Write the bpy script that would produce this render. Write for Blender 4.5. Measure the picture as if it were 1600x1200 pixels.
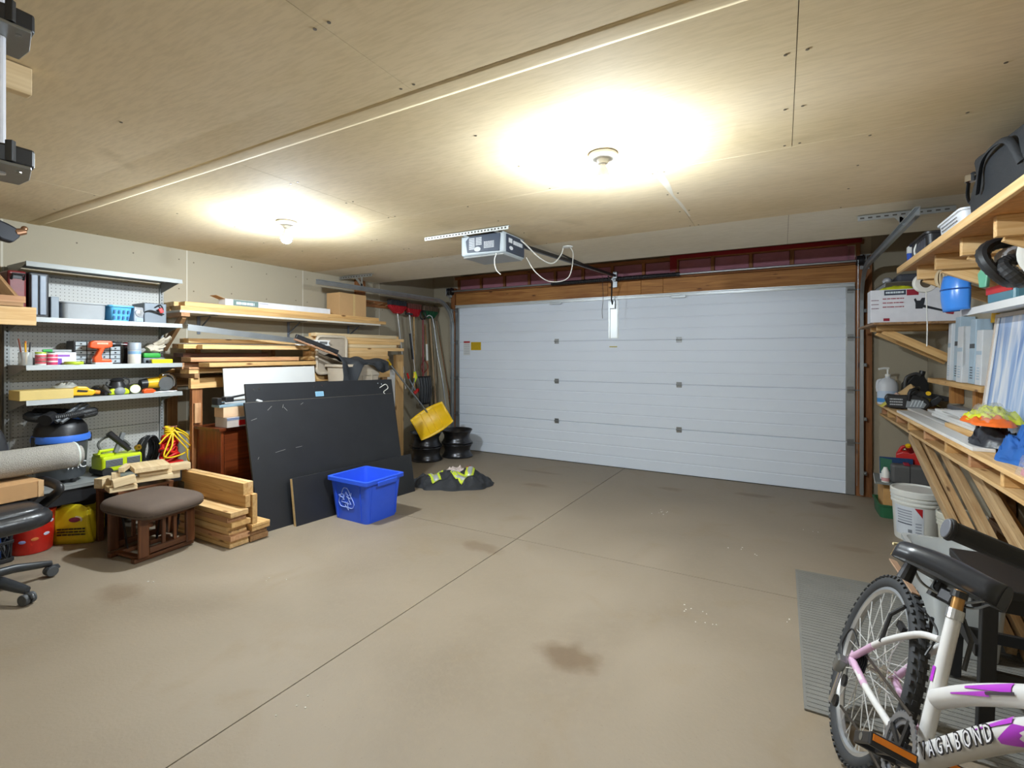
import bpy, math, random
from mathutils import Matrix, Vector, Euler, noise
random.seed(7)
R = math.radians
PI = math.pi
scene = bpy.context.scene
COL = scene.collection
for o in list(bpy.data.objects):
    bpy.data.objects.remove(o)

# ------------------------------------------------------------------ camera
CAMH = 1.468
cd = bpy.data.cameras.new('camera')
cam = bpy.data.objects.new('camera', cd)
COL.objects.link(cam)
cam.location = (0, 0, CAMH)
cam.rotation_euler = (R(90), 0, math.atan2(422, 758))
cd.sensor_width = 36.0
cd.lens = 758.0 / 1600.0 * 36.0
cd.shift_y = -48.0 / 1600.0
cd.clip_start = 0.02
scene.camera = cam
# ------------------------------------------------------------------ world, exposure
w = bpy.data.worlds.new('world')
scene.world = w
w.use_nodes = True
w.node_tree.nodes['Background'].inputs[0].default_value = (0.8, 0.85, 1, 1)
w.node_tree.nodes['Background'].inputs[1].default_value = 0.3
vs = scene.view_settings
vs.view_transform = 'Standard'
vs.look = 'None'
vs.gamma = 1.0
vs.use_curve_mapping = False
vs.exposure = 0.92
BULB = 1900.0          # radiance of the two bulbs in view
BULB_FILL = 90.0      # weak fill bulbs added behind the camera, out of view

# ------------------------------------------------------------------ materials
def lin(c):
    def f(v):
        v /= 255.0
        return v / 12.92 if v <= 0.04045 else ((v + 0.055) / 1.055) ** 2.4
    return (f(c[0]), f(c[1]), f(c[2]), 1)
MATS = {}
def nodes(m):
    m.use_nodes = True
    nt = m.node_tree
    return nt, nt.nodes, nt.links, nt.nodes['Principled BSDF']
def mat(name, col, rough=0.6, metal=0.0, var=0.12, scale=14.0, bump=0.0, bscale=60.0, spec=None, emit=0, trans=0, alpha=1, stretch=None):
    if name in MATS:
        return MATS[name]
    m = bpy.data.materials.new(name)
    nt, N, L, b = nodes(m)
    c = lin(col)
    b.inputs['Base Color'].default_value = c
    b.inputs['Roughness'].default_value = rough
    b.inputs['Metallic'].default_value = metal
    if spec is not None:
        b.inputs['Specular IOR Level'].default_value = spec
    tc = N.new('ShaderNodeTexCoord')
    src = tc.outputs['Object']
    if stretch:
        mp = N.new('ShaderNodeMapping')
        mp.inputs['Scale'].default_value = stretch
        L.new(src, mp.inputs[0])
        src = mp.outputs[0]
    if var:
        n = N.new('ShaderNodeTexNoise')
        n.inputs['Scale'].default_value = scale
        n.inputs['Detail'].default_value = 5
        L.new(src, n.inputs['Vector'])
        mx = N.new('ShaderNodeMix')
        mx.data_type = 'RGBA'
        mx.inputs[6].default_value = [v * (1 - var) for v in c[:3]] + [1]
        mx.inputs[7].default_value = [min(1, v * (1 + var)) for v in c[:3]] + [1]
        L.new(n.outputs['Fac'], mx.inputs[0])
        L.new(mx.outputs[2], b.inputs['Base Color'])
    if bump:
        n2 = N.new('ShaderNodeTexNoise')
        n2.inputs['Scale'].default_value = bscale
        n2.inputs['Detail'].default_value = 3
        L.new(src, n2.inputs['Vector'])
        bp = N.new('ShaderNodeBump')
        bp.inputs['Strength'].default_value = bump
        bp.inputs['Distance'].default_value = 0.01
        L.new(n2.outputs['Fac'], bp.inputs['Height'])
        L.new(bp.outputs[0], b.inputs['Normal'])
    if trans:
        b.inputs['Transmission Weight'].default_value = trans
    if alpha < 1:
        b.inputs['Alpha'].default_value = alpha
    if emit:
        b.inputs['Emission Color'].default_value = c
        b.inputs['Emission Strength'].default_value = emit
    MATS[name] = m
    return m
def wood(name, c1, c2, rough=0.65, knots=True, gs=1.0):
    """boards whose grain runs along their local X"""
    if name in MATS:
        return MATS[name]
    m = bpy.data.materials.new(name)
    nt, N, L, b = nodes(m)
    tc = N.new('ShaderNodeTexCoord')
    oi = N.new('ShaderNodeObjectInfo')
    mp = N.new('ShaderNodeMapping')
    mp.inputs['Scale'].default_value = (1.2 * gs, 22 * gs, 22 * gs)
    ad = N.new('ShaderNodeVectorMath')
    ad.operation = 'ADD'
    ml = N.new('ShaderNodeMath')
    ml.operation = 'MULTIPLY'
    ml.inputs[1].default_value = 37.0
    L.new(oi.outputs['Random'], ml.inputs[0])
    L.new(tc.outputs['Object'], mp.inputs[0])
    L.new(mp.outputs[0], ad.inputs[0])
    L.new(ml.outputs[0], ad.inputs[1])
    n = N.new('ShaderNodeTexNoise')
    n.inputs['Scale'].default_value = 1.6
    n.inputs['Detail'].default_value = 4
    n.inputs['Distortion'].default_value = 1.2
    L.new(ad.outputs[0], n.inputs['Vector'])
    cr = N.new('ShaderNodeValToRGB')
    cr.color_ramp.elements[0].position = 0.3
    cr.color_ramp.elements[0].color = lin(c2)
    cr.color_ramp.elements[1].position = 0.68
    cr.color_ramp.elements[1].color = lin(c1)
    L.new(n.outputs['Fac'], cr.inputs[0])
    # each board a little lighter or darker
    hv = N.new('ShaderNodeHueSaturation')
    mr = N.new('ShaderNodeMapRange')
    mr.inputs[3].default_value = 0.82
    mr.inputs[4].default_value = 1.12
    L.new(oi.outputs['Random'], mr.inputs[0])
    L.new(mr.outputs[0], hv.inputs['Value'])
    L.new(cr.outputs[0], hv.inputs['Color'])
    out = hv.outputs[0]
    if knots:
        vo = N.new('ShaderNodeTexVoronoi')
        vo.inputs['Scale'].default_value = 1.0
        mp2 = N.new('ShaderNodeMapping')
        mp2.inputs['Scale'].default_value = (3.0, 9, 9)
        L.new(tc.outputs['Object'], mp2.inputs[0])
        ad2 = N.new('ShaderNodeVectorMath')
        ad2.operation = 'ADD'
        L.new(mp2.outputs[0], ad2.inputs[0])
        L.new(ml.outputs[0], ad2.inputs[1])
        L.new(ad2.outputs[0], vo.inputs['Vector'])
        r2 = N.new('ShaderNodeValToRGB')
        r2.color_ramp.elements[0].position = 0.06
        r2.color_ramp.elements[0].color = (1, 1, 1, 1)
        r2.color_ramp.elements[1].position = 0.13
        r2.color_ramp.elements[1].color = (0, 0, 0, 1)
        L.new(vo.outputs['Distance'], r2.inputs[0])
        mx = N.new('ShaderNodeMix')
        mx.data_type = 'RGBA'
        k = lin(c2)
        mx.inputs[7].default_value = (k[0] * .35, k[1] * .28, k[2] * .22, 1)
        L.new(r2.outputs[0], mx.inputs[0])
        L.new(out, mx.inputs[6])
        out = mx.outputs[2]
    L.new(out, b.inputs['Base Color'])
    b.inputs['Roughness'].default_value = rough
    MATS[name] = m
    return m

# ------------------------------------------------------------------ mesh builder
class G:
    def __init__(s):
        s.v = []
        s.f = []
    def add(s, vs, fs, m=None):
        k = len(s.v)
        s.v += [tuple(m @ Vector(p)) if m else tuple(p) for p in vs]
        s.f += [tuple(i + k for i in f) for f in fs]
        return s
    def box(s, c, d, rot=None, taper=1.0):
        x, y, z = d[0] / 2, d[1] / 2, d[2] / 2
        vs = []
        for sz in (-1, 1):
            t = taper if sz > 0 else 1.0
            for sx, sy in ((-1, -1), (1, -1), (1, 1), (-1, 1)):
                vs.append((sx * x * t, sy * y * t, sz * z))
        fs = [(3, 2, 1, 0), (4, 5, 6, 7), (0, 1, 5, 4), (1, 2, 6, 5), (2, 3, 7, 6), (3, 0, 4, 7)]
        m = Matrix.Translation(c)
        if rot is not None:
            m = m @ (rot if isinstance(rot, Matrix) else Euler(rot).to_matrix().to_4x4())
        return s.add(vs, fs, m)
    def bb(s, lo, hi):
        return s.box([(a + b) / 2 for a, b in zip(lo, hi)], [abs(b - a) for a, b in zip(lo, hi)])
    def bar(s, p0, p1, w, t, up=(0, 0, 1)):
        """rectangular bar from p0 to p1: w along the side, t along up"""
        p0, p1 = Vector(p0), Vector(p1)
        d = (p1 - p0)
        ln = d.length
        d.normalize()
        u = Vector(up)
        sd = u.cross(d)
        if sd.length < 1e-4:
            sd = Vector((1, 0, 0)).cross(d)
        sd.normalize()
        u = d.cross(sd)
        m = Matrix((d, sd, u)).transposed().to_4x4()
        return s.box((p0 + p1) / 2, (ln, w, t), m)
    def cyl(s, p0, p1, r0, r1=None, n=14, caps=True):
        r1 = r0 if r1 is None else r1
        p0, p1 = Vector(p0), Vector(p1)
        d = (p1 - p0).normalized()
        a = d.orthogonal().normalized()
        b = d.cross(a)
        vs = []
        for p, r in ((p0, r0), (p1, r1)):
            for i in range(n):
                t = 2 * PI * i / n
                vs.append(p + a * math.cos(t) * r + b * math.sin(t) * r)
        fs = [(i, (i + 1) % n, n + (i + 1) % n, n + i) for i in range(n)]
        if caps:
            fs += [tuple(range(n - 1, -1, -1)), tuple(range(n, 2 * n))]
        return s.add(vs, fs)
    def tube(s, pts, r, n=8, closed=False, flat=1.0):
        pts = [Vector(p) for p in pts]
        k = len(pts)
        vs = []
        prev = None
        for i, p in enumerate(pts):
            if closed:
                d = pts[(i + 1) % k] - pts[i - 1]
            else:
                d = pts[min(i + 1, k - 1)] - pts[max(i - 1, 0)]
            if d.length < 1e-9:
                d = Vector((0, 0, 1))
            d.normalize()
            a = d.orthogonal() if prev is None else prev - d * prev.dot(d)
            if a.length < 1e-6:
                a = d.orthogonal()
            a.normalize()
            prev = a
            b = d.cross(a)
            rr = r[i] if isinstance(r, (list, tuple)) else r
            for j in range(n):
                t = 2 * PI * j / n
                vs.append(p + a * math.cos(t) * rr + b * math.sin(t) * rr * flat)
        fs = []
        for i in range(k if closed else k - 1):
            i2 = (i + 1) % k
            for j in range(n):
                j2 = (j + 1) % n
                fs.append((i * n + j, i * n + j2, i2 * n + j2, i2 * n + j))
        if not closed:
            fs += [tuple(range(n - 1, -1, -1)), tuple(range((k - 1) * n, k * n))]
        return s.add(vs, fs)
    def sweep(s, pts, prof, side):
        """profile (a along side, b along side x tangent) swept along pts"""
        pts = [Vector(p) for p in pts]
        side = Vector(side)
        k, n = len(pts), len(prof)
        vs = []
        for i, p in enumerate(pts):
            d = (pts[min(i + 1, k - 1)] - pts[max(i - 1, 0)]).normalized()
            nn = side.cross(d).normalized()
            for a, b in prof:
                vs.append(p + side * a + nn * b)
        fs = []
        for i in range(k - 1):
            for j in range(n):
                j2 = (j + 1) % n
                fs.append((i * n + j, i * n + j2, (i + 1) * n + j2, (i + 1) * n + j))
        fs += [tuple(range(n - 1, -1, -1)), tuple(range((k - 1) * n, k * n))]
        return s.add(vs, fs)
    def lathe(s, prof, n=24, m=None, cap=True, sx=1.0, sy=1.0):
        vs = []
        for r, z in prof:
            for i in range(n):
                t = 2 * PI * i / n
                vs.append((math.cos(t) * r * sx, math.sin(t) * r * sy, z))
        fs = []
        k = len(prof)
        for j in range(k - 1):
            for i in range(n):
                i2 = (i + 1) % n
                fs.append((j * n + i, j * n + i2, (j + 1) * n + i2, (j + 1) * n + i))
        if cap:
            if prof[0][0] > 1e-5:
                fs.append(tuple(range(n - 1, -1, -1)))
            if prof[-1][0] > 1e-5:
                fs.append(tuple(range((k - 1) * n, k * n)))
        if m is not None and not isinstance(m, Matrix):
            m = Matrix.Translation(m)
        return s.add(vs, fs, m)
    def prism(s, poly, z0, z1, m=None):
        n = len(poly)
        vs = [(x, y, z0) for x, y in poly] + [(x, y, z1) for x, y in poly]
        fs = [tuple(range(n - 1, -1, -1)), tuple(range(n, 2 * n))]
        fs += [(i, (i + 1) % n, n + (i + 1) % n, n + i) for i in range(n)]
        return s.add(vs, fs, m)
    def grid(s, fn, nu, nv, m=None, wrap=False):
        vs = [fn(i / nu, j / nv) for i in range(nu + 1) for j in range(nv + 1)]
        w_ = nv + 1
        fs = [(i * w_ + j, (i + 1) * w_ + j, (i + 1) * w_ + j + 1, i * w_ + j + 1) for i in range(nu) for j in range(nv)]
        return s.add(vs, fs, m)
    def ball(s, c, r, n=14, k=8):
        r = r if isinstance(r, (tuple, list)) else (r, r, r)
        prof = [(math.sin(PI * j / k), -math.cos(PI * j / k)) for j in range(k + 1)]
        m = Matrix.Translation(c) @ Matrix.Diagonal((r[0], r[1], r[2], 1))
        return s.lathe(prof, n, m, cap=False)
    def build(s, name, material, parent=None, loc=(0, 0, 0), rot=(0, 0, 0), bevel=0, seg=2, smooth=False, sub=0, solid=0, mw=None, label=None):
        me = bpy.data.meshes.new(name)
        me.from_pydata(s.v, [], s.f)
        me.validate()
        me.update()
        import bmesh
        bm = bmesh.new()
        bm.from_mesh(me)
        bmesh.ops.remove_doubles(bm, verts=bm.verts, dist=1e-6)
        bmesh.ops.recalc_face_normals(bm, faces=bm.faces)
        bm.to_mesh(me)
        bm.free()
        return place(name, me, material, parent, loc, rot, bevel, seg, smooth, sub, solid, mw, label)
def place(name, me, material, parent=None, loc=(0, 0, 0), rot=(0, 0, 0), bevel=0, seg=2, smooth=False, sub=0, solid=0, mw=None, label=None):
    o = bpy.data.objects.new(name, me)
    COL.objects.link(o)
    if material and not me.materials:
        me.materials.append(material)
    o.location = loc
    o.rotation_euler = rot
    if mw is not None:
        o.matrix_basis = mw
    if parent:
        o.parent = parent
    if solid:
        d = o.modifiers.new('solid', 'SOLIDIFY')
        d.thickness = solid
        d.offset = 0
    if bevel:
        d = o.modifiers.new('bevel', 'BEVEL')
        d.width = bevel
        d.segments = seg
        d.limit_method = 'ANGLE'
        d.angle_limit = R(35)
    if sub:
        d = o.modifiers.new('sub', 'SUBSURF')
        d.levels = sub
        d.render_levels = sub
    if smooth or sub:
        for p in me.polygons:
            p.use_smooth = True
        if smooth and not sub:
            me.set_sharp_from_angle(angle=R(smooth if smooth is not True else 40))
    if label:
        o['label'] = label
    return o
def T(name, label, cat, loc=(0, 0, 0), rot=(0, 0, 0), group=None):
    o = bpy.data.objects.new(name, None)
    COL.objects.link(o)
    o.location = loc
    o.rotation_euler = rot if isinstance(rot, (tuple, list, Euler)) else (0, 0, rot)
    o.empty_display_size = 0.05
    return tag(o, label, cat, group)
def tag(o, label, cat, group=None):
    o['label'] = label
    o['category'] = cat
    if group:
        o['group'] = group
    return o
def struct(o):
    o['kind'] = 'structure'
    return o
def plank(name, lo, hi, material, parent=None, bevel=0.0025, rot=None, label=None, cat=None, group=None):
    """box given by bounds, its local X along the longest side so that the grain follows"""
    d = [abs(b - a) for a, b in zip(lo, hi)]
    c = [(a + b) / 2 for a, b in zip(lo, hi)]
    ax = d.index(max(d))
    if ax == 0:
        sz, e = d, (0, 0, 0)
    elif ax == 1:
        sz, e = (d[1], d[0], d[2]), (0, 0, R(90))
    else:
        sz, e = (d[2], d[1], d[0]), (0, R(-90), 0)
    key = 'pl_%d_%d_%d_%s_%s' % (round(sz[0] * 1e4), round(sz[1] * 1e4), round(sz[2] * 1e4), material.name, name)
    me = bpy.data.meshes.get(key)
    if me is None:
        o = G().box((0, 0, 0), sz).build(name, material, parent, c, e, bevel)
        o.data.name = key
    else:
        o = place(name, me, material, parent, c, e, bevel)
    if rot is not None:
        o.rotation_euler = (Euler(rot).to_matrix() @ Euler(e).to_matrix()).to_euler()
    if cat:
        tag(o, label, cat, group)
    return o
def stick(name, p0, p1, w_, t_, material, parent=None, up=(0, 0, 1), bevel=0.0025, label=None, cat=None, group=None):
    """a board from p0 to p1 in any direction, grain along it"""
    p0, p1 = Vector(p0), Vector(p1)
    d = p1 - p0
    ln = d.length
    d.normalize()
    u = Vector(up)
    sd = u.cross(d).normalized()
    u = d.cross(sd)
    m = Matrix((d, sd, u)).transposed()
    o = G().box((0, 0, 0), (ln, w_, t_)).build(name, material, parent, (p0 + p1) / 2, m.to_euler(), bevel)
    if cat:
        tag(o, label, cat, group)
    return o
def text(name, body, size, material, parent, mw, ext=0.0006, align='CENTER', sx=1.0, shear=0.0, fat=0.0):
    cu = bpy.data.curves.new(name, 'FONT')
    cu.body = body
    cu.size = size
    cu.extrude = ext
    cu.align_x = align
    cu.align_y = 'CENTER'
    cu.shear = shear
    cu.offset = fat
    cu.resolution_u = 2
    t = bpy.data.objects.new(name, cu)
    COL.objects.link(t)
    dg = bpy.context.evaluated_depsgraph_get()
    me = bpy.data.meshes.new_from_object(t.evaluated_get(dg))
    bpy.data.objects.remove(t)
    o = bpy.data.objects.new(name, me)
    COL.objects.link(o)
    me.materials.clear()
    me.materials.append(material)
    o.parent = parent
    o.matrix_basis = mw @ Matrix.Diagonal((sx, 1, 1, 1))
    return o
def facing(p, n, up=(0, 0, 1)):
    """matrix: local z = n (outward), local y = up; for lettering on a face"""
    n = Vector(n).normalized()
    x = Vector(up).cross(n).normalized()
    y = n.cross(x)
    m = Matrix((x, y, n)).transposed().to_4x4()
    return Matrix.Translation(p) @ m
def marks(g, x0, y0, x1, y1, rows, m, fill=0.6, seed=1, th=0.0006):
    """rows of small printed dashes, for print too small to read"""
    rnd = random.Random(seed)
    h = (y1 - y0) / rows
    for r in range(rows):
        x = x0
        while x < x1 - 0.01 * (x1 - x0):
            ww = min(x1 - x, (x1 - x0) * rnd.uniform(.06, .22))
            yc = y0 + (r + .5) * h
            g.add(*boxvf(x, yc - h * fill / 2, 0, x + ww * .85, yc + h * fill / 2, th), m)
            x += ww
    return g
def boxvf(x0, y0, z0, x1, y1, z1):
    g = G().bb((x0, y0, z0), (x1, y1, z1))
    return g.v, g.f
def fz(y):
    """the slab falls 2 percent towards the door"""
    return 0.022 * (6.1 - y)
def dup(root, loc=None, rot=None, label=None):
    r = root.copy()
    COL.objects.link(r)
    if loc is not None:
        r.location = loc
    if rot is not None:
        r.rotation_euler = rot
    if label:
        r['label'] = label
    for ch in list(root.children):
        c = ch.copy()
        COL.objects.link(c)
        c.parent = r
        for g_ in ch.children:
            d = g_.copy()
            COL.objects.link(d)
            d.parent = c
    return r

PINE = wood('pine', (233, 197, 143), (205, 160, 100))
PINE2 = wood('pine_yellow', (222, 182, 122), (194, 148, 90))
FIR = wood('fir_header', (203, 144, 76), (158, 99, 46))
REDW = wood('reddish_lumber', (202, 158, 116), (172, 122, 82))
OLDW = wood('weathered_wood', (176, 136, 92), (128, 92, 58))
PALE = wood('pale_sanded_wood', (228, 205, 165), (206, 178, 134), knots=False)
BIRCH = wood('cabinet_red_wood', (128, 62, 30), (86, 36, 16), rough=0.32, knots=False)
BROWNW = wood('brown_stained_wood', (112, 68, 40), (78, 44, 24), rough=0.4, knots=False)
STUDW = wood('brown_stud', (165, 108, 62), (120, 74, 40))
PALLET = wood('pallet_wood', (206, 176, 132), (166, 130, 88))
GALV = mat('galvanised_steel', (176, 180, 182), 0.38, 0.85, 0.18, 9)
STEEL = mat('dull_steel', (150, 153, 154), 0.35, 0.9, 0.1, 20)
CHROME = mat('bright_steel', (215, 215, 215), 0.18, 1.0, 0.04, 20)
DARKM = mat('dark_steel', (58, 58, 60), 0.4, 0.7, 0.2, 20)
BLACKP = mat('black_plastic', (34, 34, 36), 0.42, 0, 0.15, 20)
BLACKR = mat('black_rubber', (36, 36, 37), 0.75, 0, 0.15, 25)
BLACKB = mat('black_board', (36, 37, 40), 0.42, 0, 0.25, 6)
GREYP = mat('grey_plastic', (132, 138, 142), 0.5, 0, 0.06, 20)
WHITEP = mat('white_plastic', (228, 228, 222), 0.4, 0, 0.04, 20)
WHITE = mat('white_paint', (232, 232, 230), 0.5, 0, 0.03, 12)
CARD = mat('cardboard', (186, 144, 98), 0.8, 0, 0.1, 14)
YELP = mat('yellow_plastic', (240, 192, 20), 0.4, 0, 0.08, 20)
REDP = mat('red_plastic', (196, 32, 28), 0.4, 0, 0.1, 20)
LIME = mat('lime_plastic', (196, 216, 24), 0.4, 0, 0.06, 20)
# ================================================================== THE SETTING
# ---- concrete slab
def concrete():
    m = bpy.data.materials.new('concrete')
    nt, N, L, b = nodes(m)
    ge = N.new('ShaderNodeNewGeometry')
    def noise_(sc, det=6, dist=0.0):
        n = N.new('ShaderNodeTexNoise')
        n.inputs['Scale'].default_value = sc
        n.inputs['Detail'].default_value = det
        n.inputs['Distortion'].default_value = dist
        L.new(ge.outputs['Position'], n.inputs['Vector'])
        return n
    n1 = noise_(0.9, 8, 0.6)
    cr = N.new('ShaderNodeValToRGB')
    e = cr.color_ramp.elements
    e[0].position, e[0].color = 0.3, lin((130, 117, 99))
    e[1].position, e[1].color = 0.72, lin((148, 135, 117))
    L.new(n1.outputs['Fac'], cr.inputs[0])
    col = cr.outputs[0]
    def over(fac, c, amt):
        nonlocal col
        mx = N.new('ShaderNodeMix')
        mx.data_type = 'RGBA'
        mx.inputs[7].default_value = lin(c)
        mm = N.new('ShaderNodeMath')
        mm.operation = 'MULTIPLY'
        mm.inputs[1].default_value = amt
        L.new(fac, mm.inputs[0])
        L.new(mm.outputs[0], mx.inputs[0])
        L.new(col, mx.inputs[6])
        col = mx.outputs[2]
    def ramp(n, a, b_):
        r = N.new('ShaderNodeValToRGB')
        r.color_ramp.elements[0].position = a
        r.color_ramp.elements[1].position = b_
        L.new(n.outputs['Fac'], r.inputs[0])
        return r.outputs[0]
    over(ramp(noise_(2.3, 7, 1.0), 0.56, 0.70), (134, 118, 95), 0.5)      # old damp marks
    over(ramp(noise_(30, 4), 0.45, 0.8), (144, 130, 111), 0.45)            # fine mottling
    over(ramp(noise_(110, 2), 0.70, 0.78), (110, 92, 72), 0.5)             # specks
    # oil stains with their own place on the slab
    for (x, y, rx, ry, a) in ((-0.85, 2.05, .16, .13, .75), (-0.25, 5.55, .2, .1, .7), (0.42, 5.55, .2, .13, .85), (-1.05, 5.35, .13, .09, .5), (-1.9, 2.95, .2, .1, .5), (-2.35, 4.75, .2, .08, .45), (-3.3, 1.32, .2, .12, .45), (-2.6, 5.35, .35, .06, .45), (.45, 4.3, .16, .07, .35)):
        mp = N.new('ShaderNodeMapping')
        mp.vector_type = 'TEXTURE'
        mp.inputs['Location'].default_value = (x, y, fz(y))
        mp.inputs['Scale'].default_value = (rx, ry, 1)
        wob = N.new('ShaderNodeMix')
        wob.data_type = 'VECTOR'
        L.new(ge.outputs['Position'], mp.inputs[0])
        nn = noise_(9, 3)
        va = N.new('ShaderNodeVectorMath')
        va.operation = 'ADD'
        sub = N.new('ShaderNodeVectorMath')
        sub.operation = 'SUBTRACT'
        sub.inputs[1].default_value = (.5, .5, .5)
        L.new(nn.outputs['Color'], sub.inputs[0])
        L.new(mp.outputs[0], va.inputs[0])
        L.new(sub.outputs[0], va.inputs[1])
        N.remove(wob)
        ln = N.new('ShaderNodeVectorMath')
        ln.operation = 'LENGTH'
        L.new(va.outputs[0], ln.inputs[0])
        r = N.new('ShaderNodeValToRGB')
        r.color_ramp.elements[0].position = 0.45
        r.color_ramp.elements[0].color = (1, 1, 1, 1)
        r.color_ramp.elements[1].position = 1.0
        r.color_ramp.elements[1].color = (0, 0, 0, 1)
        L.new(ln.outputs['Value'], r.inputs[0])
        over(r.outputs[0], (104, 84, 62), a)
    L.new(col, b.inputs['Base Color'])
    rr = N.new('ShaderNodeMapRange')
    rr.inputs[3].default_value = 0.42
    rr.inputs[4].default_value = 0.75
    L.new(n1.outputs['Fac'], rr.inputs[0])
    L.new(rr.outputs[0], b.inputs['Roughness'])
    b.inputs['Specular IOR Level'].default_value = 0.35
    bp = N.new('ShaderNodeBump')
    bp.inputs['Strength'].default_value = 0.12
    bp.inputs['Distance'].default_value = 0.01
    L.new(noise_(70, 4).outputs['Fac'], bp.inputs['Height'])
    L.new(bp.outputs[0], b.inputs['Normal'])
    return m
CONC = concrete()
XL, XR, YB, YF = -4.85, 1.25, -0.75, 6.15
CEIL = 2.43
def slopebox(x0, x1, y0, y1, top, th):
    g = G()
    vs = []
    for dz in (-th, 0):
        vs += [(x, y, fz(y) + top + dz) for x, y in ((x0, y0), (x1, y0), (x1, y1), (x0, y1))]
    g.add(vs, [(3, 2, 1, 0), (4, 5, 6, 7), (0, 1, 5, 4), (1, 2, 6, 5), (2, 3, 7, 6), (3, 0, 4, 7)])
    return g
floor = struct(slopebox(XL - .15, XR + .15, YB - .15, YF + .35, -0.012, 0.1).build('floor', mat('joint_dirt', (58, 48, 38), 0.9)))
JX, JY = -1.755, 3.222
for x0, x1 in ((XL - .15, JX - .003), (JX + .003, XR + .15)):
    for y0, y1 in ((YB - .15, JY - .003), (JY + .003, YF + .35)):
        slopebox(x0, x1, y0, y1, 0, 0.03).build('slab', CONC, floor)

rnd = random.Random(3)
g = G()
for x, y, n in ((-.95, 4.45, 5), (-.9, 4.5, 4), (.2, 4.6, 3), (-.25, 3.9, 5), (-.45, 2.75, 7), (-.35, 2.7, 3), (.03, 2.9, 2), (-2.7, 1.9, 3), (-1.6, 1.25, 4), (-3.3, 1.45, 2)):
    for q in range(n):
        xx, yy, s_ = x + rnd.gauss(0, .05), y + rnd.gauss(0, .04), rnd.uniform(.003, .009)
        g.box((xx, yy, fz(yy) + .0015), (s_, s_ * .7, .003), (0, 0, rnd.uniform(0, 3)))
o = g.build('paint_chips', mat('chip_white', (214, 208, 198), .8), floor)
o['kind'] = 'stuff'
# ---- walls of drywall sheets
def drywall():
    m = mat('drywall', (166, 156, 135), 0.85, 0, 0.05, 1.4, 0.05, 120)
    return m
DRY = drywall()
SEAM = mat('drywall_seam', (196, 190, 174), 0.9, 0, 0.02)
def wall(name, lo, hi):
    return struct(G().bb(lo, hi).build(name, mat('wall_core', (190, 180, 160), 0.9)))
wl = wall('wall_left', (XL - .15, YB - .15, -.1), (XL - .012, YF + .2, 2.95))
ys = [YB, 0.03, 1.25, 2.478, 3.73, 4.95, YF]
for a, b_ in zip(ys[:-1], ys[1:]):
    G().bb((XL - .012, a + .0015, 0.0 if a > 3 else .03), (XL, b_ - .0015, 2.93)).build('drywall_sheet', DRY, wl, bevel=0.0015, seg=1)
for yy in ys[2:-1]:
    G().bb((XL, yy - .006, .03), (XL + .0012, yy + .006, 2.93)).build('seam_tape', SEAM, wl)
SCREW = mat('screw_head', (96, 84, 66), 0.6)
sg = G()
for a in ys[2:-1]:
    for yy in (a + .06, a + .42, a + .8, a + 1.16):
        for zz in (2.33, 2.06, 1.2):
            sg.cyl((XL - .001, yy, zz + .01 * math.sin(yy * 9)), (XL + .0012, yy, zz + .01 * math.sin(yy * 9)), .006, n=8)
sc = sg.build('screw_heads', SCREW, wl)
sc['kind'] = 'stuff'
wr = wall('wall_right', (XR + .012, YB - .15, -.1), (XR + .15, YF + .2, 2.95))
for a, b_ in zip([YB, .49, 1.71, 2.93, 4.15, 5.37], [.49, 1.71, 2.93, 4.15, 5.37, YF]):
    G().bb((XR, a + .0015, 0), (XR + .012, b_ - .0015, 2.93)).build('drywall_sheet', DRY, wr, bevel=0.0015, seg=1)
wb = wall('wall_back', (XL - .15, YB - .15, -.1), (XR + .15, YB, 2.95))
# door wall: two piers and a header, with the framing left bare
DL, DR, DT = -4.40, 0.66, 2.185
wf = struct(G().bb((XL - .15, YF + .012, -.1), (DL + .06, YF + .15, 2.95)).bb((DR - .06, YF + .012, -.1), (XR + .15, YF + .15, 2.95)).bb((DL, YF + .1, DT - .05), (DR, YF + .15, 2.95)).build('wall_front', mat('wall_core', (190, 180, 160))))
G().bb((XL, YF, 0), (-4.47, YF + .012, 2.93)).build('drywall_sheet', DRY, wf, bevel=.0015)
G().bb((.80, YF, 0), (XR, YF + .012, 1.02)).build('drywall_sheet', DRY, wf, bevel=.0015)
G().bb((.80, YF, 1.023), (XR, YF + .012, 2.93)).build('drywall_sheet', DRY, wf, bevel=.0015)
hx = [-4.40, -1.98, -1.55, -1.28, .72]
for a, b_ in zip(hx[:-1], hx[1:]):
    plank('header_board', (a + .002, YF - .03, 2.17), (b_ - .002, YF + .06, 2.385), FIR, wf)
plank('top_plate', (-4.43, YF - .05, 2.39), (.74, YF + .06, 2.432), STUDW, wf)
plank('top_plate', (-4.43, YF - .01, 2.60), (.74, YF + .06, 2.645), STUDW, wf)
PINK = mat('pink_insulation', (176, 118, 132), 0.8, 0, 0.16, 9, .4, 40)
k = 0
x = -4.36
xs = []
while x < .74:
    xs.append(x)
    x += .405
xs[-1] = .69
for x in xs:
    plank('stud', (x - .019, YF - .012, 2.432), (x + .019, YF + .06, 2.60), STUDW, wf)
for a, b_ in zip(xs[:-1], xs[1:]):
    G().bb((a + .021, YF + .012, 2.434), (b_ - .021, YF + .06, 2.598)).build('insulation_batt', PINK, wf, bevel=.006)
RED = mat('red_tape', (150, 24, 34), 0.5)
G().bb((-1.18, YF - .016, 2.615), (.72, YF - .010, 2.66)).bb((-1.20, YF - .018, 2.47), (-1.12, YF - .012, 2.66)).build('vapour_tape', RED, wf)
plank('jamb_board', (.665, YF - .06, 0.0), (.80, YF + .012, 2.47), STUDW, wf)
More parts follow.
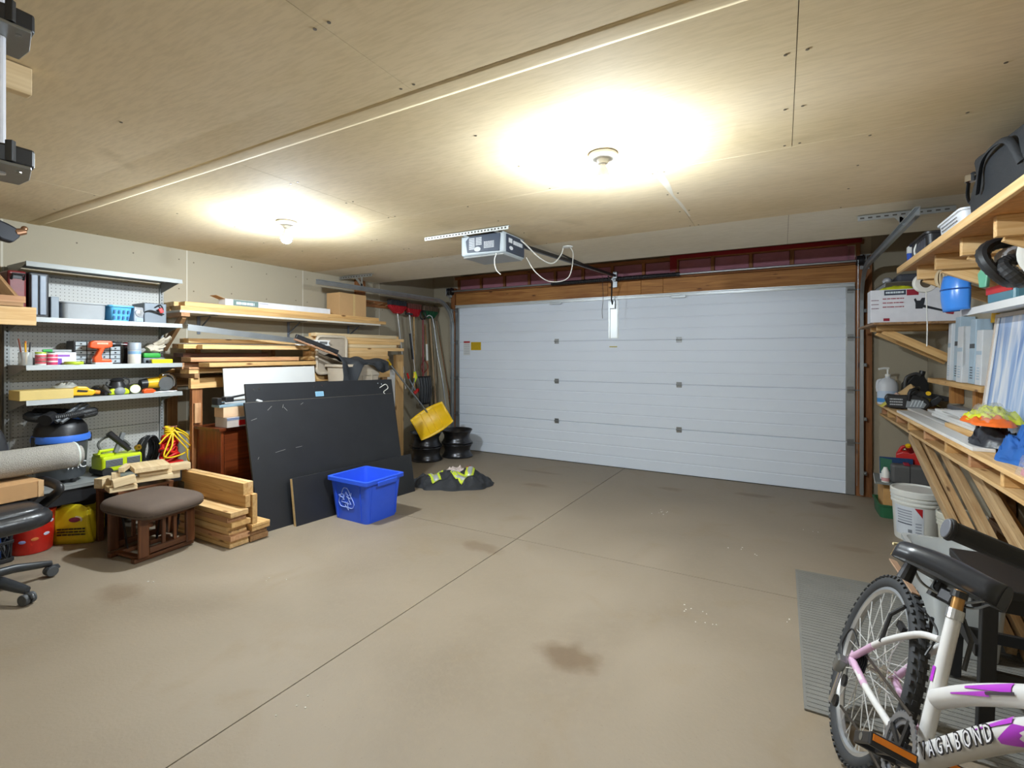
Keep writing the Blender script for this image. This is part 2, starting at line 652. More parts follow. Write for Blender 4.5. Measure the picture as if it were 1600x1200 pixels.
plank('jamb_board', (-4.47, YF - .06, 0.0), (-4.40, YF + .012, 2.47), STUDW, wf)

# ---- ceiling of 4 x 8 hardboard sheets
def hardboard(name, c1, c2):
    m = bpy.data.materials.new(name)
    nt, N, L, b = nodes(m)
    ge = N.new('ShaderNodeNewGeometry')
    mp = N.new('ShaderNodeMapping')
    mp.inputs['Scale'].default_value = (.6, 1.1, 1)
    L.new(ge.outputs['Position'], mp.inputs[0])
    n = N.new('ShaderNodeTexNoise')
    n.inputs['Scale'].default_value = 1.4
    n.inputs['Detail'].default_value = 6
    L.new(mp.outputs[0], n.inputs['Vector'])
    cr = N.new('ShaderNodeValToRGB')
    cr.color_ramp.elements[0].position = .3
    cr.color_ramp.elements[0].color = lin(c2)
    cr.color_ramp.elements[1].position = .7
    cr.color_ramp.elements[1].color = lin(c1)
    L.new(n.outputs['Fac'], cr.inputs[0])
    # fibre streaks
    mp2 = N.new('ShaderNodeMapping')
    mp2.inputs['Scale'].default_value = (9, 60, 60)
    L.new(ge.outputs['Position'], mp2.inputs[0])
    n2 = N.new('ShaderNodeTexNoise')
    n2.inputs['Scale'].default_value = 1.5
    n2.inputs['Detail'].default_value = 3
    L.new(mp2.outputs[0], n2.inputs['Vector'])
    mx = N.new('ShaderNodeMix')
    mx.data_type = 'RGBA'
    mx.blend_type = 'MULTIPLY'
    mx.inputs[0].default_value = .3
    r2 = N.new('ShaderNodeValToRGB')
    r2.color_ramp.elements[0].position = .35
    r2.color_ramp.elements[0].color = (.72, .70, .66, 1)
    r2.color_ramp.elements[1].position = .6
    L.new(n2.outputs['Fac'], r2.inputs[0])
    L.new(cr.outputs[0], mx.inputs[6])
    L.new(r2.outputs[0], mx.inputs[7])
    # a few scuffs
    n3 = N.new('ShaderNodeTexNoise')
    n3.inputs['Scale'].default_value = 1.9
    n3.inputs['Detail'].default_value = 4
    n3.inputs['Distortion'].default_value = .5
    L.new(ge.outputs['Position'], n3.inputs['Vector'])
    r3 = N.new('ShaderNodeValToRGB')
    r3.color_ramp.elements[0].position = .66
    r3.color_ramp.elements[1].position = .78
    L.new(n3.outputs['Fac'], r3.inputs[0])
    mx2 = N.new('ShaderNodeMix')
    mx2.data_type = 'RGBA'
    mx2.inputs[7].default_value = lin((176, 156, 120))
    mm = N.new('ShaderNodeMath')
    mm.operation = 'MULTIPLY'
    mm.inputs[1].default_value = .45
    L.new(r3.outputs[0], mm.inputs[0])
    L.new(mm.outputs[0], mx2.inputs[0])
    L.new(mx.outputs[2], mx2.inputs[6])
    L.new(mx2.outputs[2], b.inputs['Base Color'])
    b.inputs['Roughness'].default_value = .8
    b.inputs['Specular IOR Level'].default_value = .12
    return m
HB = hardboard('hardboard', (228, 210, 178), (212, 192, 154))
HB2 = hardboard('hardboard_grey', (234, 226, 208), (228, 218, 196))
ceil_ = struct(G().bb((XL - .15, YB - .15, CEIL + .02), (XR + .15, 4.90, CEIL + .32)).bb((XL - .15, 4.90, 2.74), (XR + .15, YF + .2, 2.95)).build('ceiling', mat('joist_wood', (120, 86, 58), .8)))
rows = [(YB, .15, [XL, -2.40, .04, XR], HB), (.15, 1.37, [XL, -3.617, -1.177, XR], HB), (1.37, 2.60, [XL, -2.40, .04, XR], HB), (2.60, 3.87, [XL, -3.015, -.575, XR], HB), (3.87, 4.90, [XL, -2.40, .04, XR], HB2)]
for y0, y1, xs_, mt in rows:
    for a, b_ in zip(xs_[:-1], xs_[1:]):
        e = .0012
        g = G()
        nx = 10
        # sheets sag a few millimetres between their nails
        def f(u, v, a=a, b_=b_, y0=y0, y1=y1):
            x = a + e + (b_ - a - 2 * e) * u
            y = y0 + e + (y1 - y0 - 2 * e) * v
            s_ = 0.0
            if abs(y1 - 1.37) < .01:
                s_ += .006 * max(0, v - .86) / .14 * (0.55 + .45 * math.sin(x * 1.9))
            return (x, y, CEIL - s_)
        g.grid(f, nx, 14)
        g.build('ceiling_sheet', mt, ceil_, solid=0.006)
# cover strip where two sheets part
def f(u, v):
    x = XL + (XR - XL) * u
    return (x, 1.375 + .085 * v, CEIL - .003 - .004 * math.sin(PI * v) ** .5 * (0.6 + .4 * math.sin(x * 1.3)))
G().grid(f, 40, 6).build('seam_strip', HB, ceil_, solid=.003, smooth=30)
sg = G()
for y0, y1, xs_, mt in rows[1:4]:
    for a, b_ in zip(xs_[:-1], xs_[1:]):
        for yy in (y0 + .03, y0 + .42, y0 + .82, y1 - .03):
            for q in range(3):
                xx = a + .03 + (b_ - a - .06) * q / 2
                sg.cyl((xx, yy, CEIL + .002), (xx, yy, CEIL - .0045), .006, n=7)
sc = sg.build('nail_heads', SCREW, ceil_)
sc['kind'] = 'stuff'
# plaster smear beside one joint
G().grid(lambda u, v: (-.60 + .03 * u + (.012 + .035 * (1 - u) * abs(math.sin(u * 5 + .8))) * v, 2.62 + .95 * u, CEIL - .0036), 16, 1).build('plaster_smear', mat('plaster', (226, 218, 200), .9), ceil_)

# ---- two bare bulbs in porcelain holders, plus two fill bulbs added behind the camera
PORC = mat('porcelain', (238, 236, 230), .3, 0, .02)
def bulb_mat(name, k_):
    m = bpy.data.materials.new(name)
    nt, N, L, b = nodes(m)
    b.inputs['Base Color'].default_value = (1, 1, 1, 1)
    b.inputs['Emission Color'].default_value = (.84, 0.95, 1.04, 1)
    b.inputs['Emission Strength'].default_value = k_
    return m
bm_ = bulb_mat('lit_bulb', BULB)
bm_fill = bulb_mat('fill_bulb', BULB_FILL)
def lamp(x, y, label, bmt=bm_):
    t = T('ceiling_lamp', label, 'lamp', (x, y, CEIL - .007), group='bare ceiling bulbs')
    G().lathe([(.0, 0), (.068, 0), (.07, -.006), (.066, -.016), (.05, -.022), (.03, -.026), (.026, -.04), (.024, -.045), (0, -.045)], 28, cap=False).build('lamp_holder', PORC, t, smooth=50)
    G().lathe([(.014, -.043), (.016, -.06), (.028, -.08), (.0365, -.1), (.038, -.11), (.038, -.113)], 20, cap=False).build('bulb_shade_collar', PORC, t, smooth=60)  # opaque collar added and lengthened to keep bulb light off the ceiling
    G().lathe([(.038, -.1125), (.0378, -.118), (.033, -.137), (.02, -.15), (.007, -.1545), (0, -.155)], 20, cap=False).build('bulb', bmt, t, smooth=60)
lamp(-3.15, 2.285, 'lit bare bulb on the ceiling in front of the lumber shelf')
lamp(-.752, 2.25, 'lit bare bulb on the ceiling nearer the bicycle')
lamp(-3.15, -.3, 'added unseen fill bulb on the ceiling behind the office chair', bm_fill)  # this bulb and the next are extras out of view, added as fill
lamp(-.752, -.3, 'added unseen fill bulb on the ceiling behind the bicycle handlebar', bm_fill)
# ================================================================== GARAGE DOOR
DOORW = mat('door_white', (224, 232, 243), .42, 0, .025, 2.5)
door = struct(bpy.data.objects.new('door_1', None))
COL.objects.link(door)
door.location = (0, 6.10, 0)
door['label'] = 'white ribbed sectional garage door'
SH = .5435
for i in range(4):
    g = G()
    z0 = .004 + i * SH
    h = SH - .003
    # ribbed profile (y towards the room is negative), swept along x
    prof = [(0.042, 0), (0.006, 0), (0, .006)]
    for q in (.25, .5, .75):
        zc = h * q
        prof += [(0, zc - .009), (.0045, zc - .004), (.0045, zc + .004), (0, zc + .009)]
    prof += [(0, h - .006), (.006, h), (.042, h)]
    n = len(prof)
    vs = [(DL + .02, y, z0 + z) for y, z in prof] + [(DR - .005, y, z0 + z) for y, z in prof]
    fs = [(j, (j + 1) % n, n + (j + 1) % n, n + j) for j in range(n)] + [tuple(range(n)), tuple(range(2 * n - 1, n - 1, -1))]
    g.add(vs, fs)
    sec = g.build('door_section', DOORW, door)
    for x0, x1 in ((DL + .01, -4.315), (.577, DR - .002)):
        G().bb((x0, -.0035, z0 + .002), (x1, 0.0005, z0 + h - .002)).build('end_stile', GALV, sec, bevel=.001)
    for x0 in (-2.694, -1.087):
        hz = z0 + h
        if i < 3:
            G().box((x0, -.004, hz + .018), (.062, .004, .03)).box((x0, -.004, hz - .018), (.062, .004, .03)).cyl((x0 - .033, -.012, hz), (x0 + .033, -.012, hz), .009, n=10).box((x0 - .022, -.008, hz), (.008, .012, .05)).box((x0 + .022, -.008, hz), (.008, .012, .05)).build('hinge', STEEL, sec, bevel=.001)
    for x0, sgn in ((.618, 1), (-4.358, -1)):
        hz = z0 + h - (.05 if i == 3 else 0)
        gg = G().box((x0, -.006, hz), (.06, .006, .07)).cyl((x0 - .03, -.016, hz), (x0 + sgn * .1, -.016, hz), .006, n=10)
        gg.build('roller_bracket', STEEL, sec, bevel=.001)
        gw = G().cyl((x0 + sgn * .085, -.016, hz), (x0 + sgn * .105, -.016, hz), .022, n=16)
        gw.build('roller', DARKM, sec)
# top strut, rubber seal, centre stile
G().add([(DL + .02, y, 2.155 + z) for y, z in ((-.004, 0), (-.03, .004), (-.03, .012), (-.012, .018), (-.012, .03), (-.03, .036), (-.03, .044), (-.004, .048))] + [(DR - .005, y, 2.155 + z) for y, z in ((-.004, 0), (-.03, .004), (-.03, .012), (-.012, .018), (-.012, .03), (-.03, .036), (-.03, .044), (-.004, .048))],
        [(j, (j + 1) % 8, 8 + (j + 1) % 8, 8 + j) for j in range(8)] + [tuple(range(8)), tuple(range(15, 7, -1))]).build('top_strut', mat('white_strut', (214, 218, 218), .35, .3, .04), door)
G().bb((DL + .02, .004, -.004), (DR - .005, .04, .012)).build('bottom_seal', BLACKR, door, bevel=.003)
G().bb((-1.965, -.008, 1.66), (-1.83, .001, 2.15)).bb((-1.955, -.02, 1.66), (-1.94, -.006, 2.15)).bb((-1.855, -.02, 1.66), (-1.84, -.006, 2.15)).build('centre_stile', mat('white_strut', (214, 218, 218)), door, bevel=.002)
G().box((-1.9, -.028, 2.09), (.07, .04, .1)).build('arm_bracket', STEEL, door, bevel=.004)
for x0 in (-2.7, -1.09):
    G().box((x0, -.034, 2.15), (.17, .006, .03)).build('strut_clip', GALV, door, bevel=.002)
st = G().bb((-4.105, -.0015, 1.515), (-3.925, .0002, 1.635)).build('yellow_sticker', mat('sticker_yellow', (214, 178, 20), .5), door)
marks(G(), -.08, -.05, .08, .05, 5, facing((-4.015, -.0015, 1.575), (0, -1, 0)), .3, 4, .0004).build('print', mat('sticker_print', (120, 96, 20), .6), st)
st = G().bb((-4.24, -.0015, 1.44), (-4.12, .0002, 1.655)).build('warning_tag', mat('tag_white', (214, 216, 216), .5), door)
G().bb((-4.235, -.0025, 1.625), (-4.125, -.001, 1.65)).build('red_band', mat('tag_red', (176, 40, 52), .5), st)
marks(G(), -.05, -.08, .05, .08, 6, facing((-4.18, -.0015, 1.53), (0, -1, 0)), .3, 9, .0004).build('print', mat('tag_grey', (176, 180, 186), .6), st)
st = G().bb((-1.95, -.0105, 1.545), (-1.85, -.001, 1.56)).build('small_decal', mat('decal', (196, 186, 120), .5), door)

# ---- curved tracks at both jambs
def track(x, zt, y0, sgn, label):
    t = T('door_track', label, 'track', (x, 6.04, 0), group='door tracks')
    rad = .38
    pts = [(0, 0, .03), (0, 0, .5), (0, 0, 1.0), (0, 0, zt - rad)]
    for k_ in range(1, 9):
        a = R(90) * k_ / 8
        pts.append((0, -rad * (1 - math.cos(a)), zt - rad + rad * math.sin(a)))
    yy = y0 - 6.04
    pts += [(0, (-rad + yy) / 2, zt), (0, yy, zt)]
    c = sgn
    prof = [(-.012 * c, -.028), (.014 * c, -.028), (.014 * c, .028), (-.012 * c, .028), (-.012 * c, .022), (.010 * c, .022), (.010 * c, -.022), (-.012 * c, -.022)]
    G().sweep(pts, prof, (1, 0, 0)).build('track_channel', GALV, t)
    # wall angle beside the upright, with bolts
    G().bb((.016 * c - .002, -.02, .05), (.016 * c + .002, .06, zt - .1)).bb((.016 * c, .055, .05), (.016 * c + .055 * c, .06, zt - .1)).build('wall_angle', GALV, t, bevel=.001)
    for z in (.25, .8, 1.35, 1.9):
        G().box((.03 * c, .012, z), (.03, .05, .035)).cyl((.03 * c, -.022, z), (.03 * c, .03, z), .009, n=8).build('track_bracket', STEEL, t, bevel=.002)
    return t, yy
tl, yl = track(-4.405, 2.245, 3.56, -1, 'galvanised door track curving from the left jamb over the shovels')
tr, yr = track(.705, 2.315, 3.7, 1, 'galvanised door track curving from the right jamb over the workbench')
def hanger(name, label, x0, x1, y, zt, xs):
    """perforated angle screwed to the ceiling, with straps down to the track"""
    t = T(name, label, 'bracket', ((x0 + x1) / 2, y, CEIL - .009))
    G().bb((x0 - (x0 + x1) / 2, -.002, -.036), (x1 - (x0 + x1) / 2, .002, 0)).bb((x0 - (x0 + x1) / 2, 0, -.003), (x1 - (x0 + x1) / 2, .036, 0)).build('angle', GALV, t)
    k_ = int((x1 - x0) / .045)
    g = G()
    for q in range(k_):
        xx = x0 - (x0 + x1) / 2 + .025 + q * .045
        g.bb((xx - .012, -.0028, -.023), (xx + .012, -.0015, -.013))
    hs = g.build('slot_holes', mat('slot_dark', (70, 66, 60), .7), t)
    hs['kind'] = 'stuff'
    for xx, lean in xs:
        G().bar((xx - (x0 + x1) / 2, 0, -.01), (xx + lean - (x0 + x1) / 2, 0, zt - (CEIL - .009)), .03, .003, (0, 1, 0)).build('strap', GALV, t)
    return t
hanger('track_hanger', 'slotted steel angle with straps holding the left door track', -4.82, -4.27, 4.24, 2.27, [(-4.44, 0), (-4.56, .14)])
hanger('track_hanger', 'slotted steel angle with straps holding the right door track', .46, .98, 4.12, 2.34, [(.705, 0), (.66, .06)])

# ---- torsion shaft with two springs
ts = T('torsion_shaft', 'steel torsion shaft with black springs over the garage door', 'shaft', (-1.87, 6.02, 2.41))
G().cyl((-2.62, 0, 0), (2.62, 0, 0), .0125, n=12).build('shaft', GALV, ts)
SPR = mat('spring_steel', (46, 46, 48), .35, .6, .1)
for x0, x1 in ((-.84, -.06), (.06, .78)):
    pr = []
    k_ = 60
    for q in range(k_ + 1):
        xx = x0 + (x1 - x0) * q / k_
        pr.append((.024 + .0035 * (q % 2), xx))
    G().lathe(pr, 14, Matrix.Rotation(R(90), 4, 'Y')).build('spring', SPR, ts)
    for xx in (x0 - .012, x1 + .012):
        G().cyl((xx - .014, 0, 0), (xx + .014, 0, 0), .028, n=12).build('spring_cone', DARKM, ts)
G().box((0, .05, -.02), (.06, .005, .16)).box((0, .03, 0), (.05, .06, .05)).build('centre_bearing', STEEL, ts, bevel=.003)
for xx in (-2.56, 2.56):
    G().lathe([(.02, -.03), (.055, -.03), (.05, -.02), (.05, .02), (.058, .025), (.058, .032), (.02, .032)], 20, Matrix.Translation((xx, 0, 0)) @ Matrix.Rotation(R(90), 4, 'Y')).build('cable_drum', DARKM, ts)
    G().box((xx * 1.018, .05, -.01), (.08, .006, .15)).box((xx * 1.018, .0, -.01), (.006, .1, .12)).build('end_plate', GALV, ts, bevel=.002)
    s_ = 1 if xx > 0 else -1
    G().cyl((xx - s_ * .02, -.055, 0), (xx - s_ * .02, .04, -2.3), .0025, n=6).build('lift_cable', STEEL, ts)

# ---- opener
op = T('garage_door_opener', 'grey and black electric opener unit hanging from the ceiling', 'opener', (-2.07, 3.36, 2.25))
G().bb((-.21, -.12, 0), (.19, .24, .17)).build('casing', mat('opener_grey', (168, 176, 180), .4, 0, .03), op, bevel=.02, seg=3)
pan = G().prism([(-.145, .025), (.155, .015), (.165, .15), (.1, .168), (-.12, .155), (-.16, .12)], -.006, .004, facing((0, -.121, 0), (0, -1, 0))).build('front_panel', mat('opener_navy', (54, 62, 76), .4), op, bevel=.004)
mk = G()
mm = facing((0, -.126, 0), (0, -1, 0))
marks(mk, -.125, .045, -.07, .14, 7, mm, .7, 1)
marks(mk, -.06, .075, -.005, .14, 5, mm, .7, 2)
marks(mk, .015, .045, .11, .1, 5, mm, .6, 3)
hs = mk.build('label_print', mat('opener_print', (188, 190, 192), .5), pan)
hs['kind'] = 'stuff'
G().lathe([(.03, 0), (.03, .001)], 16, mm @ Matrix.Translation((-.045, .045, 0)), sy=.65).build('round_badge', mat('opener_print', (188, 190, 192), .5), pan)
sp = G().bb((.188, -.08, .012), (.197, .215, .152)).build('side_panel', mat('opener_navy', (54, 62, 76)), op, bevel=.003)
mk = G()
mm = facing((.1975, .06, .08), (1, 0, 0))
marks(mk, -.11, .005, -.05, .05, 1, mm, .8, 5)
marks(mk, -.035, .0, .12, .042, 1, mm, .75, 6)
mk.lathe([(.03, 0), (.03, .001)], 16, mm @ Matrix.Translation((-.07, -.03, 0)), sy=.5)
mk.build('side_lettering', mat('opener_print2', (205, 208, 210), .5), sp)
G().bb((-.2, -.1, -.012), (.18, .22, .004)).build('light_lens', mat('lens_grey', (150, 152, 150), .35, 0, .03), op, bevel=.008)
for xx in (-.12, .16):
    G().bar((xx, .02, .16), (xx - .02, -.03, .179), .03, .003).bb((xx - .015, -.03, .12), (xx + .015, -.027, .176)).build('mount_strap', GALV, op)
G().bb((-.5, -.22, .143), (.29, -.216, .172)).bb((-.5, -.22, .169), (.29, -.185, .172)).bb((-.15, -.22, .15), (-.12, .02, .153)).bb((.14, -.22, .15), (.17, .02, .153)).build('ceiling_angle', mat('angle_white', (214, 218, 214), .4, .4, .03), op)
g = G()
for q in range(26):
    xx = -.485 + q * .03
    g.bb((xx - .007, -.2212, .151), (xx + .007, -.2195, .163))
hs = g.build('slot_holes', mat('slot_dark', (70, 66, 60)), op)
hs['kind'] = 'stuff'
rail = G().bar((.16, .2, .12), (.24, 2.6, .19), .028, .03).build('drive_rail', BLACKP, op)
G().bar((.215, .55, .22), (.20, 1.55, .17), .03, .018).box((.2, .62, .205), (.06, .11, .05)).build('trolley', DARKM, op, bevel=.003)
G().bar((.21, .95, .19), (.212, 1.6, .155), .012, .03).build('trolley_arm', DARKM, op)
G().box((.24, 2.6, .2), (.05, .05, .09)).build('header_bracket', STEEL, op, bevel=.003)
G().tube([(.21, 2.4, .16), (.2, 2.58, .1), (.17, 2.66, -.1), (.17, 2.70, -.16)], .009).build('door_arm', DARKM, op)
def cordpts(pts, n=8):
    """smooth curve through the points"""
    P_ = [Vector(p) for p in pts]
    P_ = [P_[0] * 2 - P_[1]] + P_ + [P_[-1] * 2 - P_[-2]]
    out = []
    for i in range(1, len(P_) - 2):
        for j in range(n):
            t = j / n
            a, b, c_, d = P_[i - 1:i + 3]
            out.append(.5 * ((2 * b) + (c_ - a) * t + (2 * a - 5 * b + 4 * c_ - d) * t * t + (3 * b - a - 3 * c_ + d) * t ** 3))
    out.append(P_[-2])
    return out
WIRE = mat('white_wire', (214, 212, 204), .5)
G().tube(cordpts([(.0, .0, .178), (.1, .06, .185), (.2, .16, .14), (.27, .34, .03), (.32, .5, .0), (.35, .62, .09), (.36, .66, .175)]), .006, 8).build('power_cord', WIRE, op)
G().tube(cordpts([(.12, -.11, .0), (.11, -.12, -.06), (.125, -.12, -.13), (.16, -.11, -.17)]), .004, 6).build('pull_cord', WIRE, op)
G().tube(cordpts([(.2, .24, .02), (.26, .3, -.1), (.34, .42, -.17), (.44, .58, -.12), (.46, .64, .08), (.42, .66, .17)]), .004, 6).build('loop_wire', WIRE, op)
G().lathe([(0, .181), (.045, .181), (.045, .172), (.02, .168), (0, .168)], 16, (.4, .66, -.01), cap=False).build('ceiling_outlet', WHITEP, op)
G().tube(cordpts([(.17, 2.3, .15), (.18, 2.3, -.1), (.165, 2.31, -.26), (.17, 2.31, -.36)]), .003, 6).build('release_rope', mat('rope_dark', (50, 46, 46), .7), op)
# ================================================================== LEFT SIDE: PEGBOARD SHELVING
PEG = mat('pegboard', (190, 188, 182), .55, 0, .04, 3)
SHELFM = mat('shelf_steel', (150, 153, 152), .45, .2, .05, 4)
HOLE = mat('peg_hole', (66, 62, 58), .9, 0, 0)
gs = T('pegboard_shelving', 'grey steel store shelving with pegboard back against the left wall', 'shelving', (-4.80, 1.75, 0))
for yy in (-.49, .49):
    G().bb((-.035, yy - .015, .112), (.012, yy + .015, 2.08)).build('upright', SHELFM, gs, bevel=.002)
    g = G()
    for q in range(60):
        g.bb((.011, yy - .003, .5 + q * .026), (.0128, yy + .003, .512 + q * .026))
    o = g.build('slot_column', HOLE, gs)
    o['kind'] = 'stuff'
for z0, z1 in ((.42, .86), (.863, 1.26), (1.263, 1.66), (1.663, 2.06)):
    G().bb((-.012, -.474, z0), (-.004, .474, z1)).build('pegboard_panel', PEG, gs, bevel=.001)
g = G()
q = 0
for i in range(36):
    for j in range(62):
        yy, zz = -.455 + i * .026, .45 + j * .026
        g.add([(-.0035, yy + .0032 * math.cos(a * PI / 3), zz + .0032 * math.sin(a * PI / 3)) for a in range(6)], [(0, 1, 2, 3, 4, 5)])
o = g.build('peg_holes', HOLE, gs)
o['kind'] = 'stuff'
def shelf_(z, depth=.345, lip=.032):
    s_ = G().bb((0, -.487, z - .004), (depth, .487, z)).build('shelf', SHELFM, gs, bevel=.001)
    G().add([(depth + x, y, z + zz) for y in (-.487, .487) for x, zz in ((-.004, .002), (.006, .002), (.012, -lip), (.002, -lip))], [(0, 1, 2, 3), (7, 6, 5, 4), (0, 4, 5, 1), (1, 5, 6, 2), (2, 6, 7, 3), (3, 7, 4, 0)]).build('price_rail', SHELFM, s_)
    for yy in (-.485, .485):
        G().add([(0.005, yy + e, zz) if x is None else (x, yy + e, zz) for e in (-.002, .002) for x, zz in ((0, z - .004), (depth - .02, z - .004), (depth - .02, z - .02), (.03, z - .09), (0, z - .11))], [(0, 1, 2, 3, 4), (9, 8, 7, 6, 5), (0, 5, 6, 1), (1, 6, 7, 2), (2, 7, 8, 3), (3, 8, 9, 4), (4, 9, 5, 0)]).build('shelf_bracket', SHELFM, s_)
for z in (2.09, 1.715, 1.385, 1.145):
    shelf_(z)
G().bb((0, -.487, .515), (.40, .487, .53)).bb((.395, -.487, .505), (.40, .487, .53)).build('base_deck', SHELFM, gs, bevel=.002)
G().bb((.35, -.48, .40), (.385, .48, .514)).build('front_panel', BLACKP, gs, bevel=.004)
G().bb((.0, -.487, .112), (.1, .487, .515)).build('base_box', BLACKP, gs, bevel=.004)
G().bb((.345, .34, 1.69), (.3475, .0, 1.705)).build('price_tag', WHITE, gs) if False else None
S2, S3, S4, SB = 1.7155, 1.3855, 1.1455, .5305

# ---- second shelf
c = T('tool_case', 'dark red moulded tool case standing at the left end of the second shelf', 'case', (-4.60, 1.235, S2))
G().bb((-.14, -.048, 0), (.10, .045, .31)).build('case_body', mat('case_red', (112, 28, 28), .35, 0, .5, 16), c, bevel=.012)
G().box((.102, 0, .27), (.012, .05, .03)).tube([(.1, -.03, .25), (.125, -.03, .285), (.125, .03, .285), (.1, .03, .25)], .007).build('handle', BLACKP, c)
c = T('tool_case', 'black case with pale grey ribbed front beside the red case', 'case', (-4.60, 1.348, S2))
G().bb((-.14, -.052, 0), (.08, .055, .315)).build('case_shell', BLACKP, c, bevel=.01)
for yy in (-.026, .018):
    G().bb((.078, yy - .016, .02), (.094, yy + .018, .295)).build('pale_panel', mat('case_pale', (140, 150, 164), .4), c, bevel=.005)
tag(G().bb((0, 0, 0), (.2, .045, .155)).build('file_box', mat('box_steel_blue', (136, 146, 156), .5), None, (-4.72, 1.412, S2), bevel=.004), 'small steel blue box between the black case and the white tray', 'box')
def tray(name, label, cat, lo, hi, mt, th=.006, taper=.02, rim=.008, parent=None):
    """open tapered tray, rim outward"""
    t = parent or T(name, label, cat, ((lo[0] + hi[0]) / 2, (lo[1] + hi[1]) / 2, lo[2]))
    sx, sy, h = (hi[0] - lo[0]) / 2, (hi[1] - lo[1]) / 2, hi[2] - lo[2]
    def ring(d, z, ins=0):
        a, b = sx - d - ins, sy - d - ins
        rr = min(.03, a * .3, b * .3)
        out = []
        for cx, cy, a0 in ((a - rr, b - rr, 0), (-a + rr, b - rr, 90), (-a + rr, -b + rr, 180), (a - rr, -b + rr, 270)):
            for k_ in range(4):
                an = R(a0 + 30 * k_)
                out.append((cx + rr * math.cos(an), cy + rr * math.sin(an), z))
        return out
    rings = [ring(taper, 0), ring(0.004, h - rim), ring(-rim * .6, h - rim), ring(-rim * .6, h), ring(0.004, h, th), ring(taper, th, th)]
    g = G()
    vs = [p for r in rings for p in r]
    n = 16
    fs = [(j * n + i, j * n + (i + 1) % n, (j + 1) * n + (i + 1) % n, (j + 1) * n + i) for j in range(len(rings) - 1) for i in range(n)]
    fs += [tuple(range(n)), tuple(range(5 * n + n - 1, 5 * n - 1, -1))]
    g.add(vs, fs)
    b_ = g.build('tub', mt, t, smooth=45)
    return t, b_
tray('plastic_bin', 'long pale grey plastic bin on the second shelf', 'bin', (-4.73, 1.47, S2), (-4.50, 1.735, S2 + .125), mat('bin_pale_grey', (158, 162, 165), .5), taper=.008)
t, b_ = tray('plastic_basket', 'light blue plastic basket with slots on the second shelf', 'basket', (-4.70, 1.75, S2), (-4.50, 1.905, S2 + .125), mat('basket_blue', (92, 178, 226), .4), taper=.022, rim=.012)
for q in range(4):
    for s_ in (.03, .075):
        G().box((.089 + (s_ > .05) * .008, -.045 + q * .03, s_), (.002, .012, .026)).build('slot', mat('slot_blue', (30, 92, 150), .6), t)
c = T('desk_speaker', 'small silver speaker with round cone beside the blue basket', 'speaker', (-4.56, 1.947, S2), R(8))
G().bb((-.05, -.036, 0), (.04, .036, .125)).build('cabinet', mat('silver_plastic', (176, 180, 186), .3, .4), c, bevel=.012)
G().lathe([(.031, 0), (.031, .004), (.022, .003), (.012, .008), (0, .012)], 20, facing((.041, 0, .078), (1, 0, 0)), cap=False).build('cone', mat('cone_grey', (210, 212, 214), .25, .6), c, smooth=50)
G().bb((.039, -.026, .008), (.043, .026, .036)).build('base_panel', mat('pale_blue_panel', (166, 190, 214), .4), c)
c = T('charger_box', 'dark grey metal battery charger with coiled cables on the shelf end', 'charger', (-4.62, 2.07, S2), R(-4))
G().bb((-.14, -.075, 0), (.10, .085, .165)).build('casing', mat('charger_grey', (104, 112, 120), .45, .2), c, bevel=.006)
G().tube(cordpts([(.105, .0, .13), (.125, .03, .15), (.12, .05, .11), (.125, .02, .09), (.12, .055, .075), (.12, -.03, .1), (.11, -.07, .09)]), .006, 6).build('cable', BLACKR, c)
G().box((.122, .035, .105), (.02, .03, .04), (.4, 0, 0)).build('red_clamp', REDP, c, bevel=.004)

# ---- third shelf
def jar(name, label, cat, x, y, z, r, h, mt, lid=None, lidh=.02, band=None):
    t = T(name, label, cat, (x, y, z))
    G().lathe([(0, 0), (r * .96, 0), (r, .004), (r, h - .004), (r * .94, h), (0, h)], 20, cap=False).build('body', mt, t, smooth=50)
    if lid:
        G().lathe([(0, h), (r * 1.02, h), (r * 1.02, h + lidh), (r * .96, h + lidh + .003), (0, h + lidh + .003)], 20, cap=False).build('lid', lid, t, smooth=50)
    if band:
        for z0, z1, m_ in band:
            G().lathe([(r * 1.006, z0), (r * 1.006, z1)], 20, cap=False).build('label_band', m_, t, smooth=50)
    return t
GLASS = mat('cloudy_plastic', (196, 200, 196), .25, 0, .1, 30, alpha=.55)
jp = jar('pencil_jar', 'cloudy jar of pencils at the left end of the third shelf', 'jar', -4.53, 1.283, S3, .036, .09, GLASS)
for q, cc in enumerate(((226, 170, 40), (60, 60, 62), (196, 110, 40), (206, 208, 210), (120, 60, 40))):
    a = q * 1.3
    G().cyl((.012 * math.cos(a), .012 * math.sin(a), .005), (.03 * math.cos(a), .034 * math.sin(a) - .01, .15 + .008 * q), .005, n=7).build('pencil', mat('pencil_%d' % q, cc, .5), jp)
jar('tin', 'white tin with red and green stripes next to the pencil jar', 'tin', -4.515, 1.356, S3, .029, .08, mat('tin_white', (226, 228, 222), .4), mat('lid_lime', (176, 204, 60), .4), .008, [(.01, .07, mat('stripe_red', (206, 84, 96), .4)), (.022, .03, mat('stripe_green', (130, 190, 160), .4)), (.045, .058, mat('tin_white', (226, 228, 222)))])
jar('tin', 'pink tin with white bands next to the striped tin', 'tin', -4.515, 1.418, S3, .029, .075, mat('tin_pink', (214, 70, 110), .4), WHITEP, .006, [(.02, .03, WHITEP), (.05, .056, WHITEP)])
c = T('wipe_box', 'white and purple cardboard box on the third shelf', 'box', (-4.59, 1.503, S3))
G().bb((-.05, -.064, 0), (.05, .058, .09)).build('carton', mat('carton_white', (224, 222, 230), .5), c, bevel=.003)
G().bb((.0495, -.06, .0), (.0515, -.025, .045)).build('purple_patch', mat('purple', (116, 62, 176), .5), c)
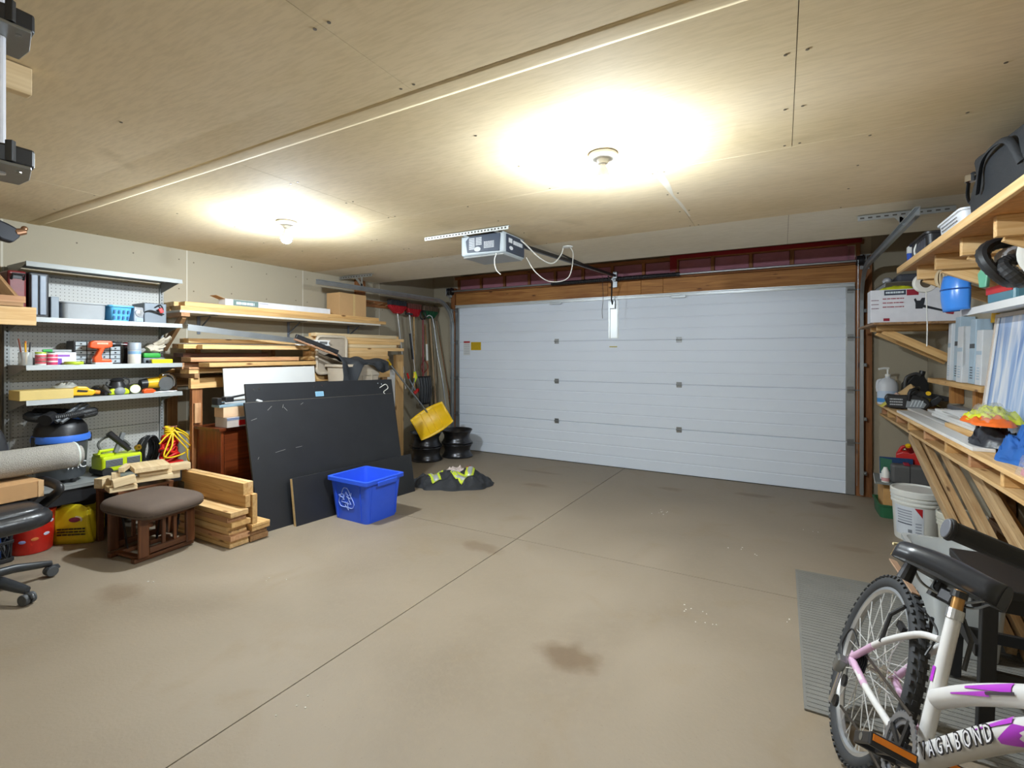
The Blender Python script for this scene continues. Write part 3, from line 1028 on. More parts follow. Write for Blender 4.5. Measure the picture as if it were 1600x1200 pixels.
G().bb((.0495, -.055, .058), (.0515, .02, .072)).build('purple_word', mat('purple2', (150, 84, 190), .5), c)
c = tag(G().bb((-.06, -.09, 0), (.06, .09, .05)).build('parts_tray', BLACKP, None, (-4.722, 1.46, S3 + .0), bevel=.006), 'low black parts tray at the back of the third shelf', 'tray')
c = T('marker', 'grey marker with green cap lying above the purple box', 'pen', (-4.585, 1.475, S3 + .1), (0, 0, R(85)))
G().cyl((-.06, 0, 0), (.07, 0, 0), .0095, n=12).build('barrel', mat('marker_grey', (170, 176, 178), .4), c)
G().cyl((.02, 0, 0), (.075, 0, 0), .0115, n=12).build('cap', mat('marker_green', (70, 176, 90), .4), c) if False else G().cyl((-.085, 0, 0), (-.035, 0, 0), .0115, n=12).build('cap', mat('marker_green', (70, 176, 90), .4), c)
tag(G().lathe([(.028, 0), (.052, 0), (.054, .003), (.054, .02), (.052, .023), (.028, .023), (.028, 0)], 26, cap=False).build('tape_roll', mat('tape_lime', (178, 200, 52), .45), None, (-4.497, 1.532, S3), smooth=40), 'flat roll of lime green tape on the third shelf', 'tape')
c = T('parts_organizer', 'black parts organizer with clear drawers behind the orange drill', 'organizer', (-4.66, 1.72, S3))
G().bb((-.07, -.155, 0), (.06, .145, .175)).build('frame', BLACKP, c, bevel=.004)
DRW = mat('drawer_clear', (176, 184, 188), .2, 0, .25, 30)
for r_ in range(5):
    for q in range(4):
        dr = G().bb((.056, -.146 + q * .0715, .008 + r_ * .033), (.068, -.082 + q * .0715, .036 + r_ * .033)).build('drawer', DRW, c, bevel=.002)
        G().bb((.068, -.118 + q * .0715, .017 + r_ * .033), (.074, -.11 + q * .0715, .026 + r_ * .033)).build('knob', BLACKP, dr)
c = T('cordless_drill', 'orange cordless drill standing on its battery on the third shelf', 'drill', (-4.51, 1.695, S3), R(0))
ORG = mat('drill_orange', (232, 84, 22), .4, 0, .05)
dm = facing((0, 0, 0), (1, 0, 0))
body = G().prism([(-.075, .125), (-.07, .165), (-.045, .178), (.055, .178), (.068, .172), (.068, .132), (.045, .125), (.02, .12), (-.0, .07), (.005, .04), (.06, .038), (.066, .012), (-.045, .012), (-.048, .05), (-.03, .075), (-.012, .115), (-.05, .118)], -.024, .024, dm).build('body', ORG, c, bevel=.009, seg=3)
G().cyl((0, .066, .152), (0, .085, .152), .022, n=16).build('clutch_ring', DARKM, c)
G().cyl((0, .085, .152), (0, .125, .152), .019, .013, n=16).build('chuck', BLACKP, c)
G().cyl((0, .125, .152), (0, .17, .152), .004, n=8).build('bit', STEEL, c)
G().bb((-.03, -.045, 0), (.03, .066, .014)).build('battery', mat('battery_grey', (196, 196, 196), .4), c, bevel=.004)
G().box((0, .016, .108), (.02, .014, .022)).build('trigger', BLACKP, c)
bd = G()
marks(bd, -.03, .148, .04, .165, 1, facing((.0245, 0, 0), (1, 0, 0)), .8, 3)
o = bd.build('brand_plate', mat('drill_pale', (240, 190, 160), .5), body)
o['kind'] = 'stuff'
jar('paste_tub', 'tall tub with label and off white base on the third shelf', 'tub', -4.535, 1.925, S3, .043, .105, mat('tub_offwhite', (214, 210, 198), .5), mat('tub_label', (160, 168, 178), .45), .06, [(.075, .1, mat('tub_blue', (130, 166, 202), .45))])
jar('jar', 'dark jar with red lid behind the white tub', 'jar', -4.68, 1.955, S3, .045, .145, mat('jar_dark', (70, 60, 58), .3), mat('lid_maroon', (140, 40, 48), .4), .022)
c = T('level_case', 'bright yellow tool case lying on the third shelf', 'case', (-4.505, 2.10, S3))
G().bb((-.025, -.075, 0), (.025, .08, .034)).build('case_body', mat('bright_yellow', (244, 226, 24), .4), c, bevel=.006)
G().bb((-.02, -.1, .004), (.02, -.075, .026)).build('end_cap', BLACKP, c, bevel=.003)
c = T('stapler_case', 'green and grey case behind the yellow case', 'case', (-4.61, 2.08, S3))
G().bb((-.05, -.08, 0), (.05, .08, .045)).build('case_base', mat('case_grey', (112, 120, 126), .5), c, bevel=.008)
G().bb((-.048, -.078, .045), (.048, .05, .085)).build('case_lid', mat('case_green', (48, 158, 60), .45), c, bevel=.012)
def crumple(name, label, cat, loc, size, mt, seed=0, folds=5.0, n=26, rot=0, pw=.6, group=None, parent=None):
    """a heap of cloth: closed lumpy surface resting on its base"""
    def f(u, v):
        a, b = 2 * PI * u, v
        r = math.sin(PI * .5 * (1 - b)) if b < 1 else 0
        r = (1 - b) ** .55
        x, y = math.cos(a) * r, math.sin(a) * r
        nz = noise.noise(Vector((x * folds * .5 + seed * 3.1, y * folds * .5, seed)))
        nz2 = abs(noise.noise(Vector((x * folds + 7, y * folds + seed, seed * 2 + 3))))
        h = (b ** pw) * (.72 + .45 * nz) - .38 * nz2 * (b > .05)
        wob = 1 + .28 * noise.noise(Vector((math.cos(a) * 1.7 + seed, math.sin(a) * 1.7, seed * .7)))
        return (x * size[0] * wob, y * size[1] * wob, max(0.0, h) * size[2])
    g = G().grid(f, n * 2, n)
    if parent:
        return g.build(name, mt, parent, loc, (0, 0, rot), smooth=180)
    return tag(g.build(name, mt, None, loc, (0, 0, rot), smooth=180), label, cat, group)
GLOVE = mat('glove_canvas', (196, 186, 168), .85, 0, .15, 30, .4, 90)
c = T('work_gloves', 'pair of pale canvas work gloves heaped on the green case', 'gloves', (-4.60, 2.10, S3 + .086), R(10))
def glove(t, m):
    G().lathe([(.0, 0), (.030, .0), (.036, .03), (.04, .06), (.034, .085), (0, .09)], 14, m @ Matrix.Diagonal((1, .5, 1, 1)), cap=False).build('palm', GLOVE, t, smooth=60)
    for q in range(4):
        xx = -.026 + q * .0175
        G().tube([m @ Vector((xx, 0, .075)), m @ Vector((xx * 1.2, .004, .11)), m @ Vector((xx * 1.3, -.006, .14 + .01 * (q in (1, 2))))], [.0105, .0105, .008], 8).build('finger', GLOVE, t, smooth=60)
    G().tube([m @ Vector((.03, 0, .035)), m @ Vector((.055, .004, .06)), m @ Vector((.062, 0, .085))], [.012, .011, .008], 8).build('thumb', GLOVE, t, smooth=60)
glove(c, Matrix.Translation((.0, -.06, .03)) @ Euler((R(-70), R(30), R(20))).to_matrix().to_4x4())
glove(c, Matrix.Translation((-.02, .0, .06)) @ Euler((R(-60), R(-30), R(-30))).to_matrix().to_4x4())

# ---- fourth shelf
tag(G().bb((0, 0, 0), (.2, .285, .068)).build('cardboard_carton', mat('cream_card', (216, 190, 118), .6), None, (-4.665, 1.235, S4), bevel=.003), 'long cream cardboard carton on the fourth shelf', 'box')
crumple('plastic_bag', 'crumpled clear plastic bag on the end of the cream carton', 'bag', (-4.58, 1.50, S4 + .069), (.045, .05, .05), mat('clear_bag', (206, 206, 196), .25, 0, .1, alpha=.6), 3, 7, 14) if False else None
c = T('jigsaw', 'yellow and black power tool beside the cream carton', 'power tool', (-4.53, 1.595, S4), R(0))
TY = mat('tool_yellow', (236, 182, 26), .4, 0, .08)
G().prism([(-.07, .012), (.05, .006), (.075, .03), (.06, .05), (.03, .058), (.02, .075), (-.04, .08), (-.07, .06), (-.085, .04)], -.028, .028, dm).build('body', TY, c, bevel=.01)
G().bb((-.03, -.06, 0), (.03, .03, .01)).build('shoe', BLACKP, c)
G().prism([(-.045, .04), (.015, .034), (.02, .046), (-.04, .056)], .0285, .031, dm).build('label', BLACKP, c)
G().cyl((0, .07, .03), (0, .1, .026), .016, n=12).build('nose', mat('tool_amber', (208, 130, 30), .4), c)
c = T('clear_bag', 'crumpled clear plastic bag lying over the yellow tool', 'bag', (-4.60, 1.52, S4 + .07))
crumple('film', '', '', (0, 0, 0), (.06, .075, .06), mat('clear_bag', (206, 206, 196), .25, 0, .1, alpha=.6), 3, 7, 14, parent=c)
c = T('tool_nozzles', 'black and grey pointed nozzles between the yellow and lime tools', 'tool', (-4.56, 1.712, S4), R(-15))
G().cyl((-.06, -.03, .035), (.05, .03, .018), .03, .012, 14).build('nozzle', BLACKP, c)
G().cyl((-.05, .02, .06), (.05, .055, .02), .026, .008, 14).build('nozzle', mat('nozzle_grey', (96, 92, 84), .5), c)
c = T('random_sander', 'lime green and black sander on the fourth shelf', 'power tool', (-4.55, 1.815, S4))
G().prism([(-.066, 0), (.066, 0), (.07, .03), (.045, .052), (-.045, .052), (-.07, .03)], -.045, .045, dm).build('shell', LIME, c, bevel=.014, seg=3)
G().lathe([(.034, 0), (.03, .012), (.012, .02), (0, .021)], 18, facing((.045, 0, .028), (1, 0, 0)), cap=False, sx=1.1).build('grey_dome', GREYP, c, smooth=60)
G().lathe([(.055, .05), (.05, .08), (.04, .1), (.048, .112), (.03, .128), (0, .13)], 18, cap=False).build('motor_top', BLACKP, c, smooth=50)
G().tube(cordpts([(-.01, -.06, .1), (.02, -.075, .075), (.02, -.02, .062), (.02, .06, .075), (.01, .075, .11), (0, .04, .13)]), .005, 6).build('cord', BLACKR, c)
c = T('work_light', 'lime work light with round white lens on the fourth shelf', 'light', (-4.53, 1.925, S4), R(-12))
G().cyl((-.05, 0, .035), (.015, 0, .038), .026, .036, 18).build('head', LIME, c)
G().cyl((.015, 0, .038), (.022, 0, .038), .033, n=20).build('lens', mat('lens_white', (224, 224, 220), .3), c)
c = T('tape_measure', 'orange and black tape measure on the fourth shelf', 'tape measure', (-4.49, 2.005, S4))
G().prism([(-.042, 0), (.042, 0), (.045, .02), (.02, .036), (-.025, .038), (-.044, .025)], -.02, .02, dm).build('case', ORG, c, bevel=.006)
G().bb((-.01, .04, .004), (.01, .06, .014)).build('tip', BLACKP, c)
c = T('circular_saw', 'yellow circular saw with silver blade guard on the fourth shelf end', 'saw', (-4.575, 2.11, S4))
G().cyl((-.03, -.07, .075), (-.03, .03, .078), .04, .048, 18).build('motor', TY, c)
G().cyl((-.03, -.115, .072), (-.03, -.07, .075), .034, .04, 18).build('motor_cap', BLACKP, c)
G().prism([(.0, .09), (.03, .15), (.06, .14), (.075, .1), (.06, .06), (.03, .04), (.0, .05)], -.04, .02, dm).build('handle', TY, c, bevel=.012)
G().tube([(0.03, .05 + .07 * math.cos(a), .075 + .075 * math.sin(a)) for a in [R(-30 + 15 * k_) for k_ in range(11)]], .011, 8, flat=1.6).build('blade_guard', CHROME, c, smooth=50)
G().cyl((.02, .055, .068), (.024, .055, .068), .058, n=24).build('blade', STEEL, c)
G().bb((-.06, -.06, 0), (.05, .115, .007)).build('shoe', STEEL, c)
c = T('drill_bits', 'loose steel drill bits lying at the right end of the fourth shelf', 'drill bits', (-4.475, 2.09, S4))
for q in range(5):
    G().cyl((.0, -.06 + q * .03, .005 + .002 * (q % 2)), (.012, -.01 + q * .03, .006), .004, n=7).build('bit', STEEL, c)

# ---- on the base deck: wet-dry vacuum, pressure washer, hoses, cord reel
v = T('shop_vacuum', 'black and blue wet and dry vacuum with its hose wound on top', 'vacuum', (-4.615, 1.50, SB))
G().lathe([(0, .03), (.125, .03), (.135, .05), (.15, .30), (0, .30)], 28, cap=False).build('drum', mat('vac_charcoal', (70, 74, 78), .45), v, smooth=40)
G().lathe([(.15, .295), (.162, .30), (.166, .32), (.16, .345), (.12, .35)], 28, cap=False).build('blue_rim', mat('vac_blue', (64, 120, 224), .4), v, smooth=40)
G().lathe([(.152, .34), (.145, .40), (.12, .44), (.07, .47), (0, .475)], 28, cap=False).build('motor_head', BLACKP, v, smooth=50)
G().box((.02, .0, .47), (.12, .2, .035), (0, R(8), 0)).build('blue_panel', mat('vac_blue', (64, 120, 224)), v, bevel=.012)
G().lathe([(.04, 0), (.044, .012), (.03, .014), (.028, -.01)], 18, facing((.135, -.03, .235), (1, -.1, 0)), cap=False).build('inlet_port', BLACKP, v, smooth=40)
for a in (20, 110, 200, 290):
    G().ball((.11 * math.cos(R(a)), .11 * math.sin(R(a)), .022), .022, 12, 8).build('caster', BLACKP, v)
for yy in (-.155, .155):
    G().box((.02, yy, .31), (.05, .022, .07)).build('latch', BLACKP, v, bevel=.006)
def corr(pts, r):
    P_ = cordpts(pts, 26)
    return P_, [r * (1 + .09 * (i % 2)) for i in range(len(P_))]
hp = [(.15 * math.cos(a) + .01, .18 * math.sin(a), .475 + .012 * math.sin(2 * a) + .018 * a / 6.28) for a in [R(20 + 40 * k_) for k_ in range(15)]]
P_, r_ = corr(hp, .024)
G().tube(P_, r_, 10).build('hose', mat('hose_black', (44, 45, 47), .5), v, smooth=30)
G().cyl((.12, -.09, .5), (.19, -.15, .475), .032, .04, 16).build('hose_cuff', BLACKP, v)
G().cyl((.17, -.085, .455), (.08, .13, .60), .014, n=12).cyl((.19, -.065, .45), (.10, .12, .555), .012, n=12).build('wand', mat('wand_grey', (84, 88, 92), .4), v)
text('lettering', 'VAC', .07, mat('print_white', (226, 228, 228), .5), v, facing((.1435, .035, .125), (1, .22, 0)), .001)
w_ = T('pressure_washer', 'lime green and black pressure washer standing on the shelf base', 'washer', (-4.575, 1.83, SB), R(3))
G().bb((-.09, -.14, .03), (.09, .13, .15)).build('housing', LIME, w_, bevel=.02, seg=3)
G().bb((-.08, -.14, .02), (.085, -.155, .09)).build('end_panel', DARKM, w_, bevel=.004) if False else None
for yy, ww in ((-.065, .11), (.065, .09)):
    o = G().bb((.088, yy - ww / 2, .07), (.0935, yy + ww / 2, .125)).build('grille', mat('grille_grey', (150, 156, 160), .4), w_)
    for q in range(4):
        G().bb((.0935, yy - ww / 2, .075 + q * .012), (.0955, yy + ww / 2, .08 + q * .012)).build('slat', DARKM, o)
G().bb((-.06, -.138, .15), (.05, -.05, .165)).tube([(0, -.13, .15), (0, -.12, .185), (0, -.03, .185), (0, -.02, .15)], .012).build('carry_handle', LIME, w_)
for a in (-.11, .1):
    G().cyl((-.1, a, .035), (.1, a, .035), .035, n=16).build('wheel', BLACKR, w_)
G().cyl((.02, -.07, .32), (.04, .06, .17), .024, .018, 14).build('spray_gun', BLACKP, w_)
G().box((.02, .0, .235), (.03, .03, .16), (R(-20), 0, 0)).build('gun_grip', mat('grip_grey', (120, 124, 126), .4), w_, bevel=.006)
G().tube(cordpts([(0, -.09, .15), (-.02, -.12, .24), (0, -.06, .29), (.02, .03, .25), (.03, .07, .2)]), .009, 8).build('inlet_hose', mat('wire_grey', (90, 92, 88), .5), w_, smooth=50)
G().lathe([(.008, -.012), (.022, -.012), (.022, .012), (.008, .012), (.008, -.012)], 16, facing((.08, .1, .185), (1, .2, .2)), cap=False).build('brass_fitting', mat('brass', (196, 160, 60), .3, .8), w_)
hc = T('hose_coil', 'coil of thin black hose beside the lime pressure washer', 'hose', (-4.62, 2.01, SB))
for q in range(6):
    ang = R(-22 + q * 9)
    cy = .02 + q * .008
    rad = .105 + .006 * (q % 3)
    pts = []
    for k_ in range(25):
        a = 2 * PI * k_ / 24
        pts.append((.05 * math.sin(a) * .5 + .01 * q - .02, cy + rad * .55 * math.cos(a + .6) * math.cos(ang), .128 + rad * math.sin(a + .6) * 1.05))
    G().tube(pts[:-1], .0085, 8, closed=True).build('hose_loop', mat('hose_gloss', (36, 37, 39), .3), hc, smooth=60)
cr_ = T('cord_reel', 'red cord reel wound with yellow extension cord at the shelf end', 'cord reel', (-4.50, 2.16, SB + .0), R(6))
RED2 = mat('reel_red', (196, 30, 26), .45, 0, .15)
G().bb((-.07, -.07, 0), (.07, .08, .035)).build('stand', RED2, cr_, bevel=.01)
for q in range(11):
    a = q / 10
    zc = .06 + a * .17
    rr = .065 * (1 - .35 * a) + .006 * math.sin(q * 2.1)
    G().tube([(rr * .8 * math.cos(t), rr * math.sin(t) + .01 * math.sin(q), zc + .02 * math.sin(t * 2 + q)) for t in [2 * PI * k_ / 18 for k_ in range(18)]], .011, 8, closed=True).build('red_cord_turn', RED2, cr_, smooth=60)
YC = mat('cord_yellow', (238, 200, 28), .45)
G().cyl((0, -.05, .315), (0, .06, .315), .008, n=10).build('crossbar', mat('bar_rust', (116, 70, 60), .5), cr_)
for q in range(5):
    zz = .245 + q * .017
    G().tube([(.03 * math.cos(t), .028 * math.sin(t), zz + .006 * math.sin(t + q)) for t in [2 * PI * k_ / 14 for k_ in range(14)]], .009, 8, closed=True).build('yellow_turn', YC, cr_, smooth=60)
loops = [[(.05, 0, .29), (.08, .06, .26), (.06, .13, .19), (.05, .14, .13), (.07, .08, .09), (.08, -.03, .075), (.08, -.09, .1), (.07, -.05, .2), (.05, 0, .29)],
         [(.05, .01, .3), (.09, .04, .23), (.08, .12, .15), (.06, .155, .16), (.05, .12, .24), (.04, .03, .31)],
         [(.05, -.01, .28), (.08, -.08, .25), (.07, -.12, .2)],
         [(.05, 0, .27), (.085, -.03, .17), (.08, -.07, .1), (.05, -.11, .01), (.04, -.09, .008)],
         [(.05, .0, .27), (.085, .05, .18), (.09, .09, .12), (.08, .1, .05), (.06, .13, .008)]]
for l_ in loops:
    G().tube(cordpts(l_), .0062, 8).build('yellow_cord', YC, cr_, smooth=60)

# ================================================================== AROUND THE OFFICE CHAIR
LEATH = mat('black_leather', (42, 43, 46), .32, 0, .2, 10, .12, 60)
ch = T('office_chair', 'black leather swivel office chair at the left edge', 'chair', (-3.86, .885, fz(.9)), R(3))
def cushion(sx, sy, sz, n=14, p=3.2, m=None, puff=.25):
    g = G()
    def f(u, v):
        a, b = 2 * PI * u, PI * (v - .5)
        def se(t, e): return math.copysign(abs(t) ** e, t)
        e1, e2 = .45, .42
        return (sx * se(math.cos(b), e1) * se(math.cos(a), e2), sy * se(math.cos(b), e1) * se(math.sin(a), e2), sz * se(math.sin(b), .8))
    return g.grid(f, n * 2, n, m)
# local +x is the way the chair faces
for q in range(5):
    a = R(72 * q + 20)
    d = Vector((math.cos(a), math.sin(a), 0))
    G().tube([d * .03 + Vector((0, 0, .115)), d * .16 + Vector((0, 0, .11)), d * .28 + Vector((0, 0, .085)), d * .33 + Vector((0, 0, .075))], [.034, .03, .025, .02], 10, flat=.75).build('base_arm', mat('chair_nylon', (52, 54, 57), .38), ch, smooth=60)
    cs = bpy.data.objects.new('caster', None)
    w2 = d * .33
    pr = Vector((-d.y, d.x, 0))
    cst = G().cyl(w2 + pr * .005 + Vector((0, 0, .03)), w2 + pr * .028 + Vector((0, 0, .03)), .03, n=18).cyl(w2 - pr * .005 + Vector((0, 0, .03)), w2 - pr * .028 + Vector((0, 0, .03)), .03, n=18).build('caster', mat('caster_grey', (70, 72, 74), .5), ch, bevel=.004)
    G().tube([w2 + Vector((0, 0, .075)), w2 + Vector((0, 0, .055)), w2 + d * .03 + Vector((0, 0, .05)), w2 + d * .036 + Vector((0, 0, .035))], .012, 8).build('caster_hood', mat('chair_nylon', (52, 54, 57)), cst, smooth=60)
    bpy.data.objects.remove(cs)
G().cyl((0, 0, .1), (0, 0, .36), .028, n=16).cyl((0, 0, .1), (0, 0, .22), .04, n=16).build('gas_lift', BLACKP, ch)
G().box((0, 0, .365), (.25, .2, .03)).build('seat_plate', DARKM, ch, bevel=.005)
cushion(.27, .27, .065, m=Matrix.Translation((.02, 0, .425))).build('seat', LEATH, ch, smooth=60)
cushion(.24, .235, .04, m=Matrix.Translation((.02, 0, .47))).build('seat_pad', LEATH, ch, smooth=60)
cushion(.055, .235, .27, m=Matrix.Translation((-.30, 0, .69)) @ Matrix.Rotation(R(-10), 4, 'Y')).build('backrest', LEATH, ch, smooth=60)
cushion(.045, .19, .07, m=Matrix.Translation((-.30, 0, .86)) @ Matrix.Rotation(R(-10), 4, 'Y')).build('head_pad', LEATH, ch, smooth=60)
for s_ in (-1, 1):
    G().tube(cordpts([(-.17, s_ * .24, .40), (-.14, s_ * .31, .49), (-.16, s_ * .31, .555), (-.05, s_ * .31, .578), (.12, s_ * .31, .57), (.14, s_ * .31, .54), (.05, s_ * .3, .48), (.0, s_ * .24, .40)], 6), .021, 10, flat=1.3).build('armrest', BLACKP, ch, smooth=60)
# things piled on the chair
cb = T('cardboard_box', 'open cardboard box sitting on the office chair seat', 'box', (-3.90, .945, .63), R(4))
G().bb((-.12, -.2, 0), (.12, .2, .095)).build('carton', CARD, cb, bevel=.003)
G().bb((.12, .175, 0), (.1225, .2, .095)).build('corner_fold', mat('card_fold', (206, 168, 124), .8), cb)
ru = T('rolled_carpet', 'grey carpet offcut rolled up and laid across the office chair', 'carpet', (-3.97, .95, .80), (0, 0, R(90)))
CARP = mat('carpet_grey', (154, 150, 142), .95, 0, .3, 140, .6, 200)
EDGE = mat('carpet_backing', (196, 204, 196), .8)
def roll(u, v):
    a = 2 * PI * 1.75 * u - .6
    rr = .042 + .028 * a / (2 * PI)
    return (-.42 + .82 * v + (.035 if u < .55 else 0) * (v > .95), rr * 1.05 * math.cos(a), rr * .95 * math.sin(a) + .02)
G().grid(roll, 60, 10).build('pile', CARP, ru, solid=.011, smooth=60)
G().tube([(.402, (.042 + .028 * a / (2 * PI)) * 1.05 * math.cos(a), (.042 + .028 * a / (2 * PI)) * .95 * math.sin(a) + .02) for a in [2 * PI * 1.75 * k_ / 50 - .6 for k_ in range(51)]], .0075, 6).build('bound_edge', EDGE, ru, smooth=60)
# crate, pail, sack
mc = T('milk_crate', 'black plastic milk crate on the floor at the left edge', 'crate', (-4.52, 1.015, fz(1.0) + .003), R(8))
for sx, sy, w1, w2 in ((0, -.15, .3, .012), (0, .15, .3, .012), (-.15, 0, .012, .3), (.15, 0, .012, .3)):
    g = G()
    for zz, hh in ((.012, .024), (.125, .02), (.26, .035)):
        g.box((sx, sy, zz), (w1, w2, hh))
    wl_ = g.build('side_rails', BLACKP, mc, bevel=.002)
    for q in range(5):
        t = -.12 + q * .06
        p0 = (sx + (t if w1 > w2 else 0), sy + (t if w2 > w1 else 0), .02)
        for dz in (1, -1):
            dt = dz * .09
            p1 = (max(-.15, min(.15, p0[0] + (dt if w1 > w2 else 0))), max(-.15, min(.15, p0[1] + (dt if w2 > w1 else 0))), .255)
            G().bar(p0, p1, .009, .006).build('lattice_bar', BLACKP, mc)
tag(G().bb((-.11, -.11, .02), (.11, .11, .19)).build('blue_carton', mat('carton_blue', (44, 74, 128), .5), None, (-4.52, 1.015, fz(1.0) + .003), (0, 0, R(8)), bevel=.004), 'dark blue carton inside the black milk crate', 'box')
rp = T('red_pail', 'red printed pail on the floor between the crate and the yellow sack', 'pail', (-4.535, 1.315, fz(1.31) + .003))
G().lathe([(0, 0), (.104, 0), (.108, .006), (.122, .26), (.128, .262), (.128, .275), (.118, .275), (.1, .02), (0, .02)], 30, cap=False).build('pail_body', mat('pail_red', (196, 38, 26), .35, 0, .25, 9), rp, smooth=40)
for k_, (a0, z0) in enumerate(((-40, .09), (-8, .1), (24, .12), (-30, .18), (10, .19), (40, .2))):
    a = R(a0)
    r0 = .108 + .014 * z0 / .26
    G().lathe([(.0, .003), (.019, .001), (.02, 0)], 14, facing((r0 * math.cos(a), r0 * math.sin(a), z0), (math.cos(a), math.sin(a), 0)), cap=False, sy=.55).build('print_spot', mat('pail_print_%d' % (k_ % 3), ((150, 158, 206), (206, 120, 60), (190, 190, 210))[k_ % 3], .4), rp)
yb = T('paper_sack', 'yellow printed paper sack with torn open top on the floor', 'sack', (-4.495, 1.56, fz(1.54) + .003), R(-52 + 90))
YS = mat('sack_yellow', (226, 204, 22), .55, 0, .08, 6, .2, 12)
def sack(u, v):
    a = 2 * PI * u
    def se(t, e): return math.copysign(abs(t) ** e, t)
    w0 = .132 - .012 * v
    d0 = .075 + .012 * math.sin(PI * v)
    x = w0 * se(math.cos(a), .35)
    y = d0 * se(math.sin(a), .4)
    h = .24 + .035 * math.sin(a * 1.5 + .8) + .01 * math.sin(7 * a)
    return (x + .006 * math.sin(9 * a + 5 * v), y + .006 * math.sin(11 * a + 4 * v) * v, h * v)
G().grid(sack, 48, 8).build('sack_body', YS, yb, solid=.004, smooth=50)
fm = facing((0, -.0885, .16), (0, -1, .03))
G().lathe([(0, .002), (.048, .001), (.048, -.003)], 24, fm @ Matrix.Translation((.03, .015, 0)), cap=False, sy=.55).build('oval_logo', mat('logo_white', (226, 214, 206), .5), yb)
G().lathe([(0, .003), (.036, .002), (.036, -.003)], 24, fm @ Matrix.Translation((.03, .015, .0015)), cap=False, sy=.5).build('logo_centre', mat('logo_maroon', (128, 40, 70), .5), yb)
o = marks(G(), -.08, -.1, .1, -.04, 3, fm, .55, 6, .003).build('print', mat('sack_print', (60, 56, 10), .6), yb)
o['kind'] = 'stuff'
tag(G().bb((-.05, -.03, 0), (.05, .03, .06)).build('sack_contents', mat('soil', (60, 44, 30), .9), None, (-4.5, 1.545, fz(1.54) + .002), (0, 0, R(38)), bevel=.01), 'dark fill inside the yellow paper sack', 'soil') if False else None

# ---- small brown side table with sanded offcuts on it
tb = T('side_table', 'small reddish brown wooden table under sanded wood offcuts', 'table', (-4.225, 1.845, fz(1.85)), R(4))
plank('table_top', (-.17, -.22, .375), (.13, .15, .395), BROWNW, tb)
for sx in (-.15, .11):
    for sy in (-.2, .13):
        plank('leg', (sx - .018, sy - .018, 0), (sx + .018, sy + .018, .375), BROWNW, tb)
plank('apron', (.10, -.18, .33), (.12, .11, .372), BROWNW, tb)
ztab = fz(1.85) + .3955
def blk(label, c_, d_, rz, rx=0, mt=PALE):
    o = plank('wood_offcut', [a - b / 2 for a, b in zip((0, 0, 0), d_)], [a + b / 2 for a, b in zip((0, 0, 0), d_)], mt)
    o.rotation_euler = (Matrix.Rotation(rz, 3, 'Z') @ Matrix.Rotation(rx, 3, 'X') @ o.rotation_euler.to_matrix()).to_euler()
    o.location = (c_[0] - .05, c_[1], c_[2])
    tag(o, label, 'wood piece')
    return o
blk('wide board offcut on top of the small brown table', (-4.14, 1.875, ztab + .125), (.26, .22, .035), R(-14))
blk('pale block directly under the wide board', (-4.13, 1.90, ztab + .087), (.16, .2, .038), R(-14))
blk('pale board under the front of the wide board', (-4.08, 1.86, ztab + .049), (.09, .26, .036), R(-16))
blk('pale slant ended block at the right end of the small table', (-4.13, 2.06, ztab + .085), (.09, .17, .05), R(-12))
blk('short block beneath the slant ended block on the small table', (-4.15, 2.03, ztab + .03), (.09, .1, .058), R(-12))
blk('pale slant ended block leaning at the front left corner of the small table', (-4.045, 1.675, ztab + .07), (.055, .13, .055), R(-14), R(8))
blk('upright pale wedge behind the leaning block on the small table', (-4.13, 1.66, ztab + .063), (.05, .05, .12), R(-20))
blk('narrow pale strip laid across the wedge on the small table', (-4.15, 1.72, ztab + .142), (.16, .035, .034), R(-35))
blk('pale block at the far left of the small table', (-4.22, 1.63, ztab + .05), (.07, .1, .07), R(20))
blk('flat strip lying under the leaning block on the small table', (-4.1, 1.68, ztab + .018), (.14, .16, .034), R(-10))

# ---- glider ottoman
ot = T('glider_ottoman', 'brown wooden glider ottoman with dark brown padded top', 'ottoman', (-3.835, 1.735, fz(1.73) + .004), R(7))
SUEDE = mat('brown_suede', (92, 78, 68), .9, 0, .16, 7, .1, 200)
cushion(.275, .225, .062, m=Matrix.Translation((.02, -.005, .335))).build('cushion', SUEDE, ot, smooth=60)
G().tube([(.02 + .268 * math.copysign(abs(math.cos(t)) ** .42, math.cos(t)), -.005 + .219 * math.copysign(abs(math.sin(t)) ** .42, math.sin(t)), .318) for t in [2 * PI * k_ / 60 for k_ in range(60)]], .005, 6, closed=True).build('piping', mat('piping_brown', (60, 48, 40), .8), ot, smooth=60)
for sx in (-.12, .13):
    plank('runner', (sx - .02, -.2, 0), (sx + .02, .19, .028), BROWNW, ot)
for sy in (-.15, .14):
    plank('base_bar', (-.12, sy - .02, .012), (.13, sy + .02, .03), BROWNW, ot)
for sx in (-.155, .165):
    sf = bpy.data.objects.new('side_frame', None)
    COL.objects.link(sf)
    sf.parent = ot
    sf.location = (sx, 0, 0)
    for sy in (-.155, .15):
        plank('post', (-.012, sy - .032, .03), (.012, sy + .032, .29), BROWNW, sf, bevel=.008)
    plank('rail', (-.012, -.123, .045), (.012, .118, .085), BROWNW, sf, bevel=.006)
    plank('rail', (-.012, -.18, .25), (.012, .175, .288), BROWNW, sf, bevel=.006)
    for sy in (-.03, .045):
        plank('slat', (-.008, sy - .011, .085), (.008, sy + .011, .25), BROWNW, sf)
for sx in (-.1, .1):
    G().bar((sx, -.13, .26), (sx, -.1, .03), .02, .004, (0, 1, 0)).bar((sx, .12, .26), (sx, .09, .03), .02, .004, (0, 1, 0)).build('swing_link', BLACKP, ot)
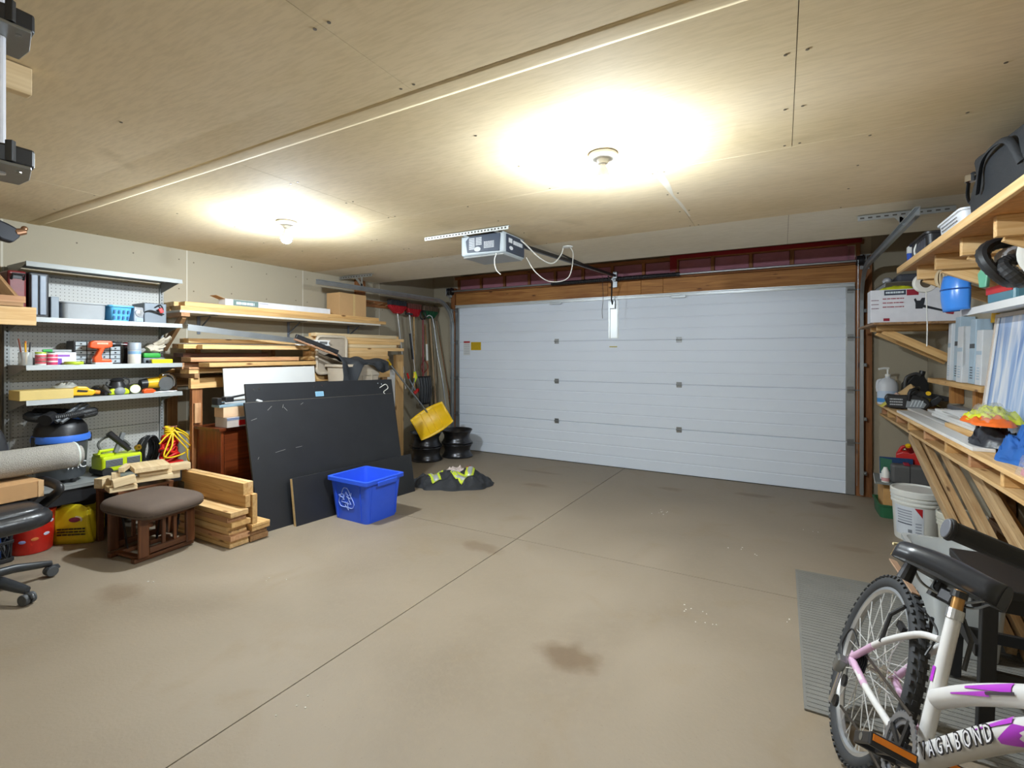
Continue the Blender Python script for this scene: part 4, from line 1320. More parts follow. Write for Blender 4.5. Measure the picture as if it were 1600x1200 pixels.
# ================================================================== LUMBER
ORD = ['lowest', 'second lowest', 'third lowest', 'fourth lowest', 'fifth lowest', 'sixth lowest', 'seventh lowest', 'eighth lowest', 'ninth lowest', 'tenth lowest']
def fl(x, y):
    return fz(y)
# stack on the floor between ottoman and black panels: near pile, far pile, two beams on top
zf = fz(2.1) + .003
z = zf
near = [(.028, -3.395, 2.015, .14), (.022, -3.40, 2.02, .135), (.036, -3.375, 2.01, .14), (.02, -3.41, 2.02, .13), (.036, -3.42, 2.01, .14), (.036, -3.37, 2.015, .14), (.036, -3.395, 2.0, .135), (.036, -3.365, 2.005, .13)]
for i, (th, xe, y0, ww) in enumerate(near):
    plank('lumber_board', (xe - .72 + .03 * (i % 3), y0, z), (xe, y0 + ww, z + th), (PINE, PINE2, REDW, PINE)[i % 4], label='short pine board, %s in the near floor pile by the ottoman' % ORD[i], cat='board', group='boards in the near floor pile')
    z += th + .001
zt1 = z
z = zf
far = [(.04, -3.385, 2.162), (.036, -3.40, 2.16), (.03, -3.37, 2.165), (.02, -3.36, 2.16)]
for i, (th, xe, y0) in enumerate(far):
    plank('lumber_board', (xe - .66 - .02 * i, y0, z), (xe, y0 + .14, z + th), (OLDW, OLDW, PINE2, PINE2)[i], label='short board, %s in the far floor pile beside the black panels' % ORD[i], cat='board', group='boards in the far floor pile')
    z += th + .001
zt2 = z
plank('lumber_beam', (-4.2, 2.125, zt1), (-3.385, 2.163, zt1 + .089), PINE2, label='thick beam on edge, near one of the lower beam pair on the floor pile', cat='beam')
plank('lumber_beam', (-4.18, 2.168, zt2), (-3.37, 2.206, zt1 + .089), PINE2, label='thick beam on edge, far one of the lower beam pair on the floor pile', cat='beam')
plank('lumber_beam', (-4.22, 2.115, zt1 + .09), (-3.395, 2.153, zt1 + .179), PINE2, label='thick beam on edge, near one of the top beam pair on the floor pile', cat='beam')
plank('lumber_beam', (-4.2, 2.158, zt1 + .09), (-3.405, 2.196, zt1 + .179), PINE, label='thick beam on edge, far one of the top beam pair on the floor pile', cat='beam')

# rack of two by fours along the left wall
rk = T('lumber_rack', 'rough wooden rack carrying lumber along the left wall', 'rack', (-4.6, 3.3, fz(3.3)))
def rp_(name, lo, hi, mt=OLDW):
    return plank(name, [lo[0] + 4.6, lo[1] - 3.3, lo[2] - fz(3.3)], [hi[0] + 4.6, hi[1] - 3.3, hi[2] - fz(3.3)], mt, rk)
for yy in (2.29, 3.3, 4.55):
    rp_('leg', (-4.44, yy, fz(yy) + .001), (-4.40, yy + .085, 1.165), STUDW if yy < 2.5 else OLDW)
    rp_('leg', (-4.84, yy, fz(yy) + .001), (-4.80, yy + .085, 1.165))
    rp_('cross_rail', (-4.84, yy + .0, 1.255), (-4.36, yy + .04, 1.294))
rp_('front_beam', (-4.42, 2.27, 1.166), (-4.38, 4.66, 1.254), PINE2)
rp_('back_beam', (-4.84, 2.27, 1.166), (-4.80, 4.66, 1.254))
rp_('leg_block', (-4.40, 2.30, .87), (-4.375, 2.35, 1.04), REDW)
def lay(y0, y1, x0, x1, z0, z1, mt, label, rot=None):
    return plank('lumber_board', (x0, y0, z0), (x1, y1, z1), mt, label=label, cat='board', group='lumber on the left rack', rot=rot)
zr = 1.2945
lay(2.255, 4.3, -4.52, -4.38, zr, zr + .036, PINE, 'pale two by six lying at the front of the lowest rack layer')
lay(2.30, 4.62, -4.70, -4.54, zr, zr + .036, OLDW, 'dark two by six in the middle of the lowest rack layer')
lay(2.25, 4.4, -4.83, -4.72, zr, zr + .036, PINE2, 'two by four against the wall in the lowest rack layer')
lay(2.25, 3.05, -4.46, -4.37, zr + .037, zr + .055, REDW, 'short thin reddish board at the left front of the rack')
lay(2.33, 3.45, -4.40, -4.25, zr + .056, zr + .092, PINE2, 'honey coloured plank jutting out over the grey sheet', rot=(0, 0, R(3)))
lay(2.25, 3.2, -4.62, -4.48, zr + .037, zr + .092, REDW, 'reddish board behind the jutting honey plank')
lay(2.27, 3.3, -4.52, -4.36, zr + .10, zr + .138, REDW, 'wide reddish brown board lying over the honey plank', rot=(0, 0, R(-2)))
lay(2.3, 3.1, -4.72, -4.56, zr + .14, zr + .176, BROWNW, 'dark brown board half hidden under the pale two by fours')
zz = zr + .21
lay(2.35, 3.42, -4.44, -4.355, zz, zz + .038, PINE, 'pale two by four at the front of the left rack bundle')
lay(2.25, 3.7, -4.54, -4.455, zz + .004, zz + .042, PINE2, 'two by four second from the front of the left rack bundle')
lay(2.25, 3.6, -4.64, -4.56, zz + .008, zz + .046, OLDW, 'two by four third from the front of the left rack bundle')
lay(2.3, 4.1, -4.56, -4.475, zz + .055, zz + .093, PINE, 'long pale two by four on top of the left rack bundle')
lay(2.33, 4.4, -4.68, -4.60, zz + .055, zz + .093, PINE, 'long two by four at the back of the left rack bundle top')
for i in range(5):
    for j in range(2):
        lay(3.52 + .05 * ((i + j) % 2), 4.90 - .07 * ((i * 2 + j) % 3), -4.45 - .095 * j, -4.36 - .095 * j, zr + .2 + i * .0395, zr + .2385 + i * .0395, (PINE, PALE, PINE2)[(i + j) % 3], 'two by four, %s %s in the right rack bundle' % (ORD[i], 'in front' if j == 0 else 'behind'))
lay(3.45, 4.60, -4.50, -4.36, zr + .037, zr + .074, PALE, 'pale sheathing board under the right rack bundle')
lay(3.48, 4.58, -4.50, -4.36, zr + .075, zr + .10, REDW, 'thin red edged board under the right rack bundle')
lay(3.42, 4.62, -4.50, -4.36, zr + .101, zr + .137, PINE2, 'yellow plank under the right rack bundle')
lay(3.46, 4.60, -4.50, -4.36, zr + .138, zr + .199, PINE, 'thick pale board directly under the right rack bundle')
for i, yy in enumerate((2.45, 3.2)):
    plank('spacer_block', (-4.82, yy, zr + .093 + .083 * 0), (-4.66 + 0, yy + .05, zr + .209), OLDW, label='short wooden spacer block between rack layers, %s one' % ('left' if i == 0 else 'right'), cat='block')
# galvanised stud lying slantwise on the rack
sm = T('steel_stud', 'galvanised steel channel lying slantwise over the left rack bundle', 'metal stud', (0, 0, 0))
G().bar((-4.33, 2.22, 1.685), (-4.30, 3.62, 1.56), .004, .05, (0, 0, 1)).bar((-4.35, 2.22, 1.71), (-4.32, 3.62, 1.585), .04, .003).build('channel', GALV, sm)
sm = T('steel_stud', 'galvanised shelf frame with short bars behind the draped black cloth', 'metal stud', (0, 0, 0))
G().bar((-4.27, 3.2, 1.600), (-4.27, 3.62, 1.600), .012, .012).build('top_bar', WHITE, sm)
G().bar((-4.27, 3.2, 1.555), (-4.27, 3.62, 1.555), .012, .012).build('bottom_bar', WHITE, sm)
for yy in (3.3, 3.48, 3.6):
    G().bar((-4.27, yy, 1.555), (-4.27, yy, 1.60), .01, .01, (0, 1, 0)).build('short_bar', WHITE, sm)

# white wall shelf above the rack
sh = T('wall_shelf', 'long white wall shelf on brackets loaded with lumber', 'shelf', (-4.67, 3.4, 1.84))
G().bb((-.175, -1.155, -.02), (.17, 1.22, 0)).build('shelf_board', mat('shelf_white', (214, 208, 196), .5), sh, bevel=.003)
for yy in (-.82, .14, 1.0):
    G().bb((-.176, yy - .015, -.19), (-.172, yy + .015, -.02)).bb((-.176, yy - .015, -.026), (.12, yy + .015, -.021)).bar((-.17, yy, -.15), (.02, yy, -.03), .006, .015).build('bracket', mat('bracket_grey', (120, 126, 136), .4, .4), sh)
plank('end_cleat', (-.16, -1.155, -.055), (.19, -1.085, -.0205), REDW, sh)
o = stick('end_brace', (.15, -1.12, -.05), (-.17, -1.12, -.33), .035, .06, OLDW, sh)
k_ = 0
for i, (x0, y0, y1, mt) in enumerate(((-4.59, 2.25, 4.72, PINE2), (-4.69, 2.27, 4.62, PINE), (-4.79, 2.26, 4.66, PINE2))):
    plank('shelf_lumber', (x0, y0, 1.8405), (x0 + .089, y1, 1.8785), mt, label='two by four on the white wall shelf, %s' % ('front of the lower row', 'middle of the lower row', 'against the wall in the lower row')[i], cat='board', group='lumber on the wall shelf')
for i, (x0, y0, y1, mt) in enumerate(((-4.60, 2.29, 4.6, PINE2), (-4.70, 2.25, 4.5, PINE), (-4.80, 2.26, 4.6, PINE))):
    plank('shelf_lumber', (x0, y0, 1.8795), (x0 + .089, y1, 1.9175), mt, label='two by four on the white wall shelf, %s' % ('front of the upper row', 'middle of the upper row', 'against the wall in the upper row')[i], cat='board', group='lumber on the wall shelf')
wbx = T('long_carton', 'long white carton with grey green label lying on the shelf lumber', 'carton', (-4.60, 3.27, 1.918), R(90 + 1))
G().bb((-.62, -.055, 0), (.60, .05, .06)).build('carton', mat('carton_white2', (226, 226, 228), .5), wbx, bevel=.002)
gl = G().bb((-.545, -.0562, .003), (-.29, -.055, .058)).build('green_label', mat('label_green', (112, 132, 128), .5), wbx)
o = marks(G(), -.10, -.017, .085, .014, 1, facing((-.415, -.0563, .03), (0, -1, 0)), .8, 8).build('label_lettering', mat('print_pale', (212, 222, 226), .5), gl)
o['kind'] = 'stuff'
o = marks(G(), -.28, .008, -.18, .02, 2, facing((0, -.0553, .03), (0, -1, 0)), .6, 3).build('small_print', mat('print_mauve', (150, 146, 170), .5), wbx)
o['kind'] = 'stuff'
G().box((-.66, 0, .072), (.085, .1, .003), (0, R(18), 0)).build('end_flap', CARD, wbx)
G().box((-.645, .0, -.004), (.05, .1, .003), (0, R(-12), 0)).build('end_flap', CARD, wbx) if False else None
kb = T('cardboard_box', 'plain cardboard box at the far end of the wall shelf', 'box', (-4.66, 4.22, 1.918), R(0))
G().bb((-.11, -.22, 0), (.11, .2, .27)).build('carton', mat('card_plain', (196, 156, 108), .8, 0, .06), kb, bevel=.003)
G().bb((.1102, -.015, 0), (.111, .02, .27)).build('tape_strip', mat('card_tape', (208, 176, 120), .5), kb)
plank('wall_stud', (-4.848, 4.50, 1.93), (-4.81, 4.66, 2.42), STUDW, label='brown upright board on the wall behind the cardboard box', cat='board')
# tool hanging rail on the wall
tr_ = T('tool_rail', 'brown wooden tool rail with pegs on the wall above the shovels', 'rail', (-4.83, 5.3, 2.13))
plank('rail_board', (-.018, -.7, -.04), (.0, .78, .05), STUDW, tr_)
for q in range(9):
    G().cyl((0, -.55 + q * .15, 0), (.09, -.55 + q * .15, .015), .009, n=8).build('peg', OLDW, tr_)

# ================================================================== SHEETS, DRESSER, BIN
BIRCHD = BIRCH
dz = fz(3.2)
dr = T('red_dresser', 'dark reddish brown wooden dresser behind the black panels', 'dresser', (-4.30, 3.3, dz), 0)
plank('side_panel', (.10 - .18, -.98, .02), (.27, -.955, .76), BIRCH, dr)
plank('side_panel', (-.08, .955, .02), (.27, .98, .76), BIRCH, dr)
plank('top_panel', (-.09, -1.0, .76), (.285, 1.0, .785), BIRCH, dr)
plank('back_panel', (-.08, -.955, .02), (-.065, .955, .76), BIRCH, dr)
plank('front_panel', (.25, -.95, .03), (.268, .95, .755), BIRCH, dr)
dtop = dz + .7855
# goods on the dresser end
c = T('tile_cutter', 'black and silver tile cutter lying on the dresser end', 'cutter', (-4.09, 2.47, dtop + .17), R(90))
G().bb((-.16, -.06, 0), (.25, .06, .02)).build('base_plate', mat('cutter_pale', (150, 176, 190), .35, .3), c, bevel=.003)
for yy in (-.02, .02):
    G().cyl((-.16, yy, .045), (.25, yy, .045), .008, n=10).build('guide_rod', CHROME, c)
G().box((-.15, 0, .05), (.035, .09, .06)).build('end_block', BLACKP, c, bevel=.006)
G().box((-.06, 0, .06), (.07, .07, .045)).bar((-.06, 0, .07), (.18, 0, .1), .022, .016).build('handle', BLACKP, c, bevel=.006)
c = T('flat_carton', 'flat pale cardboard carton under the tile cutter', 'carton', (-4.09, 2.47, dtop + .086), R(88))
G().bb((-.13, -.07, 0), (.24, .07, .082)).build('carton', mat('card_pale', (214, 180, 146), .7), c, bevel=.002)
c = T('tool_box_carton', 'carton with red picture under the flat pale carton', 'carton', (-4.08, 2.50, dtop + .001), R(91))
G().bb((-.15, -.08, 0), (.2, .085, .083)).build('carton', mat('card_grey', (196, 184, 176), .6), c, bevel=.002)
G().bb((-.05, -.0815, .012), (.05, -.08, .055)).build('red_picture', mat('pic_red', (206, 34, 38), .5), c)
G().bb((-.15, -.0815, .06), (.2, -.08, .08)).build('blue_edge', mat('pic_blue', (120, 132, 160), .5), c)
# leaning sheets (each foot on the slab)
def sheet(name, label, cat, foot0, foot1, top0, th, mt, bevel=.002, edge=None):
    """board standing on two foot points and leaning so that foot0's top reaches top0"""
    f0, f1, t0 = Vector(foot0), Vector(foot1), Vector(top0)
    a = (f1 - f0)
    ln = a.length
    a.normalize()
    u = (t0 - f0)
    u = u - a * u.dot(a)
    h = u.length
    u.normalize()
    n = a.cross(u).normalized()
    m = Matrix((a, u, n)).transposed().to_4x4()
    m.translation = f0
    o = G().bb((0, 0, -th), (ln, h, 0)).build(name, mt, None, bevel=bevel, mw=m)
    tag(o, label, cat)
    return o, ln, h, th
sheet('drywall_sheet', 'pale grey sheet leaning against the lumber rack', 'sheet', (-4.0, 2.50, fz(2.5)), (-4.0, 3.58, fz(3.58)), (-4.2, 2.50, 1.325), .012, mat('sheet_grey', (206, 206, 204), .6, 0, .05, 4)) if False else None
o, ln, h, th = sheet('pale_sheet', 'pale grey sheet standing behind the black panels', 'sheet', (-4.195, 2.46, dtop), (-4.195, 3.40, dtop), (-4.24, 2.46, 1.335), .012, mat('sheet_grey', (206, 206, 204), .6, 0, .05, 4))
SCR = mat('chipped_edge', (176, 160, 136), .8, 0, .3, 40)
o, ln, h, th = sheet('black_board', 'tall black board at the back, with cam holes and a small sticker', 'panel', (-3.66, 2.40, fz(2.4)), (-3.60, 4.06, fz(4.06)), (-3.885, 2.39, 1.215), .02, BLACKB)
for xx, yy in ((.07, h - .05), (.115, h - .045), (.66, h - .045), (.74, h - .04), (1.45, h - .04), (1.5, h - .05)):
    G().cyl((xx, yy, -.004), (xx, yy, .002), .007, n=10).build('cam_hole', CHROME, o)
for yy in (h - .15, h - .2):
    G().box((.1, yy, .012), (.05, .018, .02), (0, 0, R(-20))).build('bracket_clip', mat('clip_grey', (196, 198, 198), .4), o, bevel=.004)
st = G().bb((.66, h - .14, 0), (.75, h - .095, .0012)).build('sticker', mat('sticker_blue', (150, 196, 220), .5), o)
g_ = marks(G(), .665, h - .135, .745, h - .1, 3, Matrix.Translation((0, 0, .001)), .5, 3, .0006).build('sticker_print', mat('sticker_ink', (90, 130, 160), .5), o)
g_['kind'] = 'stuff'
G().tube(cordpts([(1.46, h - .09, .01), (1.52, h - .06, .04), (1.56, h - .1, .03), (1.5, h - .14, .02), (1.53, h - .18, .03)]), .0045, 6).build('dangling_cord', WIRE, o)
o, ln, h, th = sheet('black_board', 'large black board with scratched top edge leaning in front', 'panel', (-3.49, 2.30, fz(2.30)), (-3.40, 3.86, fz(3.86)), (-3.735, 2.32, 1.075), .022, BLACKB)
G().bb((.001, h - .0005, -th + .002), (ln - .001, h + .0006, -.002)).build('worn_edge', SCR, o)
for xx, yy, l_, a in ((.2, h - .06, .05, 40), (.32, h - .05, .03, 70), (.34, h - .075, .045, -50), (.5, h - .04, .03, 30), (.06, h - .14, .05, 15), (.25, h - .42, .09, 8), (.42, h - .41, .06, 4), (.06, h - .45, .02, 60)):
    G().box((xx, yy, .0004), (l_, .003, .001), (0, 0, R(a))).build('scratch', mat('scratch', (140, 138, 134), .8), o)
o, ln, h, th = sheet('black_board', 'low black board with raw chipboard end, nearest the blue bin', 'panel', (-3.40, 2.555, fz(2.555)), (-3.30, 3.88, fz(3.88)), (-3.47, 2.56, .452), .03, BLACKB)
G().bb((-.0012, .001, -th + .001), (.0, h - .001, -.001)).build('raw_end', mat('chipboard', (206, 174, 122), .85, 0, .25, 90), o)

# blue recycling bin
bx, by = -3.135, 3.045
rb = T('recycling_bin', 'blue plastic recycling bin in front of the black panels', 'bin', (bx, by, fz(by)), R(-2))
BLUE = mat('bin_blue', (48, 92, 226), .38, 0, .04)
tray('', '', '', (bx - .24, by - .205, 0), (bx + .21, by + .2, .36), BLUE, th=.006, taper=.035, rim=.03, parent=rb)
G().bb((.05, .0, 0), (.1, .0, 0)) if False else None
G().bb((.238, -.1, .305), (.252, .12, .345)).build('hand_grip', BLUE, rb, bevel=.006)
for yy in (-.13, .15):
    G().bar((.192, yy, .02), (.218, yy, .32), .012, .01, (1, 0, 0)).build('rib', BLUE, rb)
for xx in (-.16, .14):
    G().bar((xx * .93, -.172, .02), (xx, -.198, .32), .012, .01, (0, 1, 0)).build('rib', BLUE, rb)
sym = bpy.data.objects.new('recycling_symbol', None)
COL.objects.link(sym)
sym.parent = rb
fm = facing((-.03, -.1885, .185), (0, -1, -.09)) @ Matrix.Scale(1.4, 4)
SYM = mat('symbol_pale', (166, 190, 255), .5)
sym.matrix_basis = fm
# three bent arrows chasing one another, drawn as outlines
for q in range(3):
    m = Matrix.Rotation(R(120 * q), 4, 'Z')
    segs = [[(-.045, .012), (-.022, .056), (-.012, .066), (.012, .066), (.022, .056), (.034, .036), (.045, .043), (.036, .006), (.003, .018), (.014, .024), (.003, .044), (-.02, .004), (-.045, .012)]]
    for sgm in segs:
        G().tube([m @ Vector((x_ * 1.05, y_ * 1.05, 0)) for x_, y_ in sgm], .0021, 5).build('arrow', SYM, sym)

# ---- tan tote with draped black cloth, on the dresser
TAN = mat('tote_tan', (186, 172, 152), .5, 0, .05)
tt = T('storage_tote', 'tan plastic storage tote standing on the dresser', 'tote', (-4.16, 3.86, dtop))
tray('', '', '', (-4.31, 3.62, dtop), (-4.03, 4.16, dtop + .50), TAN, th=.006, taper=.025, rim=.025, parent=tt)
for yy in (-.13, .0, .13):
    G().bar((.125, yy, .05), (.14, yy, .42), .012, .01, (1, 0, 0)).build('rib', TAN, tt)
G().box((.13, 0, .40), (.02, .5, .06)).build('band', TAN, tt, bevel=.006)
ld = T('tote_lid', 'tan plastic tote lid standing upright behind the tote', 'lid', (-4.332, 3.70, dtop + .43), (0, 0, 0))
def rrect(a, b, r, n=5):
    out = []
    for cx, cy, a0 in ((a - r, b - r, 0), (-a + r, b - r, 90), (-a + r, -b + r, 180), (a - r, -b + r, 270)):
        for k_ in range(n):
            an = R(a0 + 90 * k_ / (n - 1))
            out.append((cx + r * math.cos(an), cy + r * math.sin(an)))
    return out
lm = facing((0, 0, .17), (1, 0, 0))
G().prism(rrect(.20, .2, .05), -.006, .004, lm).build('lid_plate', mat('lid_inner', (170, 156, 138), .55), ld)
G().tube([lm @ Vector((x, y, .004)) for x, y in rrect(.2, .2, .05)], .018, 8, closed=True).build('lid_rim', TAN, ld, smooth=60)
DCL = mat('dark_cloth', (38, 41, 46), .75, 0, .3, 12, .3, 120)
def drape(u, v):
    """cloth thrown over the tote's left corner"""
    y = 3.56 + .66 * u
    s_ = v
    fold = .018 * math.sin(14 * u + 5 * v) + .012 * math.sin(27 * u - 3 * v + 1)
    if s_ < .45:
        q = s_ / .45
        x = -4.30 + .30 * q
        z = dtop + .515 + .05 * math.sin(PI * q) * (1 - .5 * u) + .07 * (1 - u) ** 2 * (1 - q)
    else:
        q = (s_ - .45) / .55
        x = -4.0 + .025 * math.sin(q * 2)
        ln_ = .07 + .30 * max(0, 1 - abs(u - .12) / .22) + .05 * math.sin(9 * u)
        z = dtop + .515 - ln_ * q
    return (x + fold * (.4 + .6 * v), y + .01 * math.sin(9 * v + 4 * u), z + fold * .7 * (v < .5))
tag(G().grid(drape, 60, 34).build('black_cloth', DCL, None, solid=.004, smooth=180), 'crumpled black cloth draped over the tan tote', 'cloth')
c = T('flat_bar', 'black and brown flat bar sloping down to the black cloth', 'bar', (0, 0, 0))
G().bar((-4.20, 3.15, 1.64), (-4.12, 3.60, 1.48), .03, .04).build('black_bar', BLACKP, c, bevel=.004)
G().bar((-4.18, 3.12, 1.605), (-4.10, 3.60, 1.435), .03, .016).build('brown_bar', mat('bar_brown', (150, 112, 84), .5), c)

# ================================================================== FAR LEFT CORNER: SHOVELS, BROOMS, RIMS
def lathe_wheel(t, z0):
    g = G()
    prof = [(.215, 0), (.218, .006), (.21, .014), (.2, .02), (.196, .035), (.186, .05), (.178, .075), (.178, .11), (.188, .13), (.198, .145), (.202, .16), (.212, .17), (.218, .176), (.215, .182), (.205, .176), (.19, .16), (.175, .13), (.165, .11), (.15, .1)]
    G().lathe(prof, 40, Matrix.Translation((0, 0, z0)), cap=False).build('barrel', t[1], t[0], solid=.004, smooth=35)
    dk = G().lathe([(.17, .10), (.14, .125), (.11, .13), (.075, .105), (.05, .1), (.03, .1)], 40, Matrix.Translation((0, 0, z0)), cap=False).build('disc', t[1], t[0], solid=.005, smooth=35)
    for q in range(5):
        a = R(72 * q)
        G().cyl((.055 * math.cos(a), .055 * math.sin(a), z0 + .103), (.055 * math.cos(a), .055 * math.sin(a), z0 + .1075), .008, n=8).build('bolt_hole', HOLE, dk)
RIM = mat('rim_black', (70, 70, 73), .3, .8, .2, 10)
def rim(x, y, z, label):
    t = T('wheel_rim', label, 'wheel rim', (x, y, z), random.uniform(0, 3), 'black steel wheel rims')
    lathe_wheel((t, RIM), 0)
rim(-4.23, 5.20, fz(5.2) + .006, 'black steel wheel rim, lower of the pair under the yellow shovel')
rim(-4.235, 5.195, fz(5.2) + .198, 'black steel wheel rim, upper of the pair under the yellow shovel')
rim(-4.02, 5.63, fz(5.6) + .006, 'black steel wheel rim, lower of the pair by the door')
rim(-4.025, 5.625, fz(5.6) + .198, 'black steel wheel rim, upper of the pair by the door')
# yellow snow shovel propped on the rims
ys_ = T('snow_shovel', 'yellow snow shovel with metal shaft resting on the wheel rims', 'shovel', (0, 0, 0))
def blade(u, v):
    a = -.24 + .48 * u
    return (a, .075 * math.sin(PI * v * .8) - .05 * (2 * u - 1) ** 2, .38 * v - .06 * (2 * u - 1) ** 2 * (v - .3))
bm2 = Matrix.Translation((-3.95, 5.11, .425)) @ Euler((R(-20), R(-30), R(40))).to_matrix().to_4x4()
G().grid(blade, 18, 10, bm2).build('blade', YELP, ys_, solid=.005, smooth=60)
for uu in (.3, .5, .7):
    G().tube([bm2 @ (Vector(blade(uu, v)) + Vector((0, -.004, 0))) for v in (.1, .4, .7, .95)], .006, 6).build('rib', YELP, ys_)
top = Vector((-4.49, 4.74, 1.36))
bot = bm2 @ Vector(blade(.5, .85))
G().tube([bot, bot.lerp(top, .5), top], .012, 10).build('shaft', STEEL, ys_, smooth=60)
dd = (top - bot).normalized()
G().tube([top - dd * .06, top, top + dd * .05], [.018, .02, .02], 10).build('socket', YELP, ys_, smooth=60)
sdv = Vector((.55, -.8, .1)).normalized()
G().tube(cordpts([top + dd * .04, top + dd * .07 + sdv * .06, top + dd * .15 + sdv * .065, top + dd * .17, top + dd * .15 - sdv * .065, top + dd * .07 - sdv * .06, top + dd * .04], 5), .014, 8).build('grip', YELP, ys_, smooth=60)
# brooms hung head up
def broom(label, y, z, x, hcol, bcol, shaft_m, lean, w_=.34, hm=None):
    t = T('push_broom', label, 'broom', (x, y, z), (0, 0, 0))
    hmat = hm or mat('broom_' + hcol[0], hcol[1], .5)
    G().prism([(-w_ / 2, .03), (-w_ / 2, .0), (-.06, -.085), (.06, -.085), (w_ / 2, .0), (w_ / 2, .03)], -.03, .03, facing((.03, 0, 0), (1, 0, 0))).build('head_block', hmat, t, bevel=.01)
    for q in range(7):
        yy = (q - 3) * w_ * .14
        G().bar((.062, yy, .02), (.062, yy * .5, -.07), .008, .01, (1, 0, 0)).build('head_rib', hmat, t)
    br = mat('bristle_' + bcol[0], bcol[1], .9, 0, .3, 60)
    for q in range(int(w_ / .04)):
        yy = -w_ / 2 + .024 + q * .04
        G().box((.03, yy, .065), (.07, .03, .07), None, 1.12).build('bristle_tuft', br, t)
    G().cyl((.03, 0, -.08), (.03 + lean[0], lean[1], lean[2]), .0125, n=10).build('handle', shaft_m, t)
    return t
broom('red broom with black bristles hung head up, nearest the shelf', 5.18, 2.11, -4.76, ('red', (176, 26, 36)), ('black', (52, 54, 60)), CHROME, (.02, .14, -1.15))
broom('red broom hung head up, second from the shelf', 5.54, 2.09, -4.77, ('red', (176, 26, 36)), ('rust', (120, 70, 62)), PINE, (.03, -.02, -1.2), .3)
broom('green push broom hung head up beside the door track', 5.90, 2.085, -4.76, ('green', (34, 92, 62)), ('brown', (112, 92, 76)), mat('handle_tan', (170, 142, 108), .5), (.05, .1, -1.55), .34)
c = T('ice_scraper', 'silver telescopic snow brush with lime grip among the brooms', 'snow brush', (-4.665, 5.35, 0))
G().cyl((0, 0, 2.05), (.0, .12, 1.2), .011, n=10).build('tube', CHROME, c)
G().cyl((.0, .02, 1.75), (.0, .08, 1.38), .016, n=10).build('foam_sleeve', DARKM, c)
G().tube([(0, .12, 1.2), (.005, .14, 1.12), (.01, .1, 1.05)], [.02, .026, .016], 10).build('lime_grip', LIME, c, smooth=60)
G().box((.0, .0, 2.03), (.03, .14, .03)).build('brush_head', BLACKP, c, bevel=.005)
c = T('snow_shovel', 'black snow shovel with red shaft hanging in the corner', 'shovel', (-4.70, 5.70, 0))
G().cyl((0, 0, 1.98), (.03, -.03, 1.12), .0135, n=10).build('shaft', mat('shaft_red', (122, 26, 30), .4), c)
G().tube(cordpts([(0, 0, 1.97), (0, .055, 2.0), (0, .05, 2.08), (0, 0, 2.10), (0, -.05, 2.08), (0, -.055, 2.0), (0, 0, 1.97)], 5), .012, 8).build('grip', BLACKP, c, smooth=60)
G().tube(cordpts([(.03, -.03, 1.16), (.05, .06, 1.26), (.03, -.01, 1.36), (.05, -.1, 1.26), (.03, -.03, 1.16)], 5), .006, 6).build('wire_brace', mat('shaft_red', (122, 26, 30)), c)
def blade2(u, v):
    a = -.15 + .3 * u
    w2 = 1 - .25 * max(0, v - .7) / .3
    return (.05 + .05 * math.sin(PI * u) * .6 + .03 * math.sin(PI * v), a * w2, 1.13 - .42 * v)
G().grid(blade2, 12, 10).build('blade', BLACKP, c, loc=(0, -.03, 0), solid=.005, smooth=60)
for q in range(5):
    G().tube([Vector(blade2(.14 + .18 * q, v)) + Vector((.006, -.03, 0)) for v in (.05, .35, .65, .95)], .004, 6).build('rib', mat('rib_grey', (84, 86, 90), .4), c)
c = T('garden_shovel', 'wooden handled shovel with steel blade standing by the corner', 'shovel', (-4.66, 5.80, fz(5.8)))
G().cyl((-.1, .02, 1.9), (.0, 0, .85), .014, n=10).build('handle', wood('handle_wood', (186, 146, 104), (156, 112, 74), knots=False), c)
G().cyl((-.06, .01, 1.6), (-.045, .008, 1.35), .0165, n=10).build('white_sleeve', WHITEP, c)
G().tube([(0, 0, .9), (.01, 0, .75), (.015, 0, .6)], [.02, .018, .012], 10).build('socket', DARKM, c)
G().prism([(-.1, .62), (.1, .62), (.105, .35), (.06, .2), (0, .12), (-.06, .2), (-.105, .35)], -.003, .003, facing((.02, 0, 0), (1, 0, 0))).build('blade', DARKM, c)
c = T('steel_pole', 'long bent grey steel pole standing by the door track', 'pole', (-4.55, 5.88, 0))
G().tube(cordpts([(-.17, -.08, 2.02), (-.12, -.05, 2.04), (-.08, -.02, 1.95), (-.02, .0, 1.5), (.08, .01, 1.0), (.2, .02, fz(5.9) + .01)]), .012, 10).build('pole', STEEL, c, smooth=60)
c = T('thin_rod', 'thin brown rod leaning in the corner beside the door', 'rod', (-4.72, 6.05, 0))
G().cyl((0, 0, 1.98), (.24, .03, .72), .006, n=8).build('rod', STUDW, c)
# boards standing behind the black panels
plank('upright_board', (-4.60, 4.80, fz(4.8) + .0), (-4.56, 4.95, 1.25), WHITE, label='white painted board standing by the end of the rack', cat='board')
plank('upright_board', (-4.62, 4.98, fz(4.98) + .0), (-4.58, 5.14, 1.45), PINE2, label='yellow pine board standing behind the yellow shovel', cat='board')
c = T('garden_shears', 'red and grey garden shears hanging between the shovels', 'shears', (-4.66, 5.42, 1.0), (R(10), 0, 0))
G().bar((0, -.06, .12), (0, .05, -.1), .02, .012, (1, 0, 0)).bar((.01, .05, .1), (.01, -.05, -.08), .02, .012, (1, 0, 0)).build('blades', STEEL, c)
G().tube([(0, -.06, .12), (0, -.08, .2)], .014, 8).build('handle', REDP, c)
G().tube([(0, .05, .1), (0, .08, .18)], .014, 8).build('handle', YELP, c)
G().box((.01, .05, -.1), (.03, .12, .04), (R(20), 0, 0)).build('foot_guard', REDP, c, bevel=.006)
